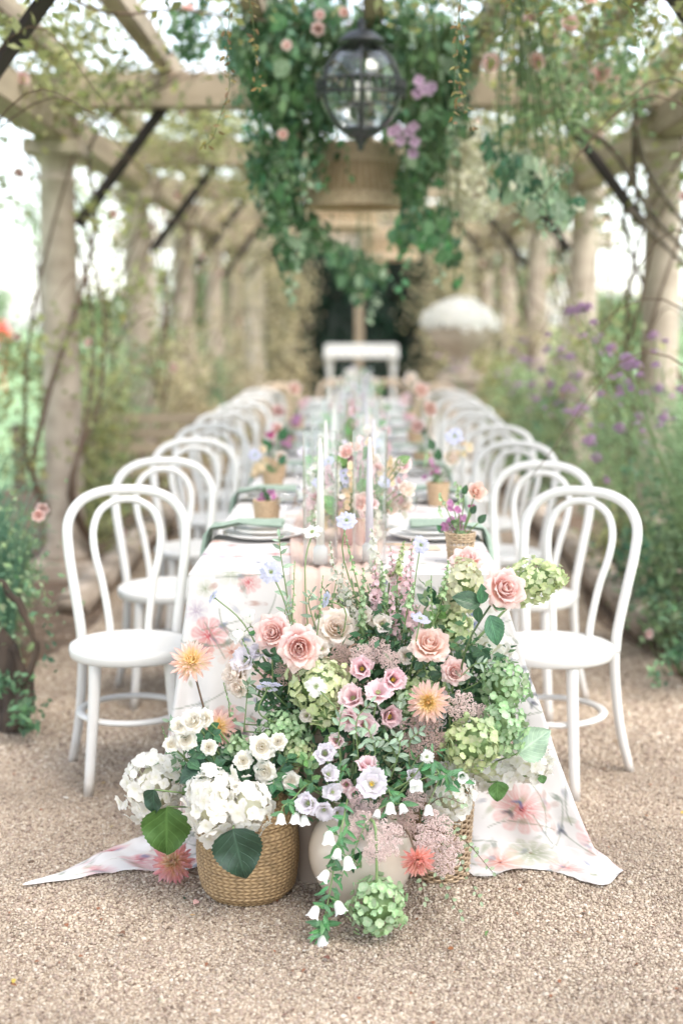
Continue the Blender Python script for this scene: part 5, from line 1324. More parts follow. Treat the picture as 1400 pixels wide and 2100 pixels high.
edge = np.minimum(np.minimum(X - TX0, TX1 - X), Y - TY0); Zt = np.where(edge < .001, TZ + .003, Zt + .002)
Vt = np.stack([X, Y, Zt], -1).reshape(-1, 3); nx_ = len(xs); i_, j_ = np.meshgrid(np.arange(nx_ - 1), np.arange(len(ys) - 1)); a_ = (j_ * nx_ + i_).ravel() + n0
Fq = np.vstack([Fq, np.stack([a_, a_ + 1, a_ + nx_ + 1, a_ + nx_], 1)])
STt = np.stack([Vt[:, 0] - TX0, -(Vt[:, 1] - TY0)], 1)
STt[:, 1] = np.where(STt[:, 1] < -.9, -(np.abs(STt[:, 1]) % 0.9), STt[:, 1]); STt[:, 0] += np.floor((Vt[:, 1] - TY0) / .9) * 1.0
colr = print_color(np.concatenate([ST[:, 0], STt[:, 0]]), np.concatenate([ST[:, 1], STt[:, 1]]))
cl_ = put('tablecloth', mk_mesh('tablecloth', np.vstack([V, Vt]), Fq, M['cloth'], attr=colr))
tag(cl_, 'white cotton tablecloth printed with pink watercolour flowers, trailing on the gravel', 'tablecloth')

# blush chiffon runner
def sheer_mat():
    m, n, l, b = newmat('blush_chiffon'); b.inputs['Base Color'].default_value = (*lin('EBD3C6'), 1); b.inputs['Roughness'].default_value = .8
    tc = n.new('ShaderNodeTexCoord'); nz = N(n, 'ShaderNodeTexNoise', Scale=600.0, Detail=2.0); l.new(tc.outputs['Object'], nz.inputs[0])
    bp = N(n, 'ShaderNodeBump', Strength=0.15, Distance=0.001); l.new(nz.outputs[0], bp.inputs['Height']); l.new(bp.outputs[0], b.inputs['Normal'])
    rgb = n.new('ShaderNodeRGB'); rgb.outputs[0].default_value = (*lin('EBD3C6'), 1); translucent(m, n, l, b, rgb.outputs[0], .4); return m
M['chiffon'] = sheer_mat()
pr = [(TY1 - .3, TZ + .009)] + [(y, TZ + .009 + .002 * math.sin(y * 9)) for y in np.arange(8, TY0 + .02, -.08)] + [(TY0 + .01, TZ + .010), (TY0 - .012, TZ + .002), (TY0 - .02, TZ - .015)] + [(TY0 - .02 - .10 * (1 - math.exp(-k * .10)), TZ - .015 - k * .022) for k in range(1, 30)]
xs = np.linspace(-1, 1, 60); V = []
for i, (y, z) in enumerate(pr):
    drop = max(0, TZ - z); hw = .135 + .02 * math.sin(y * 3) - .02 * min(1, drop * 3)
    for u in xs:
        f_ = math.sin(u * 19 + 1.5 * math.sin(drop * 5)) + .5 * math.sin(u * 37)
        V.append((-.075 + u * hw, y - (.012 * f_ * min(1, drop * 9)), z + (.0035 * (f_ + 1.5) if drop <= 0 else 0)))
n_ = len(xs); Fr = np.array([(j * n_ + i, (j + 1) * n_ + i, (j + 1) * n_ + i + 1, j * n_ + i + 1) for j in range(len(pr) - 1) for i in range(n_ - 1)])
ru = put('table_runner', mk_mesh('table_runner', V, Fr, M['chiffon'])); tag(ru, 'sheer blush chiffon runner falling in folds over the front edge of the table', 'table runner')

# ------------------------------------------------------------------ bentwood chairs
def make_chair(mat):
    t = thing('bentwood_chair', 'x', 'chair')
    V, Fc, U = lathe([(0, .425), (.150, .425), (.168, .418), (.186, .405), (.190, .41), (.193, .428), (.190, .440), (.182, .4445), (.172, .444), (.160, .4385), (.14, .437), (0, .436)], 64)
    put('seat', mk_mesh('seat', V, Fc, mat, U), t)
    def wide(x, z): return x
    outer = [(-.158, .152, .40), (-.163, .156, .47), (-.185, .174, .60), (-.213, .188, .71), (-.234, .187, .795), (-.250, .150, .857), (-.259, .083, .889), (-.262, 0, .896)]
    outer = outer + [(x, -y, z) for x, y, z in outer[::-1][1:]]
    V, Fc, U = tube(smooth_path(outer, 8), .0165, .0165, 12); put('back_hoop', mk_mesh('back_hoop', V, Fc, mat, U), t)
    inner = [(-.166, .062, .42), (-.170, .064, .48), (-.188, .082, .60), (-.212, .103, .69), (-.232, .108, .765), (-.246, .087, .825), (-.253, .044, .857), (-.255, 0, .865)]
    inner = inner + [(x, -y, z) for x, y, z in inner[::-1][1:]]
    V, Fc, U = tube(smooth_path(inner, 8), .0125, .0125, 12); put('inner_hoop', mk_mesh('inner_hoop', V, Fc, mat, U), t)
    for s in (1, -1):
        V, Fc, U = tube(smooth_path([(.118, s * .112, .42), (.128, s * .122, .25), (.148, s * .142, .0)], 6), .0195, .0150, 14); put('leg', mk_mesh('leg', V, Fc, mat, U), t)
        V, Fc, U = tube(smooth_path([(-.157, s * .151, .415), (-.160, s * .152, .33), (-.178, s * .166, .16), (-.215, s * .192, .0)], 6), .0165, .0145, 12); put('leg', mk_mesh('leg', V, Fc, mat, U), t)
    V, Fc, U = tube([(.166 * math.cos(a) - .006, .160 * math.sin(a), .225) for a in np.linspace(0, 2 * math.pi, 64, endpoint=False)], .0145, closed=True, sides=10, flat=.62)
    put('stretcher_ring', mk_mesh('stretcher_ring', V, Fc, mat, U), t); return t
chair0 = make_chair(M['chair']); first = True
ordl = ['nearest', 'second', 'third', 'fourth', 'fifth', 'sixth', 'seventh', 'farthest']
cy_l = [4.36, 5.34, 6.32, 7.32, 8.35, 9.4, 10.4, 11.45]
for i, y in enumerate(cy_l):
    for side in ('left', 'right'):
        if side == 'left': loc = (-.72 if i == 0 else -.735 + random.uniform(-.02, .02), y, 0); rz = R(-79 if i == 0 else -76 + random.uniform(-6, 6))
        else: loc = (.597 if i == 0 else .61 + random.uniform(-.02, .02), y - (0.0 if i == 0 else .12), 0); rz = R(-119 if i == 0 else -115 + random.uniform(-6, 6))
        lab = f'white bentwood chair, {ordl[i]} from the camera on the {side} side of the long table'
        if first: c = chair0; first = False; c.location = loc; c.rotation_euler = (0, 0, rz); c['label'] = lab; c['group'] = 'white chairs along the table'
        else: copy_thing(chair0, loc, rz, lab, 'white chairs along the table')
tan = make_chair(M['wood_tan']); tan['label'] = 'natural wooden chair past the white ones, at the far left of the table'; tan['group'] = 'natural wood chairs at the far end'; tan.location = (-.62, 12.6, 0); tan.rotation_euler = (0, 0, R(-60))
copy_thing(tan, (.56, 12.6, 0), R(-120), 'natural wooden chair past the white ones, at the far right of the table')
copy_thing(tan, (-.2, 13.6, 0), R(-85), 'natural wooden chair at the head of the table, left one')
copy_thing(tan, (.25, 13.6, 0), R(-95), 'natural wooden chair at the head of the table, right one')

# ------------------------------------------------------------------ place settings
ZT = TZ + .006
V, Fc, U = lathe([(0, .004), (.08, .004), (.11, .009), (.133, .019), (.135, .021), (.132, .022), (.108, .013), (.078, .008), (0, .008)], 48); PLATE = mk_mesh('plate', V, Fc, M['plate'], U)
def napkin_mesh(s):
    V = []
    path = [(-.02, .012), (.06, .014), (.12, .016), (.17, .004), (.205, .002), (.222, -.02), (.232, -.08), (.236, -.15), (.24, -.2)]
    nu = 12
    for (x, z) in path:
        for i in range(nu + 1):
            u = i / nu * 2 - 1; w_ = .075 - .03 * max(0, .15 - abs(x - .1)) * 4 + .012 * (x > .2)
            V.append((s * (x + (.008 * math.sin(u * 7) if z < 0 else 0)), u * w_, z + (.004 * math.sin(u * 8 + x * 20) if z > 0 else 0) + .004))
    V = np.array(V); Fc = [(j * (nu + 1) + i, j * (nu + 1) + i + 1, (j + 1) * (nu + 1) + i + 1, (j + 1) * (nu + 1) + i) for j in range(len(path) - 1) for i in range(nu)]
    V2 = V + np.array([-s * .004 * 0, 0, -.005]); V2[:, 0] -= s * .004; n1 = len(V)
    return mk_mesh('napkin', np.vstack([V, V2]), Fc + [tuple(a + n1 for a in f[::-1]) for f in Fc], M['napkin'])
NK = {-1: napkin_mesh(-1), 1: napkin_mesh(1)}
def cutlery(kind):
    b = MB()
    if kind == 'knife': b.add(*tube([(0, 0, .004), (0, .1, .004)], .005, .0045, 6, flat=.5)); b.add(*box((-.008, .1, .003), (.006, .21, .005)))
    else:
        b.add(*tube([(0, 0, .004), (0, .07, .006), (0, .13, .005)], .0045, .003, 6, flat=.5))
        b.add(*box((-.011, .13, .004), (.011, .15, .006)))
        for x in (-.0095, -.003, .0035, .010 - .002): b.add(*box((x, .15, .004), (x + .0025, .19, .006)))
    return b.mesh(kind, M['gold'])
CK, CF = cutlery('knife'), cutlery('fork')
def goblet(h=.15):
    V, Fc, U = lathe([(0, .004), (.034, .002), (.036, .004), (.01, .009), (.005, .02), (.0045, h * .42), (.01, h * .47), (.03, h * .56), (.037, h * .7), (.036, h * .9), (.0345, h), (.033, h), (.0345, h * .88), (.035, h * .7), (.028, h * .57), (0, h * .5)], 28)
    V[:, :2] *= (1 + .02 * np.cos(8 * np.arctan2(V[:, 1], V[:, 0])))[:, None]
    return mk_mesh('bowl', V, Fc, M['crystal'], U)
GB = goblet()
first_ps = {}
for i, y in enumerate([4.52, 5.5, 6.5, 7.5, 8.5, 9.5, 10.5, 11.5]):
    for s, side, tx in ((-1, 'left', TX0), (1, 'right', TX1)):
        px_ = tx - s * .165; o = ordl[i]
        p = put('dinner_plate', PLATE, None, T(px_, y, ZT)); tag(p, f'white dinner plate of the {o} place setting on the {side}', 'plate', 'white dinner plates')
        p = put('side_plate', PLATE, None, T(px_, y, ZT + .018) @ S(.75)); tag(p, f'smaller white plate stacked on the {o} dinner plate on the {side}', 'plate', 'smaller white plates')
        nk = put('linen_napkin', NK[s], None, T(px_ + s * -.04, y - .01, ZT + .036)); tag(nk, f'sage green linen napkin hanging off the {side} table edge at the {o} setting', 'napkin', 'sage green napkins')
        if i < 4:
            for nm, me, dx in (('fork', CF, -.17), ('knife', CK, .17)):
                f_ = put(nm, me, None, T(px_ - s * .05, y + dx, ZT) @ RZ(R(s * 90))); tag(f_, f'brass coloured {nm} beside the {o} plate on the {side}', nm, 'brass coloured cutlery')
        if i < 5:
            for k, (dx, dy) in enumerate(((.02, .16), (-.05, .21))):
                g_ = put('wine_glass', GB, None, T(px_ - s * (.11 + dx), y + dy, ZT) @ S(1.0 if k == 0 else .8)); tag(g_, f'{"taller" if k == 0 else "shorter"} cut crystal glass behind the {o} plate on the {side}', 'glass', 'cut crystal glasses')
# name card like tan menu under right setting
mc = put('menu_card', mk_mesh('menu_card', *box((-.06, -.04, 0), (.06, .04, .0015))[:2], M['wood_tan'], smooth=False), None, T(.18, 4.3, ZT + .001) @ RZ(.1)); tag(mc, 'tan menu card lying flat in front of the nearest right plate', 'card')

# ------------------------------------------------------------------ hurricane cylinders with tapers
def hurricane(x, y, lab, h=.385, r=.049, lilac=False, lean=0):
    t = thing('candle_cylinder', lab, 'glass cylinder', (x, y, ZT), group='tall glass cylinders')
    V, Fc, U = lathe([(0, .001), (r * .98, .001), (r, .006), (r, h - .002), (r - .001, h), (r - .003, h), (r - .0035, h - .003), (r - .0035, .01), (0, .008)], 48); put('glass', mk_mesh('glass', V, Fc, M['glass'], U), t)
    c = thing('taper_candle', lab.replace('glass cylinder', 'taper candle inside the glass cylinder') if 'glass cylinder' in lab else lab, 'candle', (x, y, ZT + .008), group='taper candles')
    V, Fc, U = lathe([(0, 0), (.0205, 0), (.0205, .045), (.016, .05), (.0125, .055), (0, .055)], 24); put('holder', mk_mesh('holder', V, Fc, M['plate'], U), c)
    V, Fc, U = lathe([(0, .045), (.0118, .05), (.0108, .16), (.0078, .30), (.004, .345), (.0015, .357), (0, .358)], 20); put('wax_stick', mk_mesh('wax_stick', V, Fc, M['candle_lilac' if lilac else 'candle'], U), c)
    V, Fc, U = tube([(0, 0, .357), (.001, 0, .364)], .0009, .0007, 5); put('wick', mk_mesh('wick', V, Fc, M['iron'], U), c)
hurricane(P(657, 1165, 3.97).x, 3.97, 'clear glass cylinder at the front of the table, left one')
hurricane(P(757, 1165, 4.0).x, 4.02, 'clear glass cylinder at the front of the table, right one', lilac=True)
for i, (px, D, s) in enumerate(((668, 4.75, 'second pair, left'), (765, 4.8, 'second pair, right'), (684, 5.7, 'third pair, left'), (752, 5.7, 'third pair, right'), (690, 6.9, 'fourth pair, left'), (748, 6.9, 'fourth pair, right'), (705, 8.3, 'fifth pair, left'), (745, 8.3, 'fifth pair, right'), (718, 10, 'sixth pair, left'), (748, 10, 'sixth pair, right'))):
    hurricane(P(px, 1000, D).x, D, f'clear glass cylinder farther down the table, {s}', h=.385, lilac=bool(i % 2))
#EOF3

# ================================================================== VESSELS
def up(px, py, D): return P(px, py, D)
bk = thing('seagrass_basket', 'round belly seagrass basket holding white hydrangeas, left of the beige vase', 'basket', (P(508, 1800, 3.46).x, 3.46, 0))
def belly(t):   # radius by height fraction
    return 0.098 + 0.030 * math.sin(math.pi * min(1, t * .95 + .12)) ** .8 - .012 * max(0, t - .72) * 4 * (1 if t > .72 else 0)
V = []; U = []; nr, ns = 170, 360; Hb = .285
for j in range(nr + 1):
    t = j / nr; r0 = belly(t) * (.90 + .1 * sm(0, .08, t)); z = Hb * t
    row = z / .0095; rf = row - math.floor(row); odd = int(math.floor(row)) % 2
    crease = -.006 * math.exp(-((t - .66) / .03) ** 2)
    for i in range(ns):
        a = 2 * math.pi * i / ns
        st = a * 46 / (2 * math.pi) + (rf * .8 if odd else -rf * .8); wv = abs(math.sin(math.pi * st))
        d = .0032 * math.sin(math.pi * rf) ** .6 * (.35 + .65 * wv ** .6)
        r = (r0 + d + crease * (1 + .5 * math.sin(a * 2 + 1))) * (1 + .018 * math.sin(a * 3 + t * 2) + .012 * math.sin(a * 5 - t * 4))
        zz = z * (1 + .012 * math.sin(a * 2)) + .004 * math.sin(a * 3 + 2) * t
        V.append((r * math.cos(a), r * math.sin(a), zz)); U.append((wv * math.sin(math.pi * rf) ** .6, ((odd * .5 + (math.floor(st) * 0.618) % 1 * .5))))
Fq = np.array([(j * ns + i, j * ns + (i + 1) % ns, (j + 1) * ns + (i + 1) % ns, (j + 1) * ns + i) for j in range(nr) for i in range(ns)])
def seagrass():
    m, n, l, b = newmat('seagrass'); uv = n.new('ShaderNodeUVMap'); sp = n.new('ShaderNodeSeparateXYZ'); l.new(uv.outputs[0], sp.inputs[0])
    r = ramp(n, [(0, lin('7A6146')), (.5, lin('A28761')), (1, lin('B89C76'))]); l.new(sp.outputs[0], r.inputs[0])
    tc = n.new('ShaderNodeTexCoord'); nz = N(n, 'ShaderNodeTexNoise', Scale=38.0, Detail=4.0); l.new(tc.outputs['Object'], nz.inputs[0])
    mr = N(n, 'ShaderNodeMapRange'); mr.inputs[1].default_value = .3; mr.inputs[2].default_value = .7; mr.inputs[3].default_value = .75; mr.inputs[4].default_value = 1.12; l.new(nz.outputs[0], mr.inputs[0])
    mm = N(n, 'ShaderNodeMix', data_type='RGBA', blend_type='MULTIPLY'); mm.inputs[0].default_value = 1; l.new(r.outputs[0], mm.inputs[6]); l.new(mr.outputs[0], mm.inputs[7])
    l.new(mm.outputs[2], b.inputs['Base Color']); b.inputs['Roughness'].default_value = .65; return m
M['seagrass'] = seagrass()
put('woven_wall', mk_mesh('woven_wall', V, Fq, M['seagrass'], U), bk)
V, Fc, U = lathe([(0, .004), (.1, .004)], 40); put('base', mk_mesh('base', V, Fc, M['seagrass'], U), bk)
for s in (-1, 1):
    b = MB()
    for k in range(3):
        pts_ = [(s * .105 + s * .028 * math.sin(q) + .004 * math.cos(q * 14 + k * 2.1), .042 * math.cos(q) - .01, Hb + .005 + .05 * math.sin(q) + .004 * math.sin(q * 14 + k * 2.1)) for q in np.linspace(0, math.pi, 50)]
        b.add(*tube(pts_, .0038, .0038, 6))
    put('handle', b.mesh('handle', M['willow']), bk)
bmouth = bk.location + Vector((0, 0, Hb))

vs_ = thing('round_vase', 'round beige glazed ceramic vase lying tilted on the gravel between the baskets', 'vase', (P(748, 1800, 3.36).x, 3.36, 0))
prof = [(0, .002), (.05, .002), (.058, .006), (.085, .03), (.115, .075), (.1285, .125), (.125, .172), (.105, .212), (.075, .238), (.052, .25), (.047, .262), (.05, .275), (.053, .28), (.048, .281), (.043, .27), (.04, .25)]
prof = [tuple(p) for p in smooth_path([(a, c, 0) for a, c in prof], 4)[:, :2]]
V, Fc, U = lathe(prof, 96); put('body', mk_mesh('body', V, Fc, M['ceramic'], U), vs_, T(-.0, 0, .008) @ RY(R(-9)) @ T(.012, 0, 0))
vmouth = vs_.location + Vector((-.03, .01, .275))
def wicker(lab, px, D, h, r, name='wicker_basket'):
    t = thing(name, lab, 'basket', (P(px, 1800, D).x, D, 0)); n = 27; b = MB()
    for k in range(n):
        a = k * 2 * math.pi / n; b.add(*tube([(r * .86 * math.cos(a), r * .86 * math.sin(a), .002), (r * math.cos(a), r * math.sin(a), h * .5), (r * 1.06 * math.cos(a), r * 1.06 * math.sin(a), h)], .0028, .0025, 6))
    put('stake', b.mesh('stake', M['willow']), t)
    b = MB(); rows_ = int(h / .0072)
    for j in range(rows_):
        z = .005 + j * .0072; rr_ = r * (.86 + .2 * z / h); ph = math.pi * (j % 2); pts_ = []
        for q in np.linspace(0, 2 * math.pi, n * 4, endpoint=False):
            o_ = .0042 * math.sin(q * n / 2 + ph); pts_.append(((rr_ + o_) * math.cos(q), (rr_ + o_) * math.sin(q), z + .0012 * math.sin(q * 5 + j * 1.7)))
        b.add(*tube(pts_, .0030, closed=True, sides=5))
    w_ = put('weave', b.mesh('weave', M['willow']), t); w_['kind'] = 'stuff'
    b = MB()
    for k in range(3): b.add(*tube([((r * 1.07 + .004 * math.cos(q * 18 + k * 2.1)) * math.cos(q), (r * 1.07 + .004 * math.cos(q * 18 + k * 2.1)) * math.sin(q), h + .004 * math.sin(q * 18 + k * 2.1)) for q in np.linspace(0, 6.283, 140, endpoint=False)], .004, closed=True, sides=6))
    put('rim', b.mesh('rim', M['willow']), t); V, Fc, U = lathe([(0, .004), (r * .86, .004)], 30); put('base', mk_mesh('base', V, Fc, M['willow'], U), t); return t
wk = wicker('open weave willow basket standing right of the round beige vase', 902, 3.58, .30, .083); wmouth = wk.location + Vector((0, 0, .29))
def tallvase(lab, px, D, h, r, mat):
    t = thing('tall_vase', lab, 'vase', (P(px, 1700, D).x, D, 0))
    prof_ = [(0, .002), (r * .8, .002), (r * .9, .01), (r * 1.05, h * .25), (r * 1.0, h * .6), (r * .75, h * .85), (r * .72, h * .93), (r * .95, h), (r * .93, h + .003), (r * .66, h * .93), (r * .6, h * .8)]
    prof_ = [tuple(p) for p in smooth_path([(a, c, 0) for a, c in prof_], 4)[:, :2]]
    V, Fc, U = lathe(prof_, 48); put('body', mk_mesh('body', V, Fc, mat, U), t); return t.location + Vector((0, 0, h - .02))
t1 = tallvase('tall taupe glazed vase glimpsed between the flowers above the seagrass basket', 640, 3.56, .44, .06, M['ceramic_brown'])
t2 = tallvase('tall pale vase hidden behind the pink flowers', 815, 3.60, .47, .055, M['ceramic'])
MOUTH = {'B': bmouth, 'V': vmouth, 'W': wmouth, 'T': t1, 'U': t2}
def base_in(v, spread=.03):
    m = MOUTH[v]; return m + Vector((random.uniform(-1, 1) * spread, random.uniform(-1, 1) * spread, -random.uniform(.02, .07)))

# ================================================================== CUT FLOWERS (photo position, distance, radius in px, facing)
FWD = (0, -1, .35)
def pxr(r, D): return r * D / F * 1.0
def flower(kind, lab, px, py, D, r, v, n=FWD, mat=None, name=None, cat=None, leaves=0, core='y', sidev=None, flat=1.0, full=True, stemr=.0026, bend=None, stemmat=None):
    c = P(px, py, D); rad = pxr(r, D); base = base_in(v)
    nm = name or {'rose': 'rose', 'dahlia': 'dahlia', 'lis': 'lisianthus', 'scab': 'scabiosa', 'umbel': 'lace_flower'}[kind]
    t = thing(nm, lab, cat or nm.replace('_', ' '), base)
    nn = Vector(n).normalized()
    if kind == 'rose': add_rose(t, c, nn, rad, mat or 'rose_pink', full, flat); back = c - nn * rad * .45
    elif kind == 'dahlia': add_dahlia(t, c, nn, rad, mat or 'dahlia'); back = c
    elif kind == 'lis': add_lis(t, c, nn, rad, mat or 'lis_pink', core); back = c - nn * rad * .4
    elif kind == 'scab': add_scab(t, c, nn, rad, mat or 'scab'); back = c
    elif kind == 'umbel': add_umbel(t, c, nn, rad, mat if isinstance(mat, int) else 0); back = c - nn * rad * .8
    b_ = back - nn * .035
    stem_obj(t, base, back, stemr, stemmat or M['stem'], bend=bend if bend is not None else (b_ * .75 + base * .25))
    for k in range(leaves):
        q = base.lerp(back, random.uniform(.45, .9)) + Vector((random.uniform(-.01, .01), -.012, 0))
        leaf_on(t, q, (random.choice([-1, 1]) * random.uniform(.5, 1), random.uniform(-.8, .1), random.uniform(-.2, .6)), (0, -1, .6), random.uniform(.03, .045), 'rose', M['leaf_dark'])
    return t
def hydr(lab, px, py, D, rx, ry, matk, fl, v, cone=0, big=0, axis=(0, -.6, .8), rz_=None, lobe=True, bend=None):
    c = P(px, py, D); base = base_in(v); t = thing('hydrangea', lab, 'hydrangea', base)
    s = D / F; rad = (rx * s, (rz_ or (rx + ry) / 2 * .85) * s, ry * s)
    if cone: rad = (ry * s, ry * s * .9, rx * s); add_hydrangea(t, c, axis, rad, matk, fl, cone, big)
    else: add_hydrangea(t, c, axis, rad, matk, fl, 0, big, lobes=1)
    stem_obj(t, base, c, .0034, M['stem'], bend=bend); return t
# --- hydrangeas
t = hydr('large white hydrangea farthest left, leaning out over the basket handle', 314, 1618, 3.46, 62, 78, 'hyd_white', .0225, 'B', big=1)
t = hydr('large white hydrangea hanging over the front of the seagrass basket, left lobe', 437, 1650, 3.30, 58, 80, 'hyd_white', .0235, 'B', big=1)
t = hydr('white hydrangea at the basket front, right lobe beside the spray roses', 508, 1655, 3.29, 50, 58, 'hyd_white', .022, 'B', big=1)
t = hydr('white hydrangea behind the bellflower tips above the willow basket', 925, 1628, 3.36, 45, 62, 'hyd_white', .021, 'W', big=1)
t = hydr('white hydrangea under the green heads, far right over the cloth', 1083, 1562, 3.5, 52, 38, 'hyd_white', .02, 'W', big=1)
t = hydr('white hydrangea tucked below the yellow green head', 1005, 1588, 3.48, 48, 30, 'hyd_white', .02, 'W', big=1)
t = hydr('white hydrangea half hidden behind the broken rose leaf, upper right', 1008, 1338, 3.66, 42, 48, 'hyd_white', .02, 'U', big=1)
t = hydr('cream hydrangea floret cluster at the very heart left of the taupe vase', 668, 1372, 3.5, 30, 24, 'hyd_cream', .014, 'T')
t = hydr('fresh green hydrangea resting on the gravel in front of the beige vase', 772, 1860, 3.17, 60, 64, 'hyd_deep', .0145, 'V', axis=(0, -.8, .2), bend=P(770, 1700, 3.2))
t = hydr('fresh green hydrangea head, upper of the three on the right', 1035, 1408, 3.50, 50, 50, 'hyd_deep', .0125, 'W')
t = hydr('large yellow green hydrangea in the middle of the right cluster', 965, 1528, 3.34, 58, 58, 'hyd_ygreen', .0145, 'W')
t = hydr('green hydrangea right of the yellow green one, before the pale leaf', 1030, 1497, 3.42, 48, 58, 'hyd_deep', .0125, 'W')
t = hydr('lime green hydrangea behind the white scabiosa', 655, 1405, 3.44, 52, 62, 'hyd_lime', .0165, 'T', cone=.25, axis=(.15, -.4, -.9))
t = hydr('small lime hydrangea tip drooping below the white scabiosa', 668, 1462, 3.42, 34, 26, 'hyd_lime', .014, 'T')
t = hydr('small floreted green hydrangea above the cream spray roses', 585, 1500, 3.44, 52, 42, 'hyd_deep', .011, 'T')
t = hydr('small green hydrangea lobe over the taupe vase rim', 610, 1545, 3.42, 32, 30, 'hyd_ygreen', .0105, 'T')
t = hydr('little green hydrangea cluster left of the basket flowers', 492, 1533, 3.42, 26, 22, 'hyd_deep', .0115, 'B')
t = hydr('cream lime panicle hydrangea standing before the nearest right plate', 948, 1205, 3.66, 62, 46, 'hyd_cream', .0155, 'U', cone=.35, axis=(.1, -.2, 1))
t = hydr('cream lime hydrangea below the first panicle, behind the rose stem', 930, 1290, 3.66, 40, 46, 'hyd_lime', .0145, 'U')
t = hydr('big chartreuse panicle hydrangea reaching out far right', 1092, 1192, 3.64, 72, 50, 'hyd_lime', .0125, 'U', cone=.45, axis=(1, -.2, .22))
t = hydr('pale green hydrangea behind the peach dahlia', 862, 1405, 3.5, 48, 34, 'hyd_ygreen', .0125, 'W')
t = hydr('pale green hydrangea left of the peach dahlia', 838, 1440, 3.46, 28, 34, 'hyd_deep', .012, 'W')
t = hydr('dull green hydrangea in shade behind the peach rose', 905, 1275, 3.72, 34, 28, 'hyd_deep', .012, 'U')
t = hydr('pale lime hydrangea sprig left of the lavender lisianthus stalk', 705, 1590, 3.42, 26, 26, 'hyd_lime', .012, 'V')
t = hydr('pale lime hydrangea sprig under the grey green leaves', 792, 1552, 3.44, 24, 22, 'hyd_lime', .012, 'V')
# --- garden roses
flower('rose', 'pink garden rose, left one of the touching pair', 560, 1298, 3.47, 34, 'T', (-.25, -1, .35), 'rose_pink', leaves=1)
flower('rose', 'pink garden rose, right and lower one of the touching pair', 614, 1328, 3.40, 38, 'T', (.05, -1, .1), 'rose_pink', leaves=2)
flower('rose', 'cream garden rose right of the touching pink pair', 690, 1287, 3.55, 33, 'T', (.1, -1, .5), 'rose_cream', leaves=1)
flower('rose', 'peach garden rose with open petals in the centre right', 880, 1322, 3.45, 36, 'U', (.1, -.75, .75), 'rose_peach', leaves=2)
flower('rose', 'tall pink rose on a long leafy stem in front of the chartreuse hydrangea', 1034, 1207, 3.44, 37, 'W', (.35, -1, .3), 'rose_pink', bend=P(955, 1330, 3.42), stemmat=M['stem_dark'])
flower('rose', 'smaller pink rose behind the green hydrangeas', 932, 1378, 3.44, 25, 'W', (.1, -1, .3), 'rose_pink', leaves=1)
flower('rose', 'flattened pink rose lying against the small woven pot', 957, 1150, 3.72, 28, 'U', (-.1, -.6, 1), 'rose_pink')
flower('rose', 'blush rose half hidden at the left edge of the flowers', 480, 1385, 3.5, 28, 'T', (-.8, -.8, .3), 'rose_cream')
flower('rose', 'small blush rose below the hidden blush one', 487, 1412, 3.48, 18, 'T', (-.5, -1, -.1), 'rose_cream')
# --- cream spray roses
spr = [(395, 1478, 21, 'topmost in the left cluster'), (366, 1488, 15, 'left of the topmost in the left cluster'), (418, 1473, 16, 'right of the topmost in the left cluster'), (381, 1518, 17, 'lower centre of the left cluster'), (351, 1526, 14, 'lowest left of the left cluster'), (428, 1533, 14, 'lowest right of the left cluster'),
       (537, 1532, 22, 'largest open one with visible centre'), (570, 1521, 15, 'small one right of the largest'), (498, 1560, 16, 'flat one left under the largest'), (542, 1583, 20, 'round one under the largest'), (594, 1601, 16, 'half closed one nearest the taupe vase')]
for px, py, r, d in spr:
    flower('rose', f'cream spray rose, {d}', px, py, 3.36, r, 'B', (random.uniform(-.4, .3), -1, random.uniform(.1, .7)), 'rose_white', name='spray_rose', cat='spray rose', leaves=2, full=True, flat=.8)
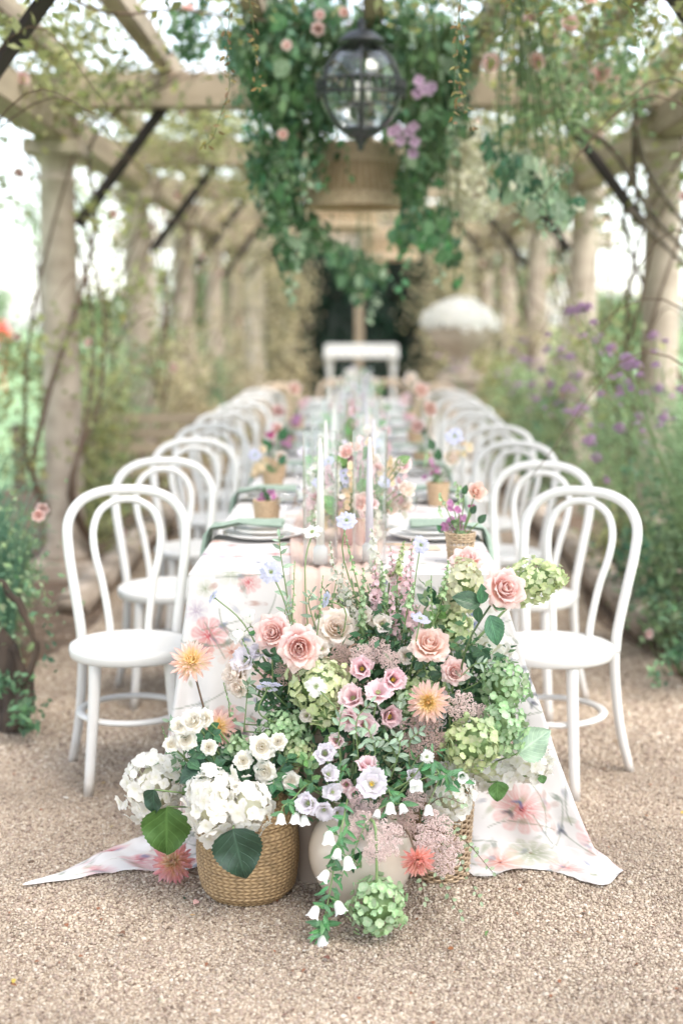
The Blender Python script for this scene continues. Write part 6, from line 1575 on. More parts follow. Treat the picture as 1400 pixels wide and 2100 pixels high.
# --- lisianthus
for (px, py, D, r, v, n, m_, core, lab) in [
    (742, 1372, 3.42, 27, 'U', (-.1, -1, .3), 'lis_pink', 'y', 'pink lisianthus with dark throat beneath the lace flowers'),
    (806, 1394, 3.38, 29, 'U', (.25, -1, .25), 'lis_pink', 'y', 'pink lisianthus with dark throat right of the first'),
    (775, 1420, 3.36, 30, 'V', (.1, -.7, .9), 'lis_pale', 'g', 'pale pink ruffled lisianthus seen from the side'),
    (724, 1432, 3.38, 30, 'V', (-.3, -.8, .6), 'lis_pale', 'g', 'pale pink lisianthus left of the ruffled one'),
    (716, 1474, 3.36, 26, 'V', (-.2, -1, .0), 'lis_pale', 'g', 'pale pink lisianthus lower left of the pink group'),
    (748, 1487, 3.36, 27, 'V', (.1, -1, .3), 'lis_pale', 'g', 'pale pink lisianthus lowest in the pink group'),
    (798, 1470, 3.40, 31, 'V', (.3, -1, .15), 'lis_pink', 'y', 'pink lisianthus with dark throat left of the peach dahlia'),
    (747, 1262, 3.55, 17, 'U', (-.3, -1, .3), 'lis_cream', 'g', 'small cream lisianthus, upper of two'),
    (784, 1280, 3.52, 21, 'U', (.1, -1, .4), 'lis_cream', 'g', 'cream lisianthus, lower of two'),
    (765, 1272, 3.56, 14, 'U', (.3, -1, .1), 'lis_cream', 'g', 'half open cream lisianthus between two others'),
    (504, 1355, 3.5, 28, 'T', (-.5, -.8, .5), 'lis_lav', 'g', 'lavender lisianthus behind the left blush rose'),
    (666, 1545, 3.28, 25, 'V', (.1, -1, .35), 'lis_lav', 'g', 'lavender lisianthus at the top of the lavender stalk'),
    (673, 1588, 3.29, 23, 'V', (.4, -.8, .6), 'lis_lav', 'g', 'half open lavender lisianthus under the top one'),
    (682, 1625, 3.29, 22, 'V', (.3, -.9, .3), 'lis_lav', 'g', 'lavender lisianthus third down the stalk'),
    (631, 1648, 3.25, 29, 'V', (-.5, -1, .25), 'lis_lav', 'g', 'large lavender lisianthus at the left over the beige vase'),
    (664, 1662, 3.24, 24, 'V', (.0, -1, -.3), 'lis_lav', 'g', 'lavender lisianthus facing down over the beige vase'),
    (692, 1668, 3.28, 20, 'V', (.5, -1, -.1), 'lis_lav', 'g', 'small lavender lisianthus right of the downward one'),
    (762, 1608, 3.26, 33, 'V', (.1, -.9, .45), 'lis_lav', 'y', 'open lavender lisianthus with yellow centre before the lace flowers'),
    (752, 1572, 3.32, 25, 'V', (.1, -.6, .9), 'lis_pale', 'g', 'ruffled blush lisianthus behind the yellow centred one'),
    (730, 1630, 3.32, 22, 'V', (-.2, -1, .3), 'lis_pale', 'g', 'small pink lisianthus left of the yellow centred one')]:
    flower('lis', lab, px, py, D, r, v, n, m_, core=core, cat='lisianthus')
for (px, py, D, r, v, n, m_, lab) in [
    (530, 1335, 3.5, 20, 'T', (-.4, -.8, .6), 'lis_lav', 'small lavender lisianthus bud opening left of the pink rose pair'), (628, 1468, 3.42, 17, 'T', (-.2, -1, .3), 'lis_cream', 'small cream bloom tucked between two green hydrangeas'),
    (690, 1520, 3.36, 20, 'V', (-.2, -1, .4), 'lis_pale', 'pale pink bloom above the lavender stalk'), (845, 1590, 3.32, 19, 'V', (.2, -1, .3), 'lis_lav', 'small lavender bloom left of the long bellflower leaves'),
    (710, 1610, 3.34, 18, 'V', (-.1, -1, .2), 'lis_pale', 'small blush bloom deep in the middle of the vase'), (832, 1345, 3.48, 18, 'U', (.1, -1, .3), 'lis_cream', 'small cream bloom left of the peach rose'),
    (660, 1330, 3.48, 17, 'T', (.3, -1, .3), 'lis_cream', 'small cream bloom between the pink and cream roses'), (770, 1225, 3.6, 16, 'U', (0, -1, .5), 'lis_pale', 'small blush bloom high among the snapdragons'),
    (800, 1180, 3.66, 15, 'U', (.2, -1, .5), 'lis_cream', 'small cream bloom highest among the snapdragons'), (905, 1340, 3.46, 15, 'U', (.4, -1, .1), 'lis_pale', 'small blush bloom between the peach and small pink roses')]:
    flower('lis', lab, px, py, D, r, v, n, m_, core='g', cat='lisianthus')
# --- scabiosa
for (px, py, D, r, v, n, m_, lab, bend) in [
    (556, 1174, 3.52, 23, 'T', (-.1, -1, .5), 'scab', 'lavender scabiosa standing highest on the left', P(585, 1240, 3.52)),
    (438, 1224, 3.56, 15, 'T', (-.9, -.3, .5), 'scab', 'lavender scabiosa in side view, farthest left on a bent stem', P(500, 1280, 3.54)),
    (670, 1229, 3.52, 17, 'T', (-.8, -.4, .4), 'scab', 'lavender scabiosa in side view above the cream rose', P(710, 1262, 3.54)),
    (550, 1409, 3.36, 27, 'T', (.05, .5, .9), 'scab', 'lavender scabiosa seen from below on a pale stem', P(530, 1460, 3.36)),
    (710, 1068, 3.6, 21, 'U', (0, -.8, .6), 'scab', 'lavender scabiosa before the candles, standing tallest', P(705, 1150, 3.6)),
    (862, 1118, 3.7, 19, 'U', (.4, -1, .4), 'scab', 'lavender scabiosa leaning towards the nearest right plate', P(850, 1200, 3.66)),
    (861, 1270, 3.46, 22, 'U', (.3, -.4, .9), 'scab', 'pale lavender scabiosa above the peach rose', P(850, 1330, 3.45)),
    (648, 1408, 3.36, 22, 'T', (.1, -1, .2), 'scab_white', 'white scabiosa before the lime hydrangea', P(690, 1460, 3.36)),
    (640, 1092, 3.62, 20, 'T', (-.2, -.6, .8), 'scab_white', 'white scabiosa rising before the left candle', P(625, 1170, 3.58)),
    (875, 1553, 3.28, 15, 'V', (-.1, -1, .3), 'scab_white', 'small white open flower before the bellflower leaves', P(840, 1600, 3.3))]:
    flower('scab', lab, px, py, D, r, v, n, m_, bend=bend, stemr=.0019)
# --- dahlias
flower('dahlia', 'peach and yellow dahlia farthest left on a dark stem before the cloth', 393, 1358, 3.40, 43, 'B', (.0, -.75, .8), 'dahlia', stemmat=M['twig'], bend=P(420, 1460, 3.40))
flower('dahlia', 'peach dahlia behind the cream spray roses', 446, 1493, 3.48, 36, 'B', (.3, -1, .5), 'dahlia')
flower('dahlia', 'peach and yellow dahlia left of the right green hydrangeas', 879, 1440, 3.34, 42, 'W', (-.15, -1, .15), 'dahlia')
flower('dahlia', 'coral dahlia drooping in front of the beige vase', 856, 1765, 3.19, 36, 'V', (.1, -.9, -.35), 'dahlia_coral', bend=P(830, 1700, 3.25), stemmat=M['twig'])
g_ = P(356, 1786, 3.52)
dd = thing('fallen_dahlia', 'dusky pink dahlia lying on the gravel left of the seagrass basket', 'dahlia', (g_.x, g_.y, 0)); g_.z = .05
add_dahlia(dd, g_, Vector((-.2, -.8, .6)), pxr(44, 3.5), 'dahlia_rose'); V, Fc, U = tube(smooth_path([(0, .01, .03), (.04, .03, .012), (.11, -.01, .01)], 5), .003, .0028, 6); put('stem', mk_mesh('stem', V, Fc, M['twig'], U), dd)
# --- lace flowers
um = [(760, 1665, 3.28, 22, 'V', 0, 'dusty pink lace flower just under the open lavender bloom'), (735, 1650, 3.30, 18, 'V', 1, 'small lace flower left under the open lavender bloom'), (868, 1735, 3.24, 24, 'W', 1, 'dusty lace flower above the coral dahlia'), (930, 1735, 3.3, 20, 'W', 0, 'dusty lace flower farthest right against the willow basket'), (775, 1335, 3.5, 24, 'U', 0, 'dusty pink lace flower top centre'), (742, 1345, 3.48, 22, 'U', 0, 'dusty pink lace flower left of the top centre one'), (800, 1356, 3.46, 20, 'U', 0, 'dusty pink lace flower behind the dark throated lisianthus'), (700, 1345, 3.5, 22, 'T', 3, 'brownish lace flower in shade under the cream rose'), (590, 1378, 3.48, 24, 'T', 3, 'brownish lace flower between the pink rose pair and scabiosa'),
      (868, 1508, 3.36, 42, 'V', 3, 'large brownish lace flower under the peach dahlia'), (945, 1450, 3.38, 28, 'W', 0, 'dusty pink lace flower right of the peach dahlia'), (985, 1462, 3.44, 16, 'W', 1, 'small dusty lace flower between the green hydrangeas'),
      (742, 1692, 3.24, 27, 'V', 1, 'dusty pink lace flower left over the beige vase'), (790, 1722, 3.20, 34, 'V', 0, 'large dusty pink lace flower over the beige vase'), (768, 1752, 3.19, 22, 'V', 2, 'dusty pink lace flower hanging lowest over the vase'), (830, 1690, 3.26, 28, 'V', 3, 'brownish lace flower deep between the bellflowers'),
      (890, 1700, 3.26, 34, 'W', 1, 'dusty pink lace flower below the white hydrangea'), (908, 1765, 3.26, 30, 'W', 2, 'dusty pink lace flower before the willow basket'), (795, 1650, 3.3, 20, 'V', 3, 'small lace flower under the white bell'), (720, 1712, 3.23, 17, 'V', 0, 'small dusty lace flower at the left of the vase front'), (850, 1640, 3.32, 22, 'V', 1, 'small dusty lace flower near the long bellflower leaf')]
for px, py, D, r, v, k, lab in um: flower('umbel', lab, px, py, D, r * 1.12, v, (random.uniform(-.3, .3), -1, random.uniform(.1, .5)), k, cat='lace flower', stemr=.0018)
# --- flower spikes
def spike(lab, a, b_, matk, fl, n, v, cat='flower spike', name='snapdragon', D=3.55, green=0.3, mid=None):
    e = P(*b_, D); s0 = P(*a, D); base = base_in(v); t = thing(name, lab, cat, base)
    pth = smooth_path([base - t.location, base.lerp(s0, .5) - t.location, s0 - t.location, ((s0 + e) / 2 if mid is None else P(*mid, D)) - t.location, e - t.location], 6)
    V, Fc, U = tube(pth, .0024, .0012, 6); put('stem', mk_mesh('stem', V, Fc, M['stem'], U), t); ms = floret_meshes(matk, 1)
    for k in range(n):
        w_ = (k + .5) / n; p = s0.lerp(e, w_) + Vector((0, 0, 0)); a_ = k * 2.4; sz = fl * (1.1 - .75 * w_)
        d = Vector((math.cos(a_), math.sin(a_) - .35, .25 + .4 * w_)).normalized()
        put('floret', ms[k % 4], t, T(*(p - t.location + d * sz * .9)) @ FACE(d, a_) @ S(sz, sz, sz * 1.5))
        put('floret', ms[(k + 1) % 4], t, T(*(p - t.location + d * sz * .35)) @ FACE(d, a_ + .7) @ S(sz * .8, sz * .8, sz * 1.8))
    return t
spike('pink snapdragon spike left of the tall cream one', (772, 1262), (768, 1150), 'snap_pink', .013, 18, 'U', D=3.6)
spike('pink snapdragon spike in the centre right', (836, 1290), (832, 1160), 'snap_pink', .0145, 22, 'U', D=3.56)
spike('cream snapdragon spike before the right candle', (770, 1180), (762, 1085), 'snap_cream', .014, 18, 'U', D=3.62)
spike('cream snapdragon spike left of the centre', (698, 1240), (704, 1150), 'snap_cream', .011, 14, 'U', D=3.62)
spike('pink snapdragon spike behind the pale lavender scabiosa', (858, 1325), (852, 1240), 'snap_pink', .011, 14, 'U', D=3.6)
spike('blush snapdragon spike leaning right of the centre', (812, 1240), (800, 1120), 'snap_pink', .012, 18, 'U', D=3.66)
spike('pale green delphinium spike with buds, left of centre', (742, 1290), (745, 1165), 'hyd_deep', .009, 26, 'U', name='delphinium', cat='delphinium', D=3.54)
spike('thin green bud spike before the candles', (728, 1180), (705, 1085), 'hyd_deep', .006, 14, 'U', name='delphinium', cat='delphinium', D=3.58)
spike('green bud spike before the cream panicle hydrangea', (905, 1230), (920, 1150), 'hyd_deep', .0085, 18, 'U', name='delphinium', cat='delphinium', D=3.56)
spike('green bud spike with blush tips right of centre', (835, 1250), (848, 1195), 'hyd_deep', .0085, 16, 'U', name='delphinium', cat='delphinium', D=3.5)
spike('short pink snapdragon spike left of the peach rose', (812, 1310), (800, 1215), 'snap_pink', .012, 16, 'U', D=3.55)
spike('cream snapdragon spike behind the cream lisianthus pair', (722, 1280), (712, 1190), 'snap_cream', .012, 16, 'U', D=3.6)
spike('tall blush snapdragon spike right of the right candle', (838, 1230), (845, 1105), 'snap_pink', .011, 18, 'U', D=3.68)
spike('thin cream spike left of the lavender scabiosa', (688, 1200), (676, 1110), 'snap_cream', .009, 14, 'T', D=3.62)
spike('leafy green spike left of the tall cream one', (790, 1250), (782, 1150), 'hyd_deep', .0085, 18, 'U', name='delphinium', cat='delphinium', D=3.6)
for (a_, b__, lab_) in (((600, 1280), (604, 1150), 'wiry green bud stem left of the white scabiosa'), ((655, 1260), (662, 1180), 'wiry green bud stem over the cream rose'), ((885, 1290), (884, 1180), 'wiry green bud stem right of the pale lavender scabiosa'),
                        ((525, 1370), (486, 1290), 'wiry green bud stem reaching left before the cloth'), ((480, 1480), (458, 1400), 'wiry green bud stem above the hidden dahlia'), ((980, 1400), (1010, 1330), 'wiry green bud stem right of the long rose stem'), ((355, 1560), (332, 1490), 'wiry green bud stem farthest left above the white hydrangea')):
    spike(lab_, a_, b__, 'hyd_deep', .0055, 12, 'T' if a_[0] < 700 else 'U', name='wiry_sprig', cat='flower sprig', D=3.5)
spike('cream astrantia spray behind the nearest right setting', (815, 1180), (828, 1110), 'hyd_ygreen', .0085, 22, 'U', name='astrantia', cat='flower spray', D=3.64)
# --- bellflower garlands
def bells(lab, path, D, bl, nleaf, v):
    p0 = base_in(v); t = thing('bellflower', lab, 'bellflower', p0); pts_ = [P(x, y, D if not isinstance(D, list) else D[i]) for i, (x, y) in enumerate(path)]
    q = smooth_path([p0 - t.location] + [p - t.location for p in pts_], 7); V, Fc, U = tube(q, .0028, .0016, 6); put('stem', mk_mesh('stem', V, Fc, M['stem'], U), t)
    for (px, py, s, n) in bl:
        c = P(px, py, (D if not isinstance(D, list) else D[-1]) - .01); add_bell(t, c, n, s * 1.22)
        j = min(range(len(q)), key=lambda i: (Vector(q[i]) + t.location - c).length); stem_obj(t, Vector(q[j]) + t.location, c, .0012, M['stem'])
    for k in range(nleaf):
        i = int((.25 + .75 * k / nleaf) * (len(q) - 2)); p = Vector(q[i]) + t.location
        for w_ in range(2): leaf_on(t, p + Vector((random.gauss(0, .006), random.gauss(-.004, .006), random.gauss(0, .008))), (random.gauss(0, 1), random.gauss(-.3, .5), random.gauss(-.35, .6)), (random.gauss(0, .4), -1, .5), random.uniform(.028, .05), random.choice(['lance', 'euc', 'lance']), M['leaf_campan'])
    return t
DN = (0, -.25, -1)
bells('long white bellflower trail hanging down to the gravel before the vase', [(712, 1640), (700, 1700), (688, 1760), (676, 1830), (663, 1895), (661, 1912)], [3.3, 3.22, 3.2, 3.17, 3.16, 3.16],
      [(674, 1704, .021, DN), (711, 1756, .021, (.2, -.3, -1)), (672, 1785, .019, (-.5, -.3, -.8)), (690, 1848, .021, (.4, -.3, -.9)), (650, 1858, .020, (-.4, -.3, -.9)), (662, 1918, .024, (0, -.2, -1)), (694, 1740, .017, (-.2, -.5, -.8))], 32, 'V')
bells('white bellflowers dangling at the left between basket and vase', [(640, 1610), (600, 1640), (578, 1656)], [3.36, 3.28, 3.26], [(576, 1668, .0175, DN), (607, 1666, .019, (-.1, -.3, -1)), (622, 1672, .017, (.2, -.3, -1))], 9, 'V')
bells('bellflower buds and leaves in the middle over the vase', [(780, 1600), (800, 1630), (812, 1650)], [3.34, 3.28, 3.26], [(800, 1645, .019, DN), (822, 1648, .016, (.3, -.4, -.8)), (775, 1660, .014, (-.2, -.5, -.8)), (845, 1600, .018, (.2, -.7, -.5))], 16, 'V')
bells('bellflower spray with long leaves before the white hydrangea', [(860, 1570), (905, 1590), (945, 1610)], [3.34, 3.28, 3.27], [(860, 1600, .018, (-.2, -.4, -.9)), (944, 1586, .017, (.2, -1, -.2)), (878, 1650, .017, DN)], 18, 'V')
bells('white bellflower buds behind the left pink rose', [(560, 1330), (535, 1300), (515, 1285)], [3.5, 3.5, 3.5], [(512, 1278, .022, (-.1, -.4, .9)), (500, 1296, .022, (-.8, -.5, -.4))], 5, 'T')
# --- big hydrangea leaves
def bigleaf(lab, px, py, D, L, d, upv, mat, v, kind='hyd'):
    base = base_in(v); t = thing('hydrangea_leaf', lab, 'leaf', base); c = P(px, py, D); leaf_on(t, c, d, upv, L * D / F, kind, mat, 'blade'); stem_obj(t, base, c, .0022, M['stem']); return t
bigleaf('large round fresh green hydrangea leaf hanging left of the basket', 342, 1655, 3.38, 122, (-.02, -.1, -1), (.1, -1, .1), M['leaf_hyd'], 'B')
bigleaf('large dark green hydrangea leaf hanging over the basket weave', 478, 1700, 3.24, 122, (.25, -.25, -1), (.05, -1, .2), M['leaf_hyd_dark'], 'B')
bigleaf('small dark leaf lying on the farthest left white hydrangea', 316, 1620, 3.37, 60, (-.1, -.2, -1), (-.7, -1, .1), M['leaf_hyd_dark'], 'B')
bigleaf('dark leaf between the two left white hydrangeas', 428, 1578, 3.36, 78, (-.9, -.1, -.25), (0, -.6, 1), M['leaf_hyd_dark'], 'B')
bigleaf('pale round hydrangea leaf at the far right of the green heads', 1063, 1545, 3.42, 88, (.75, -.1, .65), (-.3, -1, .3), M['leaf_grey'], 'W')
bigleaf('fresh green leaf hanging alone before the cloth, right', 1020, 1603, 3.44, 50, (.05, -.1, -1), (.2, -1, .1), M['leaf_hyd'], 'W')
bigleaf('little leaf peeping from under the far right white hydrangea', 1110, 1590, 3.46, 22, (.2, -.1, -1), (0, -1, 0), M['leaf_hyd'], 'W')
bigleaf('dark hydrangea leaf in the hollow above the lavender stalk', 680, 1470, 3.46, 75, (.3, -.1, -1), (.3, -1, .2), M['leaf_hyd_dark'], 'T')
bigleaf('dark leaf hanging below the lace flowers on the vase', 745, 1745, 3.24, 70, (-.1, -.1, -1), (.3, -1, .2), M['leaf_hyd_dark'], 'V')
for (px, py, D, L, d, lab) in ((955, 1220, 3.4, 62, (-.9, -.2, .45), 'x'),): pass
# leaves belonging to the tall rose stem
tr = [o for o in COL.objects if o.get('label', '').startswith('tall pink rose')][0]
for (px, py, L, d, upv) in ((984, 1240, 64, (-.9, -.2, .35), (.2, -1, .6)), (986, 1238, 44, (.1, -.1, 1), (.5, -1, .2)), (982, 1245, 34, (-.15, -.2, -1), (-.5, -1, .2)), (1003, 1262, 70, (.35, -.2, -1), (.3, -1, .3)), (1010, 1240, 32, (.9, -.1, -.2), (0, -1, .5))):
    leaf_on(tr, P(px, py, 3.42), d, upv, L * 3.42 / F, 'rose', M['leaf_dark'])
# --- variegated trailing sprigs at lower right
for i, (a, b_) in enumerate((((880, 1700), (1010, 1790)), ((860, 1720), (945, 1880)), ((870, 1740), (870, 1850)), ((900, 1690), (975, 1745)), ((880, 1720), (985, 1850)), ((865, 1665), (950, 1650)))):
    sprig('variegated_sprig', ['thin variegated twig reaching farthest right over the gravel', 'variegated twig trailing down to the gravel beside the coral dahlia', 'short variegated twig hanging straight below the coral dahlia', 'variegated twig against the willow basket', 'variegated twig sprawling low to the right on the gravel', 'variegated twig in front of the white hydrangea'][i], 'foliage sprig',
          P(*a, 3.32), P(*b_, (3.3, 3.2, 3.22, 3.34, 3.26, 3.3)[i]), 'oval', M['leaf_var'], (13, 15, 11, 9, 13, 8)[i], .0215, 'variegated twigs', stemmat=M['twig'], r=.0013, start=.25)
# --- grey green mint and eucalyptus, rose leaves, filler
spots = [('mint', 'leaf_grey', 735, 1560, 760, 1440, 3.32, 'U', 'grey green leafy stem before the pale pink lisianthus'), ('mint', 'leaf_grey', 700, 1600, 700, 1460, 3.34, 'T', 'grey green leafy stem right of the lime hydrangea'), ('mint', 'leaf_grey', 800, 1600, 810, 1510, 3.32, 'V', 'grey green leafy stem under the lace flower'),
         ('mint', 'leaf_grey', 815, 1560, 770, 1520, 3.34, 'V', 'curling grey green stem above the blush lisianthus'), ('mint', 'leaf_grey', 830, 1500, 825, 1440, 3.4, 'V', 'upright grey green tip left of the peach dahlia'), ('euc', 'leaf_grey', 600, 1340, 590, 1235, 3.52, 'T', 'grey green drooping leaves behind the cream rose'),
         ('euc', 'leaf_grey', 650, 1300, 640, 1215, 3.54, 'T', 'grey green leaves rising left of the cream rose'), ('mint', 'leaf_grey', 590, 1230, 572, 1100, 3.56, 'T', 'grey green tip with drooping bud beside the highest scabiosa'), ('mint', 'leaf_grey', 500, 1500, 510, 1400, 3.46, 'T', 'broad grey green leaves left of the underside scabiosa'),
         ('euc', 'leaf_grey', 920, 1420, 1000, 1360, 3.42, 'W', 'grey green catmint tips behind the small pink rose'), ('rose', 'leaf_dark', 880, 1420, 850, 1350, 3.48, 'U', 'dark rose foliage under the peach rose'), ('rose', 'leaf_dark', 560, 1420, 560, 1340, 3.46, 'T', 'dark rose foliage under the pink pair'),
         ('rose', 'leaf_dark', 450, 1600, 400, 1540, 3.38, 'B', 'dark spray rose foliage in the left cluster'), ('rose', 'leaf_dark', 520, 1620, 500, 1590, 3.38, 'B', 'dark spray rose foliage over the basket'), ('rose', 'leaf_dark', 560, 1600, 590, 1560, 3.38, 'B', 'dark spray rose foliage right of the basket roses'), ('rose', 'leaf_dark', 570, 1640, 560, 1610, 3.36, 'B', 'dark leaves between white hydrangea and cream roses'),
         ('rose', 'leaf_dark', 430, 1540, 440, 1510, 3.40, 'B', 'dark leaves under the hidden dahlia'), ('oval', 'leaf_mid', 640, 1620, 620, 1560, 3.36, 'V', 'fresh green leaves left of the lavender stalk'), ('lance', 'leaf_campan', 700, 1660, 705, 1580, 3.32, 'V', 'fresh lance leaves beside the lavender stalk'), ('lance', 'leaf_campan', 830, 1620, 900, 1540, 3.32, 'V', 'fresh lance leaves left of the white hydrangea'),
         ('lance', 'leaf_campan', 740, 1780, 700, 1800, 3.2, 'V', 'fresh bellflower leaves low on the vase'), ('lance', 'leaf_campan', 760, 1680, 720, 1760, 3.22, 'V', 'fresh green leaves spilling over the vase'), ('mint', 'leaf_grey', 380, 1560, 345, 1480, 3.44, 'B', 'grey tip at the far left of the cream roses'), ('oval', 'leaf_mid', 880, 1300, 905, 1250, 3.64, 'U', 'fresh leaves before the dull green hydrangea'),
         ('rose', 'leaf_dark', 870, 1250, 925, 1240, 3.66, 'U', 'dark leaves beside the pale lavender scabiosa'), ('rose', 'leaf_dark', 970, 1370, 985, 1345, 3.5, 'W', 'dark leaf pair at the foot of the long rose stem'), ('lance', 'leaf_mid', 760, 1340, 800, 1250, 3.58, 'U', 'green stems of the snapdragons'), ('mint', 'leaf_grey', 840, 1600, 860, 1500, 3.34, 'V', 'grey stem beside the small white flower'),
         ('lance', 'leaf_mid', 800, 1330, 850, 1270, 3.56, 'U', 'narrow green leaves left of the peach rose'), ('lance', 'leaf_mid', 700, 1330, 735, 1290, 3.58, 'U', 'narrow green leaves under the small cream lisianthus'), ('oval', 'leaf_mid', 640, 1480, 690, 1540, 3.4, 'T', 'fresh leaves hanging over the taupe vase'), ('mint', 'leaf_grey', 770, 1545, 730, 1500, 3.32, 'V', 'pale mint tips under the pink group')]
for kind, mt, x0, y0, x1, y1, D, v, lab in spots:
    t = sprig('foliage_sprig', lab, 'foliage sprig', P(x0, y0, D + .02), P(x1, y1, D - .01), kind, M[mt], 10 if kind != 'rose' else 7, .034 if kind != 'rose' else .042, None, start=.05)
    stem_obj(t, base_in(v), P(x0, y0, D + .02), .002)
for v, cen, rad_, n_, mt, lab in (('T', (600, 1440, 3.52), (.08, .05, .11), 650, 'cl_dark', 'dark greenery filling the left half of the tall arrangement'), ('U', (800, 1400, 3.54), (.12, .05, .13), 1100, 'cl_dark', 'dark greenery filling the centre of the tall arrangement'), ('W', (960, 1420, 3.56), (.08, .04, .13), 800, 'cl_dark', 'dark greenery behind the green hydrangeas'),
                          ('V', (760, 1600, 3.42), (.13, .05, .10), 1100, 'cl_dark', 'dark greenery filling the beige vase'), ('B', (480, 1570, 3.46), (.13, .05, .06), 900, 'cl_dark', 'dark greenery filling the seagrass basket'), ('U', (760, 1260, 3.62), (.13, .03, .06), 420, 'cl_fresh', 'fine green filler between the snapdragons'),
                          ('V', (730, 1700, 3.33), (.07, .03, .08), 500, 'cl_dark', 'dark greenery hanging over the vase mouth')):
    c = P(*cen); t = thing('filler_greenery', lab, 'greenery', c)
    b = MB()
    for k in range(16):
        e = Vector((random.uniform(-1, 1) * rad_[0], random.uniform(-1, 1) * rad_[1], random.uniform(-.3, 1) * rad_[2])); s_ = MOUTH[v] - c
        b.add(*tube(smooth_path([tuple(s_), tuple(s_ * .4 + e * .4 + Vector((0, .01, 0))), tuple(e)], 4), .0018, .001, 5))
    put('stem', b.mesh('stem', M['stem_dark']), t)
    cloud('foliage', [((0, 0, 0), rad_, n_)], .026, M[mt], t, seed=900 + n_, clump=.9)['kind'] = 'stuff'

# ================================================================== BUD POTS ON THE TABLE
def bud_pot(lab, x, y, flowers, r=.042, h=.085, openw=False, fill='cl_fresh'):
    t = thing('bud_pot', lab, 'pot', (x, y, ZT), group='woven bud pots on the table')
    if openw:
        b = MB()
        for k in range(20):
            a = k * math.pi / 10; b.add(*tube([(r * .78 * math.cos(a), r * .78 * math.sin(a), 0), (r * math.cos(a), r * math.sin(a), h)], .0022, .0022, 5))
        put('stake', b.mesh('stake', M['willow']), t); b = MB()
        for j, z in enumerate((0.0, .008, .015, .035, .05, .065, .072, .079, .086)): b.add(*tube([((r * (.78 + .22 * z / h) + .002 * math.sin(q * 10 + j * math.pi)) * math.cos(q), (r * (.78 + .22 * z / h) + .002 * math.sin(q * 10 + j * math.pi)) * math.sin(q), z) for q in np.linspace(0, 6.283, 60, endpoint=False)], .0027, closed=True, sides=5))
        put('weave', b.mesh('weave', M['willow']), t)
        V, Fc, U = lathe([(0, .004), (r * .7, .004), (r * .85, h * .95)], 24); put('glass_liner', mk_mesh('glass_liner', V, Fc, M['glass'], U), t)
    else:
        V, Fc, U = lathe([(0, .001), (r * .78, .001)] + [(r * (.78 + .22 * k / 20) + .0009 * (k % 2), h * k / 20) for k in range(21)] + [(r * .95, h), (r * .9, h * .8), (0, h * .75)], 40); put('body', mk_mesh('body', V, Fc, M['kraft'], U), t)
    top = Vector((x, y, ZT + h * .8))
    f = thing('posy', lab.replace('pot', 'posy standing in the pot') if len(lab.split()) < 11 else 'posy in the ' + lab, 'flowers', top, group='posies in the bud pots')
    f['label'] = 'posy in the ' + ' '.join(lab.split()[:13])
    for (kind, dx, dz, sz, mt) in flowers:
        e = top + Vector((dx, random.uniform(-.02, .02), dz)); stem_obj(f, top, e, .0018)
        if kind == 'rose': add_rose(f, e, Vector((.3, -1, .3)), sz, mt, False)
        elif kind == 'scab': add_scab(f, e, Vector((0, -1, .3)), sz, mt)
        elif kind == 'fl':
            for q in range(7): put('floret', floret_meshes(mt, 1)[q % 4], f, T(*(e - f.location + Vector((random.gauss(0, sz), random.gauss(0, sz), random.gauss(0, sz))))) @ FACE((random.gauss(0, .5), -1, random.gauss(0, .5)), q) @ S(sz * .9))
        elif kind == 'leaf': leaf_on(f, e, (dx * 8, -.2, .5), (0, -1, .4), sz, 'rose', M['leaf_dark'])
        elif kind == 'bud':
            for q in range(6): put('floret', floret_meshes('hyd_deep', 0)[q % 4], f, T(*(e - f.location + Vector((random.gauss(0, .006), 0, -q * .012)))) @ FACE((random.gauss(0, 1), -1, .6), q) @ S(.007))
    cloud('foliage', [((0, 0, .03), (.03, .03, .025), 60)], .02, M[fill], f, seed=int(y * 100))
bud_pot('open weave bud pot at the nearest right setting', P(943, 1150, 4.05).x, 4.05, [('rose', .042, .14, .03, 'rose_peach'), ('fl', -.035, .045, .012, 'posy'), ('fl', .0, .05, .012, 'posy'), ('fl', -.02, .09, .011, 'posy'), ('fl', .035, .09, .006, 'magenta'), ('bud', -.01, .16, 1, ''), ('bud', -.06, .13, 1, ''), ('leaf', .05, .05, .035, ''), ('leaf', .01, .13, .03, ''), ('leaf', -.05, .02, .03, ''), ('leaf', .03, .075, .03, '')], openw=True)
bud_pot('kraft coloured bud pot with pink and white blooms, nearest on the left', P(547, 1085, 4.78).x, 4.78, [('fl', -.02, .03, .011, 'posy'), ('fl', .02, .035, .011, 'posy'), ('rose', .03, .02, .022, 'rose_white'), ('leaf', 0, .02, .03, '')], r=.048, h=.092)
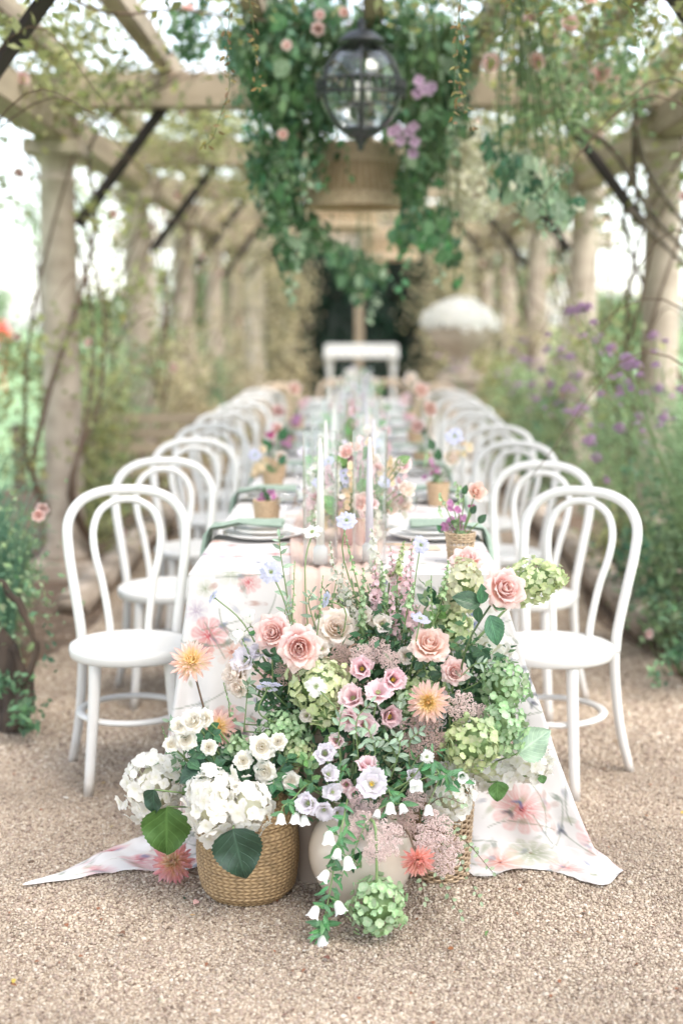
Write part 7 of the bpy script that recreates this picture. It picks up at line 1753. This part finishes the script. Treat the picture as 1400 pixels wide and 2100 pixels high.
spec = [(560, 5.7, 'second on the left', [('rose', .03, .08, .028, 'rose_cream'), ('fl', -.04, .06, .02, 'peach_small'), ('fl', -.06, .03, .02, 'peach_small'), ('scab', -.07, .09, .025, 'scab'), ('leaf', .03, .05, .05, '')]),
        (568, 6.3, 'third on the left', [('fl', -.03, .12, .016, 'magenta'), ('fl', .04, .1, .014, 'posy'), ('rose', .0, .15, .03, 'rose_pink'), ('leaf', .02, .1, .07, ''), ('leaf', -.03, .05, .07, '')]),
        (590, 7.6, 'fourth on the left', [('rose', -.05, .15, .04, 'rose_pink'), ('fl', .04, .1, .02, 'posy')]),
        (610, 9.2, 'fifth on the left', [('rose', -.02, .2, .05, 'rose_peach'), ('fl', .04, .1, .02, 'snap_pink')]),
        (898, 5.35, 'second on the right', [('rose', .05, .11, .035, 'rose_cream'), ('scab', .06, .19, .035, 'scab'), ('fl', .1, .14, .016, 'peach_small'), ('fl', -.02, .06, .014, 'posy'), ('leaf', -.02, .14, .05, ''), ('leaf', .0, .1, .05, ''), ('bud', -.05, .14, 1, '')]),
        (865, 6.6, 'third on the right', [('rose', .03, .22, .045, 'rose_peach'), ('rose', -.03, .14, .04, 'rose_pink'), ('leaf', 0, .1, .06, '')]),
        (850, 8.0, 'fourth on the right', [('rose', .03, .24, .05, 'rose_peach'), ('fl', -.03, .1, .02, 'snap_pink')]),
        (840, 9.8, 'fifth on the right', [('rose', .0, .24, .05, 'rose_cream'), ('fl', -.03, .1, .02, 'snap_pink')])]
for px, D, o, fl in spec: bud_pot(f'kraft coloured bud pot, {o}', P(px, 1000, D).x, D, fl, r=.045, h=.09)
# low centrepieces along the middle of the table
def centrepiece(lab, x, y, n, seed, w=.13, hh=.2):
    rr = random.Random(seed)
    p = put('footed_bowl', cached('pinkpot', lambda: (lambda v: mk_mesh('footed_bowl', v[0], v[1], M['terracotta_pink'], v[2]))(lathe([(0, .001), (.045, .001), (.05, .01), (.06, .06), (.068, .09), (.07, .095), (.064, .095), (.055, .06), (0, .05)], 36))), None, T(x, y, ZT)); tag(p, 'pink clay bowl under ' + lab, 'bowl', 'pink clay bowls')
    f = thing('centrepiece', lab, 'flower arrangement', (x, y, ZT + .07), group='centrepieces down the middle')
    for k in range(n):
        a = rr.uniform(0, 6.28); q = rr.uniform(.2, 1); e = f.location + Vector((math.cos(a) * w * q, math.sin(a) * w * .7 * q, hh * rr.uniform(.12, 1) * (1.15 - .4 * q)))
        stem_obj(f, f.location, e, .0018); nn = Vector((math.cos(a) * .5, -1, .4 + rr.uniform(0, .6)))
        kk = rr.choice(['rose', 'lis', 'lis', 'scab', 'fl', 'fl', 'fl', 'leaf', 'leaf'])
        if kk == 'rose': add_rose(f, e, nn, rr.uniform(.022, .034), rr.choice(['rose_pink', 'rose_cream', 'rose_peach']), False)
        elif kk == 'lis': add_lis(f, e, nn, rr.uniform(.022, .03), rr.choice(['lis_pale', 'lis_lav', 'lis_cream', 'lis_pale']), 'g')
        elif kk == 'scab': add_scab(f, e, nn, .02, 'scab')
        elif kk == 'leaf': leaf_on(f, e, (math.cos(a), -.3, .6), (0, -1, .4), .05, 'rose', M['leaf_mid'])
        else:
            mt = rr.choice(['snap_pink', 'snap_cream', 'hyd_deep', 'peach_small', 'snap_pink'])
            for z in range(9): put('floret', floret_meshes(mt, 1)[z % 4], f, T(*(e - f.location + Vector((rr.gauss(0, .006), rr.gauss(0, .006), .02 - z * .01)))) @ FACE((rr.gauss(0, .8), -1, rr.gauss(0, .6)), z) @ S(.011))
    cloud('foliage', [((0, 0, .05), (w * .6, w * .4, .06), 420)], .022, M['cl_fresh'], f, seed=seed)['kind'] = 'stuff'; return f
f = centrepiece('loose pink and cream centrepiece right behind the two front cylinders', P(735, 1100, 4.32).x, 4.36, 78, 1, .17, .25)
e = P(715, 950, 4.4)
for q in range(9): put('floret', floret_meshes('magenta', 1)[q % 4], f, T(*(e - f.location + Vector((random.gauss(0, .012), random.gauss(0, .01), random.gauss(0, .007))))) @ FACE((random.gauss(0, .4), -1, .3), q) @ S(.02))
stem_obj(f, f.location, e, .0018); e = P(775, 960, 4.4); add_rose(f, e, Vector((0, -1, .2)), .02, 'rose_pink', False); stem_obj(f, f.location, e, .0018)
for i, (px, D) in enumerate(((722, 5.2), (728, 6.2), (730, 7.5), (733, 9.0), (735, 10.8), (735, 12.2))):
    centrepiece(f'pastel centrepiece, {["second", "third", "fourth", "fifth", "sixth", "farthest"][i]} along the table from the camera', P(px, 1000, D).x, D, 40 if i < 3 else 22, 10 + i, .18, .24)

# ================================================================== FALLEN PETALS AND LEAVES ON THE GRAVEL
fall = [(412, 1815, .016, 'leaf_hyd_dark', 'small dark leaf on the gravel beside the fallen dahlia', 'oval'), (805 - 400, 1847, .018, 'leaf_pinkpetal', 'pink petal on the gravel left of the basket', 'broad'), (378, 1845, .013, 'leaf_hyd_dark', 'tiny dark leaf fragment left of the basket', 'oval'),
        (632, 1950, .014, 'leaf_whitepetal', 'white bell petal fallen beside the lowest bellflower', 'broad'), (665, 1962, .02, 'leaf_drybrown', 'dry brown leaf under the lowest bellflower', 'oval'), (1000, 1910, .026, 'leaf_mid', 'green bud scale lying right of the vase', 'lance'),
        (28, 2008, .014, 'leaf_yellow', 'yellow leaf at the lower left of the gravel', 'oval'), (22, 2018, .014, 'leaf_drybrown', 'brown leaf under the yellow one, lower left', 'oval'), (145, 1930, .016, 'leaf_yellow', 'pale yellow leaf left of the seagrass basket', 'lance'), (1335, 1897, .013, 'leaf_drybrown', 'reddish brown leaf right on the gravel', 'oval'),
        (1180, 1912, .016, 'leaf_drybrown', 'dark crumpled leaf right of the green bud scale', 'broad'), (1115, 1920, .013, 'leaf_drybrown', 'small dark crumb right of the green bud scale', 'oval'), (245, 1913, .018, 'leaf_drybrown', 'brown leaf pair on the gravel left of centre', 'broad'), (400, 1878, .014, 'leaf_yellow', 'yellow petal before the seagrass basket', 'oval'),
        (215, 1605, .015, 'leaf_yellow', 'pale leaf near the left chair legs', 'oval'), (226, 1697, .013, 'leaf_yellow', 'yellow leaf between chair and cloth tip', 'oval'), (140, 1638, .018, 'leaf_whitepetal', 'white petal left of the front chair leg', 'oval'), (150, 1548, .016, 'leaf_drybrown', 'brown leaf under the nearest left chair', 'broad'),
        (320, 2050, .017, 'leaf_mid', 'small green leaf low in front of the basket', 'lance'), (1240, 1578, .024, 'leaf_drybrown', 'long brown leaf beside the right chair', 'oval'), (1258, 1520, .016, 'leaf_yellow', 'orange leaf behind the right chair leg', 'oval'), (1395, 1668, .016, 'leaf_yellow', 'yellow brown leaf at the right edge', 'oval'), (1320, 1672, .014, 'leaf_drybrown', 'brown leaf inside the right edge', 'oval'), (930, 1945, .014, 'leaf_drybrown', 'brown fragment before the variegated twigs', 'oval'), (590, 2080, .012, 'leaf_drybrown', 'reddish crumb at the bottom of the picture', 'oval')]
M['leaf_pinkpetal'] = leaf_mat('pink_petal', 'E0A8A4', 'F0C8C0', .6, .3, rib=0); M['leaf_whitepetal'] = leaf_mat('white_petal', 'E8E8E0', 'F4F4F0', .6, .3, rib=0)
M['leaf_drybrown'] = leaf_mat('dry_brown_leaf', '6A4834', '9A6A4A', .7, .1); M['leaf_yellow'] = leaf_mat('yellow_leaf', 'C8A050', 'E0C880', .6, .3)
for px, py, sz, mt, lab, kd in fall:
    p = PG(px, py, .009); o = put('fallen_leaf' if 'leaf_' + mt[5:] in ('leaf_mid', 'leaf_yellow', 'leaf_drybrown', 'leaf_hyd_dark') else 'fallen_petal', leafmesh(kd, M[mt]), None, T(*p) @ RZ(random.uniform(0, 6)) @ RX(random.uniform(-.2, .4)) @ RY(random.uniform(-.5, .5)) @ S(sz * 1.15)); tag(o, lab, 'fallen leaf' if 'leaf' in o.name else 'fallen petal')

# tiny natural litter on the gravel, too small to tell apart
b = MB(); rr = random.Random(9)
for k in range(230):
    y = rr.uniform(2.7, 6); x = rr.uniform(-.27, .27) * y; s_ = rr.uniform(.0025, .007)
    V, Fc, U = leafshape(1, rr.uniform(.25, .5), .3, .5, nu=2, nv=3)
    b.add(V, Fc, U, T(x, y, .007) @ RZ(rr.uniform(0, 6)) @ RX(rr.uniform(-.5, .5)) @ S(s_ * 2))
tag(put('leaf_litter', b.mesh('leaf_litter', M['leaf_drybrown'])), None, None, kind='stuff')
